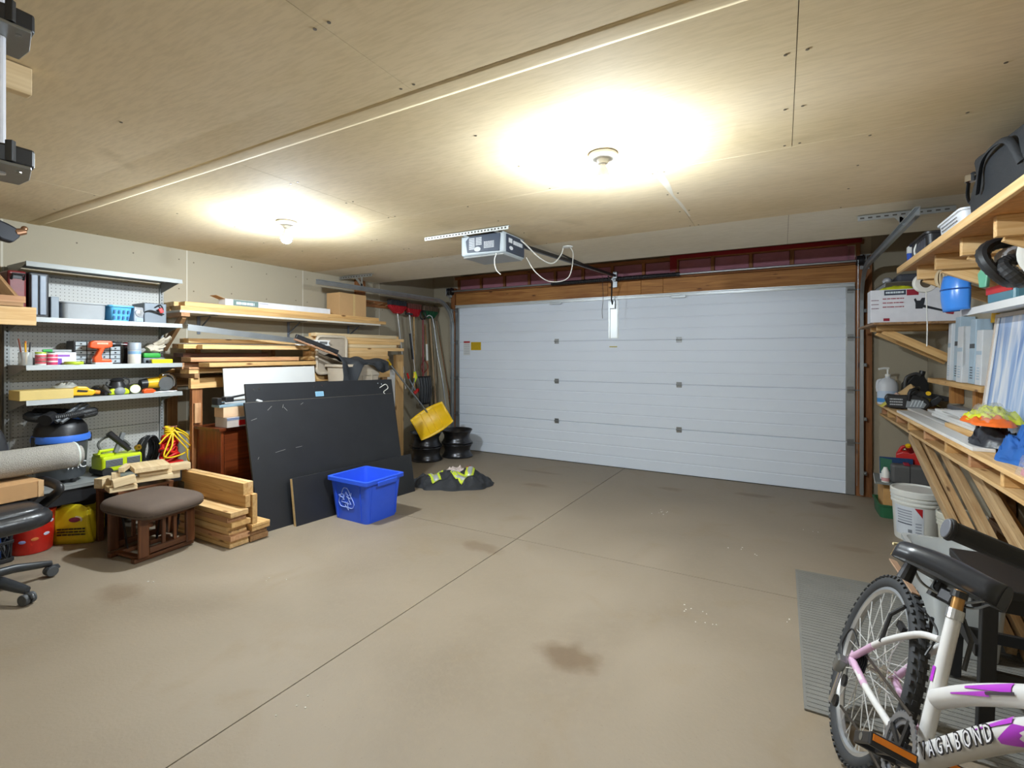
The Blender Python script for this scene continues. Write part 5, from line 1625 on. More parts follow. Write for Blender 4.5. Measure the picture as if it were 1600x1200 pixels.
# hi-vis jacket heap on the floor
JK = mat('jacket_black', (42, 44, 48), .8, 0, .25, 10, .3, 60)
jk = T('work_jacket', 'crumpled black work jacket with silver and lime bands on the floor', 'jacket', (-3.12, 4.30, fz(4.3)), R(35))
def jf(u, v):
    a = 2 * PI * u
    b = v
    r = (1 - b) ** .5
    x, y = math.cos(a) * r, math.sin(a) * r
    wob = 1 + .22 * noise.noise(Vector((math.cos(a) * 2.1, math.sin(a) * 2.1, 4.2)))
    X, Y = x * .46 * wob, y * .27 * wob
    h = (b ** .55) * .15 * (1 + .55 * noise.noise(Vector((X * 5, Y * 5, 1.5)))) - .05 * abs(noise.noise(Vector((X * 13, Y * 11, 3)))) + .02 * noise.noise(Vector((X * 22, Y * 20, 8)))
    return (X, Y, max(0, h * min(1, b * 8)) + .002)
def on_jk(X, Y):
    best = None
    for i in range(90):
        for j in range(45):
            p = jf(i / 90, j / 45)
            d = (p[0] - X) ** 2 + (p[1] - Y) ** 2
            if best is None or d < best[0]:
                best = (d, p[2])
    return best[1]
G().grid(jf, 120, 46).build('cloth', JK, jk, smooth=180)
LIMEB = mat('hivis_lime', (206, 224, 60), .6)
SILB = mat('reflective_silver', (184, 186, 186), .4, .2)
def band(pts, w_, off, mt, nm):
    rows_ = []
    for i, (x, y) in enumerate(pts):
        p = Vector((x, y))
        q = Vector(pts[min(i + 1, len(pts) - 1)]) - Vector(pts[max(i - 1, 0)])
        n = Vector((-q.y, q.x)).normalized()
        rows_.append([(p + n * w_ * (t - .5)) for t in (0, .33, .67, 1)])
    g = G()
    vs = [(r.x, r.y, on_jk(r.x, r.y) + off) for row in rows_ for r in row]
    g.add(vs, [(i * 4 + j, i * 4 + j + 1, (i + 1) * 4 + j + 1, (i + 1) * 4 + j) for i in range(len(pts) - 1) for j in range(3)])
    return g.build(nm, mt, jk, solid=.003, smooth=180)
def ln2(p, q, n=7):
    return [(p[0] + (q[0] - p[0]) * i / (n - 1), p[1] + (q[1] - p[1]) * i / (n - 1)) for i in range(n)]
for p, q in (((-.17, .17), (-.16, -.04)), ((.2, .1), (.16, -.15)), ((.0, -.08), (.12, -.2)), ((-.02, .1), (.2, .16)), ((-.24, .05), (-.17, -.15))):
    band(ln2(p, q), .095, .009, LIMEB, 'lime_band')
    band(ln2(p, q), .05, .013, SILB, 'silver_band')
crumple('lining', '', '', (.03, .04, .095), (.17, .11, .12), mat('lining_print', (196, 180, 172), .8, 0, .35, 18), 5, 8, 16, parent=jk)
crumple('red_lining', '', '', (.17, .08, .11), (.08, .06, .09), mat('lining_red', (170, 44, 36), .8), 2, 8, 10, parent=jk)

# ================================================================== UPPER LEFT EDGE
ws = T('wooden_shelf', 'rough wooden shelf with diagonal brace entering at the left edge', 'shelf', (-4.3, 1.0, 1.65))
plank('front_board', (-.02, -.7, 0), (.02, .265, .118), PINE, ws)
plank('shelf_board', (-.45, -.7, .119), (.03, .20, .145), OLDW, ws)
plank('short_block', (-.06, .08, .146), (-.02, .225, .19), REDW, ws)
o = stick('brace', (-.3, -.02, .55), (-.12, .19, .15), .045, .09, OLDW, ws)
plank('wall_post', (-.53, .03, -.75), (-.46, .2, -.01), STUDW, ws)
bt = T('clamp_tool', 'black cast clamp with bronze screw head hooked at the upper left edge', 'clamp', (-4.30, 1.05, 2.12))
G().prism([(-.2, .16), (-.05, .22), (.08, .17), (.12, .15), (.14, .1), (.10, .05), (.05, .06), (.0, .1), (-.02, .02), (-.05, -.03), (-.2, -.05)], -.03, .03, dm).build('casting', mat('cast_black', (44, 46, 52), .4, .3, .3), bt, bevel=.012)
G().cyl((.01, .115, .12), (.01, .165, .14), .026, .02, 14).ball((.01, .16, .155), .018).build('screw_head', mat('bronze', (150, 112, 84), .35, .7), bt, bevel=.003)
G().cyl((0.02, -.15, .0), (.02, .0, .1), .022, n=12).build('tube', DARKM, bt)
G().bar((0, -.1, -.02), (-.1, -.25, -.33), .05, .07, (1, 0, 0)).build('hanging_arm', GREYP, bt)
plank('ceiling_batten', (-2.24, .0, 2.333), (-2.20, .64, 2.4225), PALE, label='short batten screwed to the ceiling at the upper left edge', cat='batten')
hr = T('clamp_pole', 'white steel pole with black toothed clamp heads at the left edge', 'pole', (-1.665, .425, 0))
G().cyl((0, 0, 1.905), (0, 0, 2.422), .011, n=14).build('pole', mat('pole_white', (226, 228, 236), .3), hr)
for zz in (2.26, 1.93):
    hd = bpy.data.objects.new('clamp_head', None)
    COL.objects.link(hd)
    hd.parent = hr
    hd.location = (0.0, 0.0, zz)
    G().prism([(-.09, -.12), (.02, -.12), (.08, -.03), (.08, .035), (-.02, .06), (-.09, .06)], -.02, -.012).build('plate', STEEL, hd, bevel=.002)
    G().prism([(-.09, -.10), (.0, -.09), (.05, -.05), (.072, .0), (.068, .045), (-.02, .055), (-.09, .055)], -.012, .034).build('jaw', BLACKP, hd, bevel=.006)
    for a in range(4):
        G().box((.022 + .018 * a, -.085 + .028 * a, .015), (.016, .012, .05), (0, 0, R(40))).build('tooth', BLACKP, hd, bevel=.002)
    for px_, py_ in ((.03, -.02), (.05, .02)):
        G().cyl((px_, py_, -.025), (px_, py_, -.01), .006, n=8).build('bolt', CHROME, hd)
# ================================================================== RIGHT SIDE: WORKBENCH
BZ = .975
wbn = T('workbench', 'long rough wooden workbench along the right wall', 'workbench', (1.03, 4.2, 0))
def bp_(name, lo, hi, mt=PINE):
    return plank(name, [lo[0] - 1.03, lo[1] - 4.2, lo[2]], [hi[0] - 1.03, hi[1] - 4.2, hi[2]], mt, wbn)
for i, (x0, x1) in enumerate(((.826, .964), (.967, 1.105), (1.108, 1.246))):
    bp_('top_plank', (x0, 1.9, BZ - .022), (x1, 6.08, BZ), (PINE, PINE2, PINE)[i])
bp_('lower_plank', (.86, 1.9, .845), (.985, 6.08, .865), PINE)
bp_('lower_plank', (1.05, 1.9, .845), (1.17, 6.08, .865), PINE2)
for i, yy in enumerate((2.25, 2.62, 2.98, 3.42, 3.85, 4.35, 4.85, 5.3, 5.7, 6.0)):
    bp_('spacer_block', (.87, yy, .8655), (1.20, yy + .04, BZ - .0225), (PINE2, REDW)[i % 2])
for yy in (2.0, 4.05, 5.96):
    bp_('leg', (1.15, yy, fz(yy) + .001), (1.24, yy + .09, .8445), OLDW)
# boards leaning under the bench
for i, (x, y0, z0, y1, z1, mt, ww, lab) in enumerate((
        (.905, 4.95, .812, 3.0, .14, PALLET, .07, 'narrow weathered board leaning under the bench, nearest the bucket'),
        (.955, 4.86, .80, 2.95, .13, PALLET, .085, 'weathered board leaning under the bench, second from the bucket'),
        (1.005, 4.55, .80, 2.85, .13, PALLET, .085, 'board with pale edge leaning under the bench, third from the bucket'),
        (1.05, 4.15, .785, 2.45, .13, PALLET, .09, 'weathered board leaning under the bench, fourth from the bucket'),
        (1.10, 4.40, .785, 2.5, .13, PALLET, .085, 'pale board leaning under the bench, closest to the wall'))):
    stick('leaning_board', (x, y0, z0), (x, y1, z1), .036, ww, mt, label=lab, cat='board')
for i, (x0, y0, y1, z0, lab) in enumerate(((.99, 3.55, 4.05, .40, 'short pale board wedged low behind the leaning boards'), (1.12, 2.9, 3.75, .60, 'pale two by four lying on the low rail near the handlebar'), (1.14, 2.8, 3.6, .46, 'lower pale two by four near the handlebar'))):
    plank('wedged_board', (x0 + .06, y0, z0), (x0 + .10, y1, z0 + .089), PALE, label=lab, cat='board') if i else None
bp_('shelf_rail', (1.13, 2.0, .40), (1.24, 4.1, .44), OLDW)

# ---- trim boards and boxes on the bench
TRIM = mat('trim_white', (228, 228, 226), .4, 0, .03)
def trimb(lo, hi, label, rz=0, mt=TRIM, rx=0):
    o = plank('trim_board', lo, hi, mt, label=label, cat='board', rot=(0, rx, rz))
    return o
z0 = BZ + .0005
trimb((.836, 3.26, z0), (.925, 5.10, z0 + .019), 'long white board along the front edge of the bench')
trimb((.95, 4.22, z0), (1.04, 5.35, z0 + .019), 'white board second from the front edge of the bench')
trimb((1.055, 4.4, z0), (1.15, 5.2, z0 + .03), 'white board with brown cut end, farther back on the bench')
trimb((.955, 3.62, z0), (1.05, 4.2, z0 + .036), 'bare wood plank between the white boards on the bench', R(3), PINE)
for i in range(3):
    trimb((.965, 3.64 + .06 * i, z0 + .0367 + .0205 * i), (1.045, 4.6 - .04 * i, z0 + .0567 + .0205 * i), 'narrow white trim strip, %s of the three stacked on the bench' % ('lowest', 'middle', 'top')[i], R(1))
gb = T('grey_tray', 'long dark grey tray on the back of the bench', 'tray', (1.205, 4.52, z0))
G().bb((-.03, -.40, 0), (.035, .66, .075)).build('tray_body', mat('tray_grey', (104, 106, 110), .5), gb, bevel=.004)
G().bb((-.026, -.38, .075), (.03, .64, .077)).build('tray_top', mat('tray_pale', (150, 150, 150), .5), gb)
pj_ = T('paper_sheets', 'white paper sheets lying over the trim strips', 'paper', (.985, 3.95, z0 + .1), R(0))
for i in range(3):
    G().grid(lambda u, v, i=i: (-.06 + .14 * u, -.25 + .4 * v + .03 * i, .006 * i + .012 * math.sin(3 * v + i) ** 2), 4, 8).build('sheet', mat('paper_white', (236, 236, 234), .7), pj_, rot=(0, 0, R(6 * i)), solid=.001)

# ---- far end of the bench: jug, black can, bags, chainsaw
jg = T('soap_jug', 'white pump jug with blue label on the far end of the bench', 'jug', (.895, 5.88, z0), R(10))
G().lathe([(0, 0), (.085, 0), (.09, .01), (.09, .17), (.08, .21), (.05, .245), (.024, .255), (.02, .27), (0, .27)], 22, cap=False, sx=.95, sy=.7).build('bottle', mat('jug_white', (206, 210, 216), .4), jg, smooth=50)
G().tube(cordpts([(-.03, 0, .235), (-.075, 0, .225), (-.085, 0, .17), (-.08, 0, .12)], 5), .014, 8).build('handle', mat('jug_white', (206, 210, 216)), jg, smooth=60)
G().cyl((.0, 0, .268), (0, 0, .29), .022, n=14).cyl((0, 0, .29), (0, 0, .345), .008, n=10).tube([(0.01, 0, .345), (-.03, -.0, .347), (-.075, 0, .338)], .011, 8).build('pump', WHITEP, jg)
G().lathe([(.0905, .02), (.0905, .06)], 22, cap=False, sx=.95, sy=.7).build('blue_band', mat('band_blue', (60, 140, 206), .4), jg, smooth=50)
G().lathe([(.0905, .062), (.0905, .13)], 22, cap=False, sx=.95, sy=.7).build('label', mat('label_pale', (188, 204, 224), .4), jg, smooth=50)
bj = T('oil_jug', 'black plastic jug with looped handle beside the pump jug', 'jug', (1.10, 5.90, z0), R(8))
G().prism([(-.1, 0), (.1, 0), (.1, .2), (.06, .29), (-.02, .3), (-.09, .2)], -.05, .05, facing((0, 0, 0), (0, -1, 0))).build('body', BLACKP, bj, bevel=.016, seg=3)
G().tube(cordpts([(-.09, -.05, .16), (-.08, -.055, .26), (-.01, -.055, .30), (.03, -.055, .285)], 5), .014, 8).build('handle', mat('jug_grey', (70, 70, 70), .4), bj, smooth=60)
G().cyl((.055, 0, .28), (.065, 0, .325), .024, n=14).build('cap', BLACKP, bj)
kp = T('kraft_bag', 'crumpled kraft paper and lime bag behind the chainsaw', 'bag', (1.03, 5.66, z0 + .002), R(5))
def tent(sx, sy, sz, seed):
    def f(u, v):
        x, y = -1 + 2 * u, -1 + 2 * v
        h = max(0, 1 - abs(x) ** 1.2) * (1 - .35 * y * y)
        nz = .15 * noise.noise(Vector((x * 2 + seed, y * 2, seed)))
        return (x * sx, y * sy, max(0, (h + nz * h) * sz))
    return f
G().grid(tent(.2, .09, .21, 1.0), 18, 8).build('kraft_paper', mat('kraft', (214, 178, 126), .8, 0, .12, 10), kp, solid=.002, smooth=50)
G().grid(tent(.17, .05, .15, 4.0), 18, 8).build('lime_sheet', mat('lime_sheet', (206, 206, 110), .6), kp, loc=(.03, -.05, .002), solid=.002, smooth=50)
G().grid(tent(.1, .06, .13, 9.0), 14, 8).build('pink_sheet', mat('pink_sheet', (214, 186, 176), .7), kp, loc=(-.12, -.06, .001), solid=.002, smooth=50)
G().grid(tent(.09, .05, .1, 7.0), 14, 8).build('yellow_sheet', mat('yellow_sheet', (214, 200, 84), .6), kp, loc=(-.16, -.1, .001), solid=.002, smooth=50)
cs_ = T('chainsaw', 'black and grey electric chainsaw lying on the bench', 'chainsaw', (1.0, 5.42, z0 + .0), R(-8))
cm = facing((0, 0, 0), (0, -1, 0))
G().prism([(-.17, .01), (-.02, .0), (.08, .0), (.12, .05), (.1, .1), (.02, .13), (-.1, .12), (-.18, .13), (-.2, .09)], -.06, .06, cm).build('housing', BLACKP, cs_, bevel=.012)
G().prism([(-.05, .02), (.07, .02), (.09, .055), (.05, .09), (-.04, .095)], .06, .068, cm).build('grey_cover', mat('saw_grey', (140, 146, 150), .4), cs_, bevel=.005)
for q in range(4):
    G().bar((-.02 + q * .022, -.069, .03), (.0 + q * .022, -.069, .085), .006, .004, (0, 1, 0)).build('vent', mat('vent_white', (206, 214, 218), .4), cs_)
o = marks(G(), -.16, .03, -.07, .1, 3, Matrix.Translation((0, -.0005, 0)) @ facing((0, -.0605, 0), (0, -1, 0)), .5, 12, .001).build('side_print', mat('print_grey', (170, 174, 176), .5), cs_)
o['kind'] = 'stuff'
G().tube(cordpts([(-.03, -.07, .08), (-.02, -.075, .16), (.03, -.04, .19), (.04, .05, .18), (.02, .07, .1)], 6), .013, 8).build('front_handle', BLACKP, cs_, smooth=60)
G().prism([(.1, .02), (.16, .05), (.2, .11), (.17, .13), (.12, .09)], -.02, .02, cm).build('hand_guard', BLACKP, cs_, bevel=.006)
G().cyl((.1, -.075, .15), (.1, -.05, .15), .018, n=12).build('yellow_cap', YELP, cs_)
G().prism([(.1, .10), (.36, .05), (.38, .06), (.38, .09), (.12, .15)], -.012, .012, cm @ Matrix.Translation((-.14, .03, -.02))).build('bar_sheath', BLACKP, cs_, bevel=.004)
crumple('grey_rag', 'small grey white rag crumpled beside the chainsaw', 'rag', (1.195, 5.27, z0), (.035, .05, .05), mat('rag_grey', (170, 172, 176), .8, 0, .3, 14), 6, 7, 14)

# ---- picture, wrapped items near the right edge
pf = T('framed_picture', 'tall pale framed blue and white picture leaning on the bench wall', 'picture', (0, 0, 0))
A, B, C_ = Vector((1.07, 4.05, z0 + .015)), Vector((1.07, 3.15, z0 + .015)), Vector((1.15, 4.05, 1.705))
a = (B - A).normalized()
u_ = (C_ - A).normalized()
n_ = a.cross(u_).normalized()
pm = Matrix((a, u_, n_)).transposed().to_4x4()
pm.translation = A
hh = (C_ - A).length
ww = (B - A).length
if n_.x > 0:
    pm = pm @ Matrix.Diagonal((1, 1, -1, 1))
ABST = bpy.data.materials.new('abstract_blue')
nt, N, L, b = nodes(ABST)
tc = N.new('ShaderNodeTexCoord')
mp = N.new('ShaderNodeMapping')
mp.inputs['Scale'].default_value = (7, .9, 1)
mp.inputs['Rotation'].default_value = (0, 0, R(-16))
L.new(tc.outputs['Object'], mp.inputs[0])
nn = N.new('ShaderNodeTexNoise')
nn.inputs['Scale'].default_value = 1.6
nn.inputs['Detail'].default_value = 5
nn.inputs['Distortion'].default_value = 1.0
L.new(mp.outputs[0], nn.inputs['Vector'])
cr = N.new('ShaderNodeValToRGB')
cr.color_ramp.elements[0].position = .32
cr.color_ramp.elements[0].color = lin((112, 142, 196))
cr.color_ramp.elements[1].position = .66
cr.color_ramp.elements[1].color = lin((236, 238, 242))
e_ = cr.color_ramp.elements.new(.48)
e_.color = lin((158, 184, 222))
L.new(nn.outputs['Fac'], cr.inputs[0])
L.new(cr.outputs[0], b.inputs['Base Color'])
b.inputs['Roughness'].default_value = .2
def picpart(lo, hi, nm, mt, bevel=0):
    o = G().bb(lo, hi).build(nm, mt, pf, mw=pm, bevel=bevel)
    return o
FRM = mat('frame_pale', (206, 192, 178), .45)
picpart((0, 0, -.02), (.022, hh, .004), 'frame_side', FRM, .002)
picpart((ww - .022, 0, -.02), (ww, hh, .004), 'frame_side', FRM, .002)
picpart((.022, 0, -.02), (ww - .022, .022, .004), 'frame_rail', FRM, .002)
picpart((.022, hh - .022, -.02), (ww - .022, hh, .004), 'frame_rail', FRM, .002)
picpart((.02, .02, -.012), (ww - .02, hh - .02, -.004), 'canvas', ABST)
picpart((.02, .02, -.002), (.06, hh - .02, -.001), 'mat_border', mat('mat_white', (232, 234, 238), .3))
FILM = mat('clear_film', (206, 210, 212), .12, 0, .1, 20, alpha=.22)
hv = T('hivis_bag', 'clear bag of lime and orange hi-vis vest on the bench by the picture', 'bag', (.955, 3.38, z0 + .161), R(0))
crumple('black_lump', '', '', (0, .02, -.139), (.10, .15, .15), mat('ribbed_black', (48, 50, 56), .4, 0, .2, 30), 2, 5, 18, parent=hv)
crumple('lime_vest', '', '', (0, .03, -.02), (.1, .16, .10), mat('vest_lime', (214, 220, 50), .5), 4, 5, 18, parent=hv)
crumple('orange_vest', '', '', (-.035, -.03, -.028), (.09, .17, .07), mat('vest_orange', (236, 110, 34), .5), 7, 5, 14, parent=hv)
crumple('clear_wrap', '', '', (-.01, .03, -.03), (.1, .18, .15), FILM, 5, 4, 18, parent=hv)
bl = T('blue_garment', 'crumpled blue garment on the bench at the right edge', 'garment', (.96, 3.02, z0))
crumple('cloth', '', '', (0, 0, 0), (.09, .16, .2), mat('denim_blue', (32, 92, 168), .75, 0, .35, 9), 8, 5, 20, parent=bl)
pk = T('clear_bag', 'clear plastic bag with pink contents on the bench front edge', 'bag', (.90, 2.68, z0))
crumple('pink_contents', '', '', (0, 0, 0), (.05, .12, .09), mat('pink_item', (206, 120, 132), .5), 3, 5, 14, parent=pk)
crumple('film', '', '', (0, 0, 0), (.07, .17, .15), FILM, 9, 5, 16, parent=pk)

# ---- small ledge with upright packs, post, clamps
ledge = T('wall_ledge', 'narrow wooden ledge on the right wall above the bench', 'ledge', (1.19, 4.75, 1.24))
plank('ledge_board', (-.1, -.66, -.02), (.058, .62, .018), PINE2, ledge)
for yy in (-.25, .3):
    plank('ledge_bracket', (-.02, yy, -.17), (.058, yy + .06, -.0205), FIR, ledge)
PKM = [mat('pack_white', (222, 226, 230), .4), mat('pack_blue', (176, 198, 214), .4), mat('pack_slate', (70, 78, 86), .4)]
packs = [(1.14, 5.035, .03, .42, 2, 'dark upright pack at the far end of the wall ledge'), (1.12, 4.94, .04, .46, 0, 'tall white upright pack next to the dark pack'), (1.13, 4.80, .07, .48, 1, 'pale blue upright pack third from the far end of the ledge'), (1.10, 4.60, .08, .40, 0, 'white upright pack with printed label on the ledge'), (1.12, 4.42, .07, .44, 1, 'pale blue upright pack beside the printed one'), (1.11, 4.25, .07, .36, 0, 'white upright pack at the near end of the ledge')]
for i, (x, y, w2, hh_, mi, lab) in enumerate(packs):
    t = T('upright_pack', lab, 'package', (x + .05, y, 1.2585), (0, R(2), 0))
    G().bb((-.045, -w2 / 2 - .02, 0), (.04, w2 / 2 + .02, hh_)).build('carton', PKM[mi], t, bevel=.003)
    o = marks(G(), -w2 * .35, .03, w2 * .35, .12, 5, facing((-.0455, 0, 0), (-1, 0, 0)), .4, i, .0008).build('print', PKM[(mi + 1) % 3], t)
    o['kind'] = 'stuff'
    G().bb((-.046, -w2 / 2 - .015, hh_ * .55), (-.045, w2 / 2 + .015, hh_ * .62)).build('stripe', PKM[(mi + 1) % 3], t)
plank('wall_post', (1.20, 5.18, 1.2595), (1.248, 5.27, 1.70), BROWNW, label='brown upright post on the right wall beside the packs', cat='post')
for i, yy in enumerate((4.62, 4.42)):
    plank('white_strip', (1.205, yy, 1.76), (1.247, yy + .07, 2.0), WHITE, label='white strip hanging on the right wall, %s one' % ('far', 'near')[i], cat='strip') if False else None
for i, zz in enumerate((1.66, 1.46)):
    t = T('spring_clamp', 'yellow and black spring clamp hanging by the picture, %s one' % ('upper', 'lower')[i], 'clamp', (1.17, 4.13, zz))
    G().prism([(-.03, 0), (.03, 0), (.02, .07), (.0, .08), (-.02, .07)], -.012, .012, facing((0, 0, 0), (-1, -.3, 0))).build('jaws', YELP, t, bevel=.005)
    G().bar((0, .01, .0), (0.005, .02, -.09), .016, .014, (1, 0, 0)).bar((0, -.01, .0), (0.005, -.02, -.09), .016, .014, (1, 0, 0)).build('grips', BLACKP, t)

# ---- white shelf above the picture with a teal bag
s4 = T('small_wall_shelf', 'small white shelf on the right wall above the picture', 'shelf', (1.13, 3.55, 1.735))
G().bb((-.14, -.5, -.02), (.118, .5, 0)).build('shelf_board', WHITE, s4, bevel=.003)
G().bb((-.142, -.5, -.035), (-.138, .5, .005)).build('front_lip', WHITE, s4)
tb_ = T('teal_pack', 'teal plastic pack with red header on the small white shelf', 'package', (1.08, 3.62, 1.7355), R(4))
G().bb((-.06, -.2, 0), (.06, .1, .085)).build('pack_body', mat('teal', (92, 138, 152), .3, 0, .15), tb_, bevel=.02, seg=3)
G().bb((-.062, -.19, .06), (-.058, .1, .1)).bb((-.062, -.19, .086), (.0, .1, .1)).build('red_header', mat('header_red', (206, 50, 40), .45), tb_)
# ---- upper shelf
us = T('overhead_shelf', 'chipboard shelf on wooden joists below the ceiling at right', 'shelf', (.98, 3.0, 2.05))
OSB = mat('chipboard_osb', (186, 132, 76), .8, 0, .4, 26, .2, 60)
G().bb((-.24, -1.5, 0), (.265, 1.36, .016)).build('shelf_deck', OSB, us)
plank('edge_strip', (-.262, -1.5, -.012), (-.242, 1.38, .028), PINE, us)
for yy in (-.72, -.2, .25, .72, 1.15):
    plank('joist', (-.19, yy - .019, -.09), (.262, yy + .019, -.0005), PINE, us)
for yy in (-.2, .25, .72, 1.15):
    stick('brace', (-.14, yy + .04, -.07), (.25, yy + .04, -.26), .036, .07, PINE, us)
usz = 2.0665
bg = T('tool_bag', 'black soft tool bag with straps on the overhead shelf', 'bag', (.90, 2.62, usz + .011), R(2))
NYL = mat('black_nylon', (38, 41, 45), .6, 0, .2, 20, .15, 120)
g = G()
def bagf(u, v):
    a = 2 * PI * u
    def se(t, e): return math.copysign(abs(t) ** e, t)
    t = v
    if t < .8:
        q = t / .8
        s_ = 1 - .06 * q
        z = .24 * q
    else:
        q = (t - .8) / .2
        s_ = .94 * (1 - q)
        z = .24 + .05 * math.sin(q * PI / 2)
    return (.15 * s_ * se(math.cos(a), .45) + .008 * math.sin(6 * a + 9 * t), .42 * s_ * se(math.sin(a), .45), z + .01 * math.sin(5 * a))
G().grid(bagf, 48, 14).build('bag_body', NYL, bg, smooth=50)
G().tube(cordpts([(-.1, .38, .2), (-.1, .46, .24), (-.1, .5, .16), (-.1, .46, .1), (-.1, .40, .12)]), .012, 8, flat=.4).build('end_strap', NYL, bg, smooth=60)
G().tube(cordpts([(-.155, .2, .08), (-.165, .1, .2), (-.165, -.1, .2), (-.155, -.2, .08)]), .014, 8, flat=.4).build('carry_strap', NYL, bg, smooth=60)
G().cyl((-.12, .4, .19), (-.12, .4, .22), .02, n=10).build('buckle', CHROME, bg)
wbk = T('white_basket', 'white perforated basket on the overhead shelf edge', 'basket', (.835, 3.28, usz))
tray('', '', '', (.75, 3.08, usz), (.92, 3.48, usz + .1), mat('basket_white', (226, 228, 232), .4), th=.004, taper=.012, rim=.01, parent=wbk)
g = G()
for i in range(12):
    for j in range(4):
        g.box((-.0785 - .002 * j, -.12 + i * .022, .02 + .017 * j), (.002, .009, .006))
o = g.build('perforations', HOLE, wbk)
o['kind'] = 'stuff'
t = T('plastic_scoop', 'pale blue plastic scoop at the end of the white basket', 'scoop', (.80, 3.58, usz))
G().ball((0, 0, .035), (.035, .05, .035)).build('bowl', mat('pale_blue', (150, 194, 228), .35), t, smooth=60)
G().tube([(0, .04, .03), (.0, .08, .045), (0, .11, .04)], .014, 8).build('handle', mat('pale_blue', (150, 194, 228)), t, smooth=60)
t = T('red_strap', 'red strip behind the white basket on the overhead shelf', 'strip', (.97, 3.3, usz))
G().box((0, 0, .075), (.03, .36, .15), (0, R(10), 0)).build('strip', mat('strip_red', (178, 40, 62), .5), t, bevel=.01)
t = T('black_crate', 'black slotted plastic crate on the far part of the overhead shelf', 'crate', (.85, 3.90, usz))
tray('', '', '', (.745, 3.70, usz), (.96, 4.12, usz + .12), BLACKP, th=.005, taper=.01, rim=.012, parent=t)
for q in range(9):
    G().box((-.102, -.16 + q * .04, .055), (.006, .012, .07)).build('slat', mat('slat_grey', (84, 86, 96), .4), t)
G().tube(cordpts([(-.09, .05, .12), (-.11, .06, .06), (-.1, .05, .0)]), .006, 6).build('white_tag', WHITEP, t)
t = T('hand_brush', 'blue handled brush standing at the end of the overhead shelf', 'brush', (.775, 4.25, usz))
G().cyl((0, 0, .0), (0, .02, .09), .02, n=12).build('handle', mat('brush_blue', (44, 84, 180), .4), t)
G().box((0, .025, .115), (.03, .06, .05)).build('head', mat('brush_white', (226, 226, 222), .5), t, bevel=.004)
# ---- things hung below the overhead shelf
t = T('wire_spool', 'white round spool hanging from the overhead shelf on a cord', 'spool', (.845, 4.24, 1.945), (0, 0, R(12)))
sp_m = Matrix.Rotation(R(90), 4, 'X')
G().lathe([(.034, -.02), (.062, -.02), (.065, -.015), (.065, .015), (.062, .02), (.034, .02), (.034, -.02)], 28, sp_m, cap=False).build('flange', mat('spool_white', (222, 220, 212), .5), t, smooth=40)
G().lathe([(.0, -.012), (.034, -.012), (.034, .012), (0, .012)], 24, sp_m, cap=False).build('core', mat('spool_dark', (96, 84, 66), .7), t)
G().tube(cordpts([(.0, 0, .06), (.02, .0, .08), (.03, .0, .105)]), .004, 6).build('hang_cord', WIRE, t)
G().tube(cordpts([(.0, -.022, -.06), (.0, -.03, -.2), (.003, -.028, -.3), (.0, -.03, -.43)]), .0035, 6).build('dangling_cord', WIRE, t)
t = T('twine_bundle', 'bundle of pale twine hanging from an overhead joist', 'twine', (.905, 4.09, 2.0))
for q in range(7):
    a0 = q * .5
    G().tube([(.035 * math.cos(s_) * math.cos(a0), .035 * math.cos(s_) * math.sin(a0), .06 * math.sin(s_) - .05) for s_ in [2 * PI * k_ / 16 for k_ in range(16)]], .005, 6, closed=True).build('twine_loop', mat('twine', (206, 186, 150), .8), t, smooth=60)
fs_ = T('face_shield', 'bright blue curved plastic face shield hanging under the overhead shelf', 'face shield', (.975, 3.96, 1.83), (0, 0, R(20)))
BLS = mat('shield_blue', (66, 140, 232), .25, 0, .05)
def shf(u, v):
    a = R(-115 + 190 * u)
    z = .105 - .2 * v
    r = .105 * (1 - .12 * (2 * v - 1) ** 2)
    return (-r * math.cos(a), -r * math.sin(a) * 1.0, z - .02 * math.sin(PI * u) * (v - .5))
G().grid(shf, 20, 10).build('visor', BLS, fs_, solid=.004, smooth=60)
G().tube([(-.107 * math.cos(a), -.107 * math.sin(a), .03) for a in [R(-115 + 19 * k_) for k_ in range(11)]], .005, 6).build('brow_band', mat('shield_dark', (30, 80, 150), .4), fs_)
G().tube([(-.06 * math.cos(a) + .03, -.06 * math.sin(a), .08) for a in [R(-180 + 36 * k_) for k_ in range(10)]], .007, 6, closed=True).build('head_band', mat('teal_band', (60, 150, 140), .5), fs_)
hs_ = T('vacuum_hose', 'black and white corrugated hose looped under the overhead shelf', 'hose', (.97, 3.07, 1.895))
for q, (rr, mt, zz, dy) in enumerate(((.15, 'k', 0, 0), (.11, 'w', -.02, .03), (.085, 'k', -.05, -.03))):
    pts = [(-.06 + .03 * q + .02 * math.sin(2 * a), rr * math.cos(a) + dy, zz + rr * .62 * math.sin(a)) for a in [2 * PI * k_ / 60 for k_ in range(60)]]
    G().tube(pts, [.026 * (1 + .1 * (i % 2)) for i in range(60)], 10, closed=True).build('hose_loop', mat('hose_black', (44, 45, 47)) if mt == 'k' else mat('hose_white', (206, 206, 208), .5), hs_, smooth=30)
hs_.rotation_euler = (0, 0, R(-50))
wd = T('white_plate', 'round white plate hanging at the right edge under the shelf', 'plate', (1.04, 2.945, 1.905), (0, 0, R(-8)))
G().lathe([(0, .01), (.12, .01), (.135, .004), (.135, -.004), (.12, -.006), (0, -.006)], 32, Matrix.Rotation(R(90), 4, 'X'), cap=False).build('plate', WHITEP, wd, smooth=40)
G().cyl((0, -.02, 0), (0, .02, 0), .018, n=14).build('hub', GREYP, wd)
G().cyl((0, 0, .05), (0, 0, .105), .003, n=6).build('hook', STEEL, wd)
t = T('plastic_clip', 'green plastic bottle clip hanging beside the hose loops', 'clip', (1.0, 3.70, 1.90))
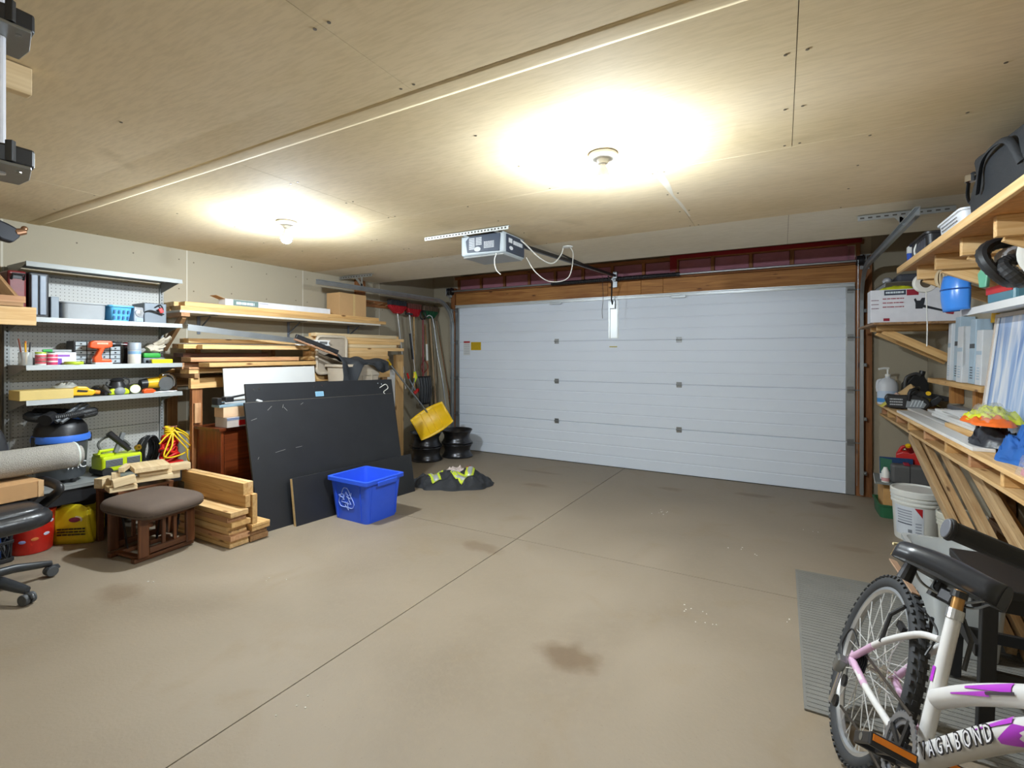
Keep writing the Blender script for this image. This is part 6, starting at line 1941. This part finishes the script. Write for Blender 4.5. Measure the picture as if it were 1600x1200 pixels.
G().prism([(-.02, -.06), (.02, -.06), (.03, .02), (.0, .06), (-.03, .02)], -.012, .012, facing((0, 0, 0), (-1, -.6, 0))).build('clip', mat('mint_green', (110, 186, 156), .4), t, bevel=.006)
# ---- small bracket shelf with the boxed tool, at the far end
ss = T('bracket_shelf', 'small plywood shelf on diagonal brackets in the far right corner', 'shelf', (.95, 5.3, 1.70))
plank('shelf_board', (-.30, -.42, -.0), (.295, .5, .018), OLDW, ss)
for yy in (-.2, .12):
    plank('bracket_arm', (-.25, yy - .019, -.04), (.295, yy + .019, -.0005), PINE2, ss)
    stick('bracket_brace', (-.2, yy + .036, -.04), (.28, yy + .036, -.30), .034, .06, PINE2, ss)
tbx = T('tool_carton', 'white tool carton printed with a black bar tool on the bracket shelf', 'carton', (.93, 5.02, 1.7185), R(0))
G().bb((-.29, -.07, 0), (.29, .10, .268)).build('carton', mat('carton_white3', (222, 222, 228), .45), tbx, bevel=.003)
fm = facing((0, -.0705, 0), (0, -1, 0))
NAV = mat('print_navy', (52, 60, 78), .5)
CRM = mat('print_crimson', (150, 24, 48), .5)
G().add(*boxvf(-.20, .222, 0, -.06, .262, .0008), fm).build('name_block', NAV, tbx)
G().add(*boxvf(-.055, .215, 0, .02, .262, .0008), fm).build('red_block', CRM, tbx)
o = marks(G(), -.19, .23, -.07, .256, 1, Matrix.Translation((0, -.0008, 0)) @ fm, .6, 21).build('name_lettering', mat('print_pale', (212, 222, 226)), tbx)
o['kind'] = 'stuff'
o = marks(G(), -.21, .11, -.07, .21, 3, fm, .22, 22).build('red_lines', CRM, tbx)
o['kind'] = 'stuff'
o = marks(G(), -.285, .10, -.235, .2, 3, fm, .18, 25).build('side_lines', mat('print_plum', (120, 70, 90), .5), tbx)
o['kind'] = 'stuff'
G().prism([(.0, .105), (.045, .105), (.055, .15), (.06, .19), (.04, .19), (.03, .17), (.01, .17), (.0, .19), (-.01, .18), (.0, .15)], 0, .001, fm).build('printed_tool_head', mat('print_black', (36, 40, 48), .5), tbx)
G().prism([(.045, .115), (.05, .135), (.19, .085), (.19, .07)], 0, .001, fm).build('printed_tool_bar', mat('print_black', (36, 40, 48)), tbx)
G().prism([(.17, .078), (.19, .09), (.235, .07), (.23, .052), (.19, .06)], 0, .0012, fm).build('printed_tool_grip', CRM, tbx)
G().add(*boxvf(-.205, .012, 0, -.165, .035, .0008), fm).build('red_square', CRM, tbx)
us2 = T('steel_shelf', 'narrow grey steel shelf under the track in the far right corner', 'shelf', (.98, 5.45, 2.06))
G().bb((-.22, -.35, 0), (.265, .45, .006)).bb((-.22, -.35, -.03), (-.216, .45, .006)).build('shelf_plate', STEEL, us2)
G().bar((.0, .1, -.001), (.26, .1, -.2), .02, .006).build('shelf_strut', STEEL, us2)
crumple('lime_cloth', 'lime yellow cloth lying on the white tool carton', 'cloth', (.83, 5.03, 1.9875), (.12, .06, .05), mat('vest_lime', (214, 220, 50)), 3, 6, 16)
t = T('dark_pouch', 'dark grey pouch on the narrow steel shelf', 'pouch', (.98, 5.3, 2.0665))
G().bb((-.13, -.14, 0), (.14, .14, .07)).build('pouch', mat('pouch_grey', (70, 72, 80), .7), t, bevel=.025, seg=3)
G().box((-.132, 0, .05), (.004, .2, .012)).build('zip', STEEL, t)
t = T('silver_wrap', 'silver wrapped bundle on the narrow steel shelf front', 'bundle', (.84, 5.25, 2.0665))
crumple('wrap', '', '', (-.02, -.03, 0), (.08, .05, .06), mat('silver_film', (196, 198, 204), .25, .3, .2, 30), 12, 7, 12, parent=t) if False else G().ball((-.04, .03, .03), (.035, .06, .03)).build('wrap', mat('silver_film', (196, 198, 204), .25, .3, .2, 30), t, smooth=60)

# ================================================================== RIGHT FLOOR
def pail(name, label, cat, x, y, r, h, mt):
    t = T(name, label, cat, (x, y, fz(y)))
    G().lathe([(0, .002), (r * .86, .002), (r * .88, .01), (r * .965, h * .72), (r * 1.02, h * .725), (r * 1.02, h * .76), (r * .975, h * .765), (r * .98, h * .80), (r * 1.03, h * .805), (r * 1.03, h * .84), (r * .985, h * .845), (r * .99, h * .88), (0, h * .88)], 36, cap=False).build('pail_body', mt, t, smooth=35)
    G().lathe([(r * 1.03, h * .875), (r * 1.05, h * .88), (r * 1.05, h * .985), (r * 1.02, h), (r * .96, h), (r * .93, h * .975), (r * .8, h * .972), (0, h * .975)], 36, cap=False).build('lid', mt, t, smooth=35)
    return t
bk = pail('plaster_pail', 'white plastic pail with red corner label on the floor under the bench', 'pail', .915, 4.82, .158, .39, mat('pail_white', (222, 222, 216), .45, 0, .05, 9))
def onpail(t, a0, a1, z0, z1, mt, nm, r=.158, h=.39, off=.0012, tri=False):
    g = G()
    n = 10
    vs = []
    for i in range(n + 1):
        a = R(a0 + (a1 - a0) * i / n)
        zlo = z0 + (z1 - z0) * (1 - i / n) if tri else z0
        for z in (zlo, z1):
            rr = r * (.88 + .085 * z / (h * .72)) + off
            vs.append((rr * math.cos(a), rr * math.sin(a), z))
    g.add(vs, [(i * 2, i * 2 + 1, i * 2 + 3, i * 2 + 2) for i in range(n)])
    return g.build(nm, mt, t)
lb = onpail(bk, -160, -85, .05, .27, mat('pail_label', (206, 212, 220), .4), 'label')
onpail(bk, -106, -88, .20, .268, mat('label_red', (176, 28, 36), .4), 'red_corner', off=.002, tri=True)
for q in range(5):
    onpail(bk, -150, -112, .155 + q * .02, .165 + q * .02, mat('label_grey', (150, 156, 168), .5), 'print_line', off=.002)
onpail(bk, -152, -112, .135, .143, NAV, 'print_rule', off=.002)
for q in range(4):
    onpail(bk, -104, -90, .08 + q * .022, .09 + q * .022, mat('label_grey', (150, 156, 168)), 'print_line', off=.002)
onpail(bk, -122, -112, .075, .1, mat('label_grey2', (120, 126, 134), .5), 'print_block', off=.002)
b2 = pail('spare_pail', 'off white pail behind the leaning boards under the bench', 'pail', 1.08, 4.42, .13, .33, mat('pail_cream', (206, 204, 190), .5))
# cartons in the corner with tools on top
t = T('green_crate', 'green plastic crate holding a carton under the far end of the bench', 'crate', (.93, 5.50, fz(5.5)))
tray('', '', '', (.76, 5.36, 0), (1.12, 5.72, .12), mat('crate_green', (36, 96, 62), .45), th=.006, taper=.01, rim=.012, parent=t)
tag(G().bb((-.145, -.145, .01), (.15, .15, .30)).build('carton', mat('carton_tan', (196, 150, 92), .8), None, (.935, 5.54, fz(5.5)), bevel=.003), 'tan carton standing in the green crate', 'carton')
t = T('grey_board', 'grey board with pale edge lying on the tan carton', 'board', (.93, 5.50, fz(5.5) + .3005), R(-6))
G().bb((-.19, -.2, 0), (.2, .2, .016)).build('board', mat('board_grey', (120, 124, 120), .6), t)
G().bb((-.192, -.2, 0), (-.19, .2, .016)).build('pale_edge', WHITE, t)
zb = fz(5.5) + .317
tc_ = T('tool_case', 'dark grey moulded tool case with red latch under the bench', 'case', (.965, 5.36, zb), R(-4))
G().bb((-.13, -.05, 0), (.14, .05, .17)).build('case_shell', mat('case_charcoal', (84, 84, 84), .5), tc_, bevel=.025, seg=3)
G().bb((-.002, -.052, .01), (.002, .052, .165)).build('case_seam', BLACKP, tc_)
G().box((-.02, -.0, .172), (.04, .09, .016)).build('red_latch', mat('latch_red', (150, 30, 52), .4), tc_, bevel=.004)
gc = T('fuel_can', 'red plastic fuel can with yellow cap in the far right corner', 'fuel can', (1.02, 5.58, zb), R(-10))
G().prism([(-.11, 0), (.11, 0), (.11, .21), (.05, .27), (.02, .27), (.0, .25), (-.06, .255), (-.11, .23)], -.06, .06, facing((0, 0, 0), (0, -1, 0))).build('tank', REDP, gc, bevel=.018, seg=3)
G().cyl((.0, -.04, .26), (-.02, -.07, .305), .03, n=14).build('spout_collar', mat('red_dark', (130, 20, 20), .4), gc)
G().cyl((-.02, -.07, .302), (-.026, -.08, .318), .02, n=12).build('yellow_cap', YELP, gc)
G().tube(cordpts([(-.09, 0, .23), (-.06, 0, .285), (.0, 0, .29), (.03, 0, .265)], 5), .014, 8).build('handle', REDP, gc, smooth=60)
sb_ = T('flat_pack', 'flat blue and green printed pack standing behind the tool case', 'package', (.885, 5.47, zb), (R(-8), 0, 0))
G().bb((-.11, -.008, 0), (.13, .008, .2)).build('pack', mat('pack_navy', (30, 62, 104), .4), sb_, bevel=.002)
G().prism([(-.105, .05), (-.02, .09), (-.02, .18), (-.105, .19)], 0, .001, facing((0, -.0085, 0), (0, -1, 0))).build('green_field', mat('pack_green', (54, 110, 84), .4), sb_)
G().bb((-.11, -.0095, 0), (-.02, -.008, .05)).build('white_foot', WHITE, sb_)
t = T('white_bottle', 'white bottle standing in front of the flat blue pack', 'bottle', (.80, 5.36, zb))
G().lathe([(0, 0), (.03, 0), (.03, .09), (.018, .115), (.014, .13), (0, .13)], 16, cap=False).build('bottle', WHITEP, t, smooth=50)
G().lathe([(.0305, .01), (.0305, .04)], 16, cap=False).build('label', mat('label_rose', (206, 150, 150), .5), t, smooth=50)
# rubber mat
mt_ = T('rubber_mat', 'grey ribbed rubber mat on the floor under the bicycle', 'mat', (0, 0, 0))
MATM = mat('mat_grey', (118, 116, 110), .8, 0, .2, 8, .35, 130)
slopebox(.075, 1.06, 2.19, 3.66, .0095, .009).build('mat_sheet', MATM, mt_, bevel=.002)
g = G()
for i in range(48):
    y = 2.21 + i * .03
    g.add(*slopebox(.085, 1.05, y, y + .012, .0115, .002).__dict__.values())
o = g.build('mat_ribs', MATM, mt_)
o['kind'] = 'stuff'
# black stool
so = T('black_stool', 'black wooden step stool standing on the rubber mat', 'stool', (.83, 2.55, fz(2.5) + .016), R(0))
BW = mat('stool_black', (30, 30, 31), .5, 0, .2, 12)
G().bb((-.2, -.2, .50), (.18, .2, .535)).build('seat', BW, so, bevel=.005)
G().bb((-.22, -.17, .44), (.20, -.155, .499)).build('apron', BW, so, bevel=.003)
G().bb((-.22, .155, .44), (.2, .17, .499)).build('apron', BW, so, bevel=.003)
for sx in (-.17, .15):
    for sy in (-.16, .16):
        G().bar((sx * 1.12, sy * 1.15, 0), (sx, sy, .50), .045, .035, (0, 1, 0)).build('leg', BW, so, bevel=.003)
for sy in (-.165, .165):
    G().bar((-.2, sy, .2), (.18, sy, .2), .02, .045).build('stretcher', BW, so, bevel=.002)
G().bar((-.2, -.16, .28), (-.2, .16, .28), .02, .045).build('stretcher', BW, so, bevel=.002)
# translucent tote
tt2 = T('clear_tote', 'translucent white storage tote beside the stool', 'tote', (.74, 3.20, fz(3.2) + .02))
tray('', '', '', (.60, 2.90, 0), (.875, 3.50, .36), mat('tote_clear', (206, 210, 210), .25, 0, .05, alpha=.7), th=.005, taper=.03, rim=.02, parent=tt2)
plank('scrap_board', (.68, 3.03, fz(3.2) + .024), (.80, 3.37, fz(3.2) + .042), PINE, label='short wood scrap inside the translucent tote', cat='board')

# ================================================================== BICYCLE
h_ = Vector((0.08150215, -0.99667317, 0))
L_ = Vector((0.94639052, 0.07739033, -0.31361717))
U_ = Vector((0.31257382, 0.02556047, 0.94954951))
bk_m = Matrix((h_, L_, U_)).transposed().to_4x4()
bk_m.translation = (.172, 2.031, fz(2.031) + .006)
bc = T('bicycle', 'white and purple mountain bicycle with torn black seat at lower right', 'bicycle')
bc.matrix_basis = bk_m
FRW = mat('bike_white', (214, 212, 210), .3, 0, .04, 8)
PUR = mat('bike_purple', (176, 56, 196), .3, 0, .06)
PNK = mat('bike_pink', (206, 168, 196), .35, 0, .06)
ALU = mat('rim_alu', (196, 198, 200), .28, .8, .05)
TIRE = mat('tyre_rubber', (48, 49, 51), .75, 0, .2, 30)
WR = .318
SPK = mat('spoke_steel', (222, 222, 220), .35, .3, 0)
def wheel(x, nm, label):
    t = bpy.data.objects.new(nm, None)
    COL.objects.link(t)
    t.parent = bc
    t.location = (x, 0, WR)
    t['label'] = label
    Rr = .27
    # tyre
    ring = [2 * PI * k_ / 72 for k_ in range(72)]
    G().tube([(.292 * math.cos(a), 0, .292 * math.sin(a)) for a in ring], .0225, 12, closed=True).build('tyre', TIRE, t, smooth=60)
    g = G()
    for k_ in range(64):
        a = 2 * PI * k_ / 64
        for yy, rr, tw in ((-.016, .3085, .5), (0, .3135, 0), (.016, .3085, -.5)):
            aa = a + (yy != 0) * PI / 64
            m = Matrix.Rotation(-aa, 4, 'Y') @ Matrix.Translation((rr, yy, 0)) @ Matrix.Rotation(tw, 4, 'Z')
            g.box((0, 0, 0), (.009, .011, .014), m) if False else g.add(*boxvf(-.0045, -.0055, -.007, .0045, .0055, .007), m)
    o = g.build('tread_knobs', TIRE, t)
    o['kind'] = 'stuff'
    # rim
    pr = [(-.012, .0), (.012, .0), (.013, .012), (.006, .02), (-.006, .02), (-.013, .012)]
    vs, fs = [], []
    n = 60
    for k_ in range(n):
        a = 2 * PI * k_ / n
        for yy, d in pr:
            r_ = .276 - d
            vs.append((r_ * math.cos(a), yy, r_ * math.sin(a)))
    for k_ in range(n):
        for j in range(6):
            fs.append((k_ * 6 + j, k_ * 6 + (j + 1) % 6, ((k_ + 1) % n) * 6 + (j + 1) % 6, ((k_ + 1) % n) * 6 + j))
    G().add(vs, fs).build('rim', ALU, t, smooth=40)
    G().cyl((0, -.055, 0), (0, .055, 0), .012, n=14).cyl((0, -.032, 0), (0, -.028, 0), .028, n=18).cyl((0, .028, 0), (0, .032, 0), .028, n=18).cyl((0, -.08, 0), (0, .08, 0), .005, n=8).build('hub', CHROME, t, bevel=.001)
    for k_ in range(32):
        a = 2 * PI * k_ / 32
        sd = -.03 if k_ % 2 else .03
        b_ = a + (.95 if (k_ // 2) % 2 else -.95)
        G().cyl((.026 * math.cos(b_), sd, .026 * math.sin(b_)), (.258 * math.cos(a), sd * .1, .258 * math.sin(a)), .0016, n=4, caps=False).build('spoke', SPK, t)
    return t
rw = wheel(0, 'rear_wheel', 'rear wheel with knobbly tyre')
wheel(1.0, 'front_wheel', 'front wheel with knobbly tyre')
BB = Vector((.43, 0, .335))
ST = Vector((.298, 0, .70))
def tb3(nm, pts, r, mt, n=14):
    return G().tube(cordpts(pts, 5), r, n).build(nm, mt, bc, smooth=60)
tb3('seat_tube', [BB, (.364, 0, .52), ST], .0165, FRW)
G().cyl((.306, 0, .68), (.296, 0, .705), .0195, n=16).build('seat_clamp', ALU, bc)
G().tube([(.30, -.02, .69), (.345, -.034, .64), (.36, -.03, .60)], .005, 6).build('quick_release', BLACKP, bc) if False else G().tube([(.30, .02, .69), (.33, .04, .65), (.36, .036, .58)], .006, 6).build('quick_release', BLACKP, bc)
G().tube([ST, ST + Vector((-.018, 0, .055))], .0135, 14).build('seat_post', mat('post_brass', (176, 132, 78), .35, .7, .2), bc, smooth=60)
G().cyl((.284, 0, .735), (.278, 0, .752), .0185, n=16).build('post_clamp', BLACKP, bc)
tt_ = tb3('top_tube', [(.388, 0, .488), (.50, 0, .585), (.66, 0, .70), (.83, 0, .80)], .0225, FRW, 18)
dt_ = tb3('down_tube', [(.435, 0, .345), (.56, 0, .495), (.69, 0, .635), (.85, 0, .77)], .027, FRW, 18)
G().tube([(.84, 0, .86), (.88, 0, .74)], .02, 16).build('head_tube', FRW, bc, smooth=60)
G().cyl((.43, -.036, .335), (.43, .036, .335), .022, n=18).build('bottom_bracket', DARKM, bc)
for s_ in (-1, 1):
    tb3('seat_stay', [(.315, s_ * .012, .615), (.24, s_ * .03, .575), (.11, s_ * .05, .455), (.0, s_ * .063, .322)], .0095, FRW, 10)
    tb3('seat_stay_end', [(.085, s_ * .054, .425), (.0, s_ * .063, .322)], .0102, PNK, 10)
    tb3('chain_stay', [(.0, s_ * .063, .314), (.16, s_ * .056, .318), (.34, s_ * .034, .328), (.42, s_ * .025, .333)], .0105, FRW if s_ < 0 else PNK, 10)
    tb3('chain_stay_end', [(.0, s_ * .063, .314), (.15, s_ * .0565, .317)], .0113, PNK, 10)
    G().box((-.002, s_ * .064, .315), (.04, .006, .04)).build('dropout', PNK, bc, bevel=.004)
    # fork
    tb3('fork_leg', [(.885, s_ * .05, .70), (.92, s_ * .055, .55), (1.0, s_ * .055, WR)], .013, FRW, 10)
G().box((.885, 0, .715), (.035, .13, .04)).build('fork_crown', FRW, bc, bevel=.01)
# decals
def along(p0, p1, s0, s1, side, r, w_, mt, nm, lift=.0012, ang=0):
    """strip on a tube's outer face between two fractions of its length"""
    p0, p1 = Vector(p0), Vector(p1)
    d = (p1 - p0).normalized()
    sd = Vector((0, -1, 0))
    up = sd.cross(d)
    if up.z < 0:
        up = -up
    g = G()
    n = 8
    vs = []
    for i in range(n + 1):
        f_ = s0 + (s1 - s0) * i / n
        c0 = p0 + (p1 - p0) * f_
        wv = w_(i / n) if callable(w_) else w_
        for a in [ang + wv * (q / 4 - .5) for q in range(5)]:
            vs.append(c0 + (sd * math.cos(a) + up * math.sin(a)) * (r + lift))
    g.add(vs, [(i * 5 + q, i * 5 + q + 1, (i + 1) * 5 + q + 1, (i + 1) * 5 + q) for i in range(n) for q in range(4)])
    return g.build(nm, mt, bc, smooth=180)
T0, T1 = (.376, 0, .475), (.83, 0, .80)
along((.46, 0, .55), (.50, 0, .585), 0, 1, -1, .0228, lambda t: .15 + .1 * t, PUR, 'purple_decal', .0014, .5) if False else None
TT = [(.50, 0, .585), (.66, 0, .70)]
along(TT[0], TT[1], .1, .95, -1, .0228, lambda t: .2 + .8 * t, PUR, 'purple_decal', .0016, .25)
along(TT[0], TT[1], -.2, .55, -1, .0228, lambda t: .12 + .35 * t, PUR, 'purple_decal', .0014, -.35)
along(TT[0], TT[1], .5, 1.0, -1, .0228, lambda t: .25, mat('decal_dark', (60, 54, 64), .3), 'dark_decal', .002, -.3)
DT = [(.435, 0, .345), (.69, 0, .635)]
along(DT[0], DT[1], .9, 1.2, -1, .0272, lambda t: .3 + 1.2 * (1 - abs(2 * t - 1)), PUR, 'purple_decal', .0018, -.75)
along(DT[0], DT[1], .72, 1.05, -1, .0272, lambda t: .5 * t + .1, PUR, 'purple_decal', .0018, .35)
along((.43, 0, .335), (.298, 0, .70), .50, .60, -1, .0168, .9, PUR, 'purple_badge', .0016, 0)
# name along the down tube
d0, d1 = Vector(DT[0]), Vector(DT[1])
dd = (d1 - d0).normalized()
up = Vector((0, -1, 0)).cross(dd)
up = -up if up.z < 0 else up
for i, ch_ in enumerate('VAGABOND'):
    p = d0 + (d1 - d0) * (.165 + i * .096)
    nrm = (Vector((0, -1, 0)) * .97 + up * -.22).normalized()
    yv = nrm.cross(dd).normalized()
    if yv.z < 0:
        yv = -yv
    xv = yv.cross(nrm)
    m = Matrix((xv, yv, nrm)).transposed().to_4x4()
    m.translation = p + nrm * .0275
    text('letter', ch_, .047, mat('letter_black', (34, 32, 38), .4), bc, m, .0008, sx=.78, shear=.12, fat=.0022)
    text('letter_fill', ch_, .045, mat('letter_pale', (226, 224, 228), .4), bc, m @ Matrix.Translation((0, 0, .0008)), .0005, sx=.76, shear=.12)
# saddle, torn at the back
sd_ = bpy.data.objects.new('saddle', None)
COL.objects.link(sd_)
sd_.parent = bc
sd_.matrix_basis = Matrix.Translation((.178, .019, .738)) @ Matrix.Rotation(R(29), 4, 'Z') @ Matrix.Rotation(R(-9), 4, 'Y') @ Matrix.Rotation(R(-14), 4, 'X') @ Matrix.Diagonal((.84, .98, 1.12, 1))
SAD = mat('saddle_vinyl', (44, 46, 51), .3, 0, .12, 12)
def sdf(u, v):
    """x forward: wide and round behind, narrow nose in front"""
    x = -.145 + .30 * u
    wv = .105 * (1 - max(0, (u - .25) / .75) ** 1.1 * .66) * (1 - max(0, (u - .93) / .07) ** 2 * .6) * (1 - max(0, (.08 - u) / .08) ** 2 * .25)
    a = PI * v
    y = wv * math.copysign(abs(math.cos(a)) ** .55, math.cos(a))
    z = .056 * abs(math.sin(a)) ** .45 - .004 * math.cos(6.28 * u)
    return (x, y, z)
G().grid(sdf, 30, 20).build('cover', SAD, sd_, solid=.003, smooth=70)
base = [sdf(k_ / 20, 0)[:2] for k_ in range(21)] + [sdf(1 - k_ / 20, 1)[:2] for k_ in range(21)]
G().prism(base, -.006, .004).build('base_shell', BLACKP, sd_)
nosep = [(sdf(1, v / 12)[1], sdf(1, v / 12)[2]) for v in range(13)]
G().prism(nosep, -.003, .003, Matrix.Translation((.154, 0, 0)) @ Matrix(((0, 0, 1, 0), (1, 0, 0, 0), (0, 1, 0, 0), (0, 0, 0, 1)))).build('nose_cap', SAD, sd_)
rear = [(sdf(0, v / 12)[1] * .97, sdf(0, v / 12)[2] * .95) for v in range(13)]
G().prism(rear, -.02, .004, Matrix.Translation((-.14, 0, 0)) @ Matrix(((0, 0, 1, 0), (1, 0, 0, 0), (0, 1, 0, 0), (0, 0, 0, 1)))).build('torn_foam', mat('foam_yellow', (196, 158, 88), .9, 0, .3, 60, .6, 80), sd_)
G().tube([(-.145, y, .02 + .02 * math.sin(y * 60)) for y in (-.1, -.07, -.03, .0, .03)], .004, 6).build('torn_edge', mat('vinyl_edge', (214, 196, 150), .7), sd_)
for s_ in (-1, 1):
    G().tube(cordpts([(-.1, s_ * .05, 0), (-.06, s_ * .022, -.035), (.06, s_ * .02, -.035), (.12, s_ * .01, -.004)]), .0035, 6).build('rail', STEEL, sd_)
    G().cyl((-.09, s_ * .06, -.05), (-.09, s_ * .06, 0), .022, .018, 12).build('spring', DARKM, sd_)
G().box((.02, 0, -.035), (.05, .05, .035)).build('rail_clamp', DARKM, sd_, bevel=.006)
G().bar((-.2, 0, .642), (.06, 0, .632), .022, .005).build('mudguard_strip', mat('strip_tan', (150, 120, 96), .6), bc)
# drive train on the right side
ck = bpy.data.objects.new('crankset', None)
COL.objects.link(ck)
ck.parent = bc
for rr, yy in ((.092, -.046), (.078, -.040)):
    prof = []
    n = 40
    pts = []
    for k_ in range(n * 2):
        a = PI * k_ / n
        q = rr + (.003 if k_ % 2 else -.002)
        pts.append((BB.x + q * math.cos(a), BB.z + q * math.sin(a)))
    g = G()
    inner = [(BB.x + (rr - .016) * math.cos(PI * k_ / n), BB.z + (rr - .016) * math.sin(PI * k_ / n)) for k_ in range(n * 2)]
    vs = [(x, yy, z) for x, z in pts] + [(x, yy, z) for x, z in inner] + [(x, yy - .003, z) for x, z in pts] + [(x, yy - .003, z) for x, z in inner]
    m2 = n * 2
    fs = []
    for k_ in range(m2):
        k2 = (k_ + 1) % m2
        fs += [(k_, k2, m2 + k2, m2 + k_), (2 * m2 + k_, 2 * m2 + k2, 3 * m2 + k2, 3 * m2 + k_), (k_, k2, 2 * m2 + k2, 2 * m2 + k_), (m2 + k_, m2 + k2, 3 * m2 + k2, 3 * m2 + k_)]
    g.add(vs, fs).build('chainring', mat('ring_grey', (140, 142, 148), .35, .7), ck)
for q in range(5):
    a = R(72 * q + 24)
    G().bar(BB + Vector((0, -.046, 0)), BB + Vector((.082 * math.cos(a), -.046, .082 * math.sin(a))), .014, .006, (0, 1, 0)).build('spider_arm', DARKM, ck)
PD = Vector((.58, -.075, .40))
G().bar(BB + Vector((0, -.06, 0)), PD, .022, .016, (0, 1, 0)).build('crank_arm', BLACKP, ck, bevel=.005)
G().bar(BB + Vector((0, .06, 0)), (2 * BB.x - PD.x, .075, 2 * BB.z - PD.z), .022, .016, (0, 1, 0)).build('crank_arm', BLACKP, ck, bevel=.005)
for sgn, P0 in ((-1, PD), (1, Vector((2 * BB.x - PD.x, .075, 2 * BB.z - PD.z)))):
    pd = bpy.data.objects.new('pedal', None)
    COL.objects.link(pd)
    pd.parent = bc
    pd.matrix_basis = Matrix.Translation(P0 + Vector((0, sgn * .062, 0))) @ Matrix.Rotation(R(-38), 4, 'Y')
    for sx in (-.042, .042):
        G().box((sx, 0, 0), (.012, .095, .03)).build('cage_bar', BLACKP, pd, bevel=.003)
        G().box((sx * 1.16, 0, .004), (.003, .085, .014)).build('reflector', mat('reflector_orange', (232, 132, 22), .25), pd)
    for sy in (-.044, .0, .044):
        G().box((0, sy, 0), (.085, .01, .026)).build('cage_bar', BLACKP, pd, bevel=.003)
    G().cyl((0, -.05, 0), (0, .055, 0), .009, n=12).build('spindle', STEEL, pd)
    G().cyl((.0, -.025, .012), (.0, -.025, .016), .014, n=14).build('red_dot', REDP, pd)
# chain, sprockets and derailleur
for q, rr in enumerate((.052, .045, .038, .032, .026)):
    G().cyl((0, -.036 - .004 * q, WR), (0, -.0385 - .004 * q, WR), rr, n=26).build('sprocket', DARKM, bc)
G().tube([(.0, -.045, WR + .04), (.2, -.046, WR + .075), (.42, -.047, .335 + .094)], .0045, 6).build('chain_run', mat('chain_dark', (70, 62, 54), .5, .6), bc)
G().tube([(.02, -.046, .15), (.2, -.046, .2), (.42, -.047, .335 - .094)], .0045, 6).build('chain_run', mat('chain_dark', (70, 62, 54)), bc)
dr_ = bpy.data.objects.new('derailleur', None)
COL.objects.link(dr_)
dr_.parent = bc
G().box((-.01, -.085, .275), (.035, .03, .055), (0, R(15), 0)).build('body', STEEL, dr_, bevel=.006)
G().box((.0, -.075, .2), (.022, .008, .12), (0, R(-8), 0)).build('cage', CHROME, dr_, bevel=.003)
for zz in (.235, .155):
    G().cyl((.01, -.066, zz), (.01, -.058, zz), .02, n=14).build('jockey_wheel', BLACKP, dr_)
G().tube(cordpts([(-.03, -.08, .29), (-.06, -.085, .33), (-.03, -.085, .40), (.03, -.07, .38)]), .003, 6).build('cable', BLACKP, dr_)
for s_ in (-1, 1):
    G().tube([(.12, s_ * .055, .46), (.10, s_ * .052, .55), (.12, s_ * .035, .60)], .006, 8).box((.125, s_ * .024, .535), (.05, .012, .02)).build('brake_arm', BLACKP, bc)
G().tube(cordpts([(.10, 0, .61), (.16, .0, .62), (.26, .0, .61), (.30, -.02, .55)]), .003, 6).build('brake_cable', BLACKP, bc)
# stem, bar, grips
G().tube([(.835, 0, .88), (.84, 0, .97), (.86, 0, .99)], .014, 12).build('stem', BLACKP, bc, smooth=60)
G().tube(cordpts([(.86, -.16, .995), (.865, -.05, .985), (.865, .05, .985), (.86, .3, 1.0)]), .0125, 12).build('handlebar', BLACKP, bc, smooth=60)
G().cyl((.86, -.30, 1.003), (.86, -.15, .995), .0175, n=18).cyl((.86, -.305, 1.003), (.86, -.297, 1.003), .021, n=18).build('grip', BLACKR, bc, bevel=.003)
G().cyl((.86, -.3085, 1.003), (.86, -.304, 1.003), .0185, n=18).build('grip_end', mat('grip_end', (96, 98, 106), .5), bc, bevel=.002)
G().cyl((.86, .15, .995), (.86, .30, 1.0), .0175, n=18).build('grip', BLACKR, bc)
# side stand on the left, taking the lean
ks = Vector((.40, .05, .30))
G().tube([ks, ks + Vector((.02, .03, -.05)), Vector((.42, .098, .035))], .008, 8).build('kickstand', ALU, bc)
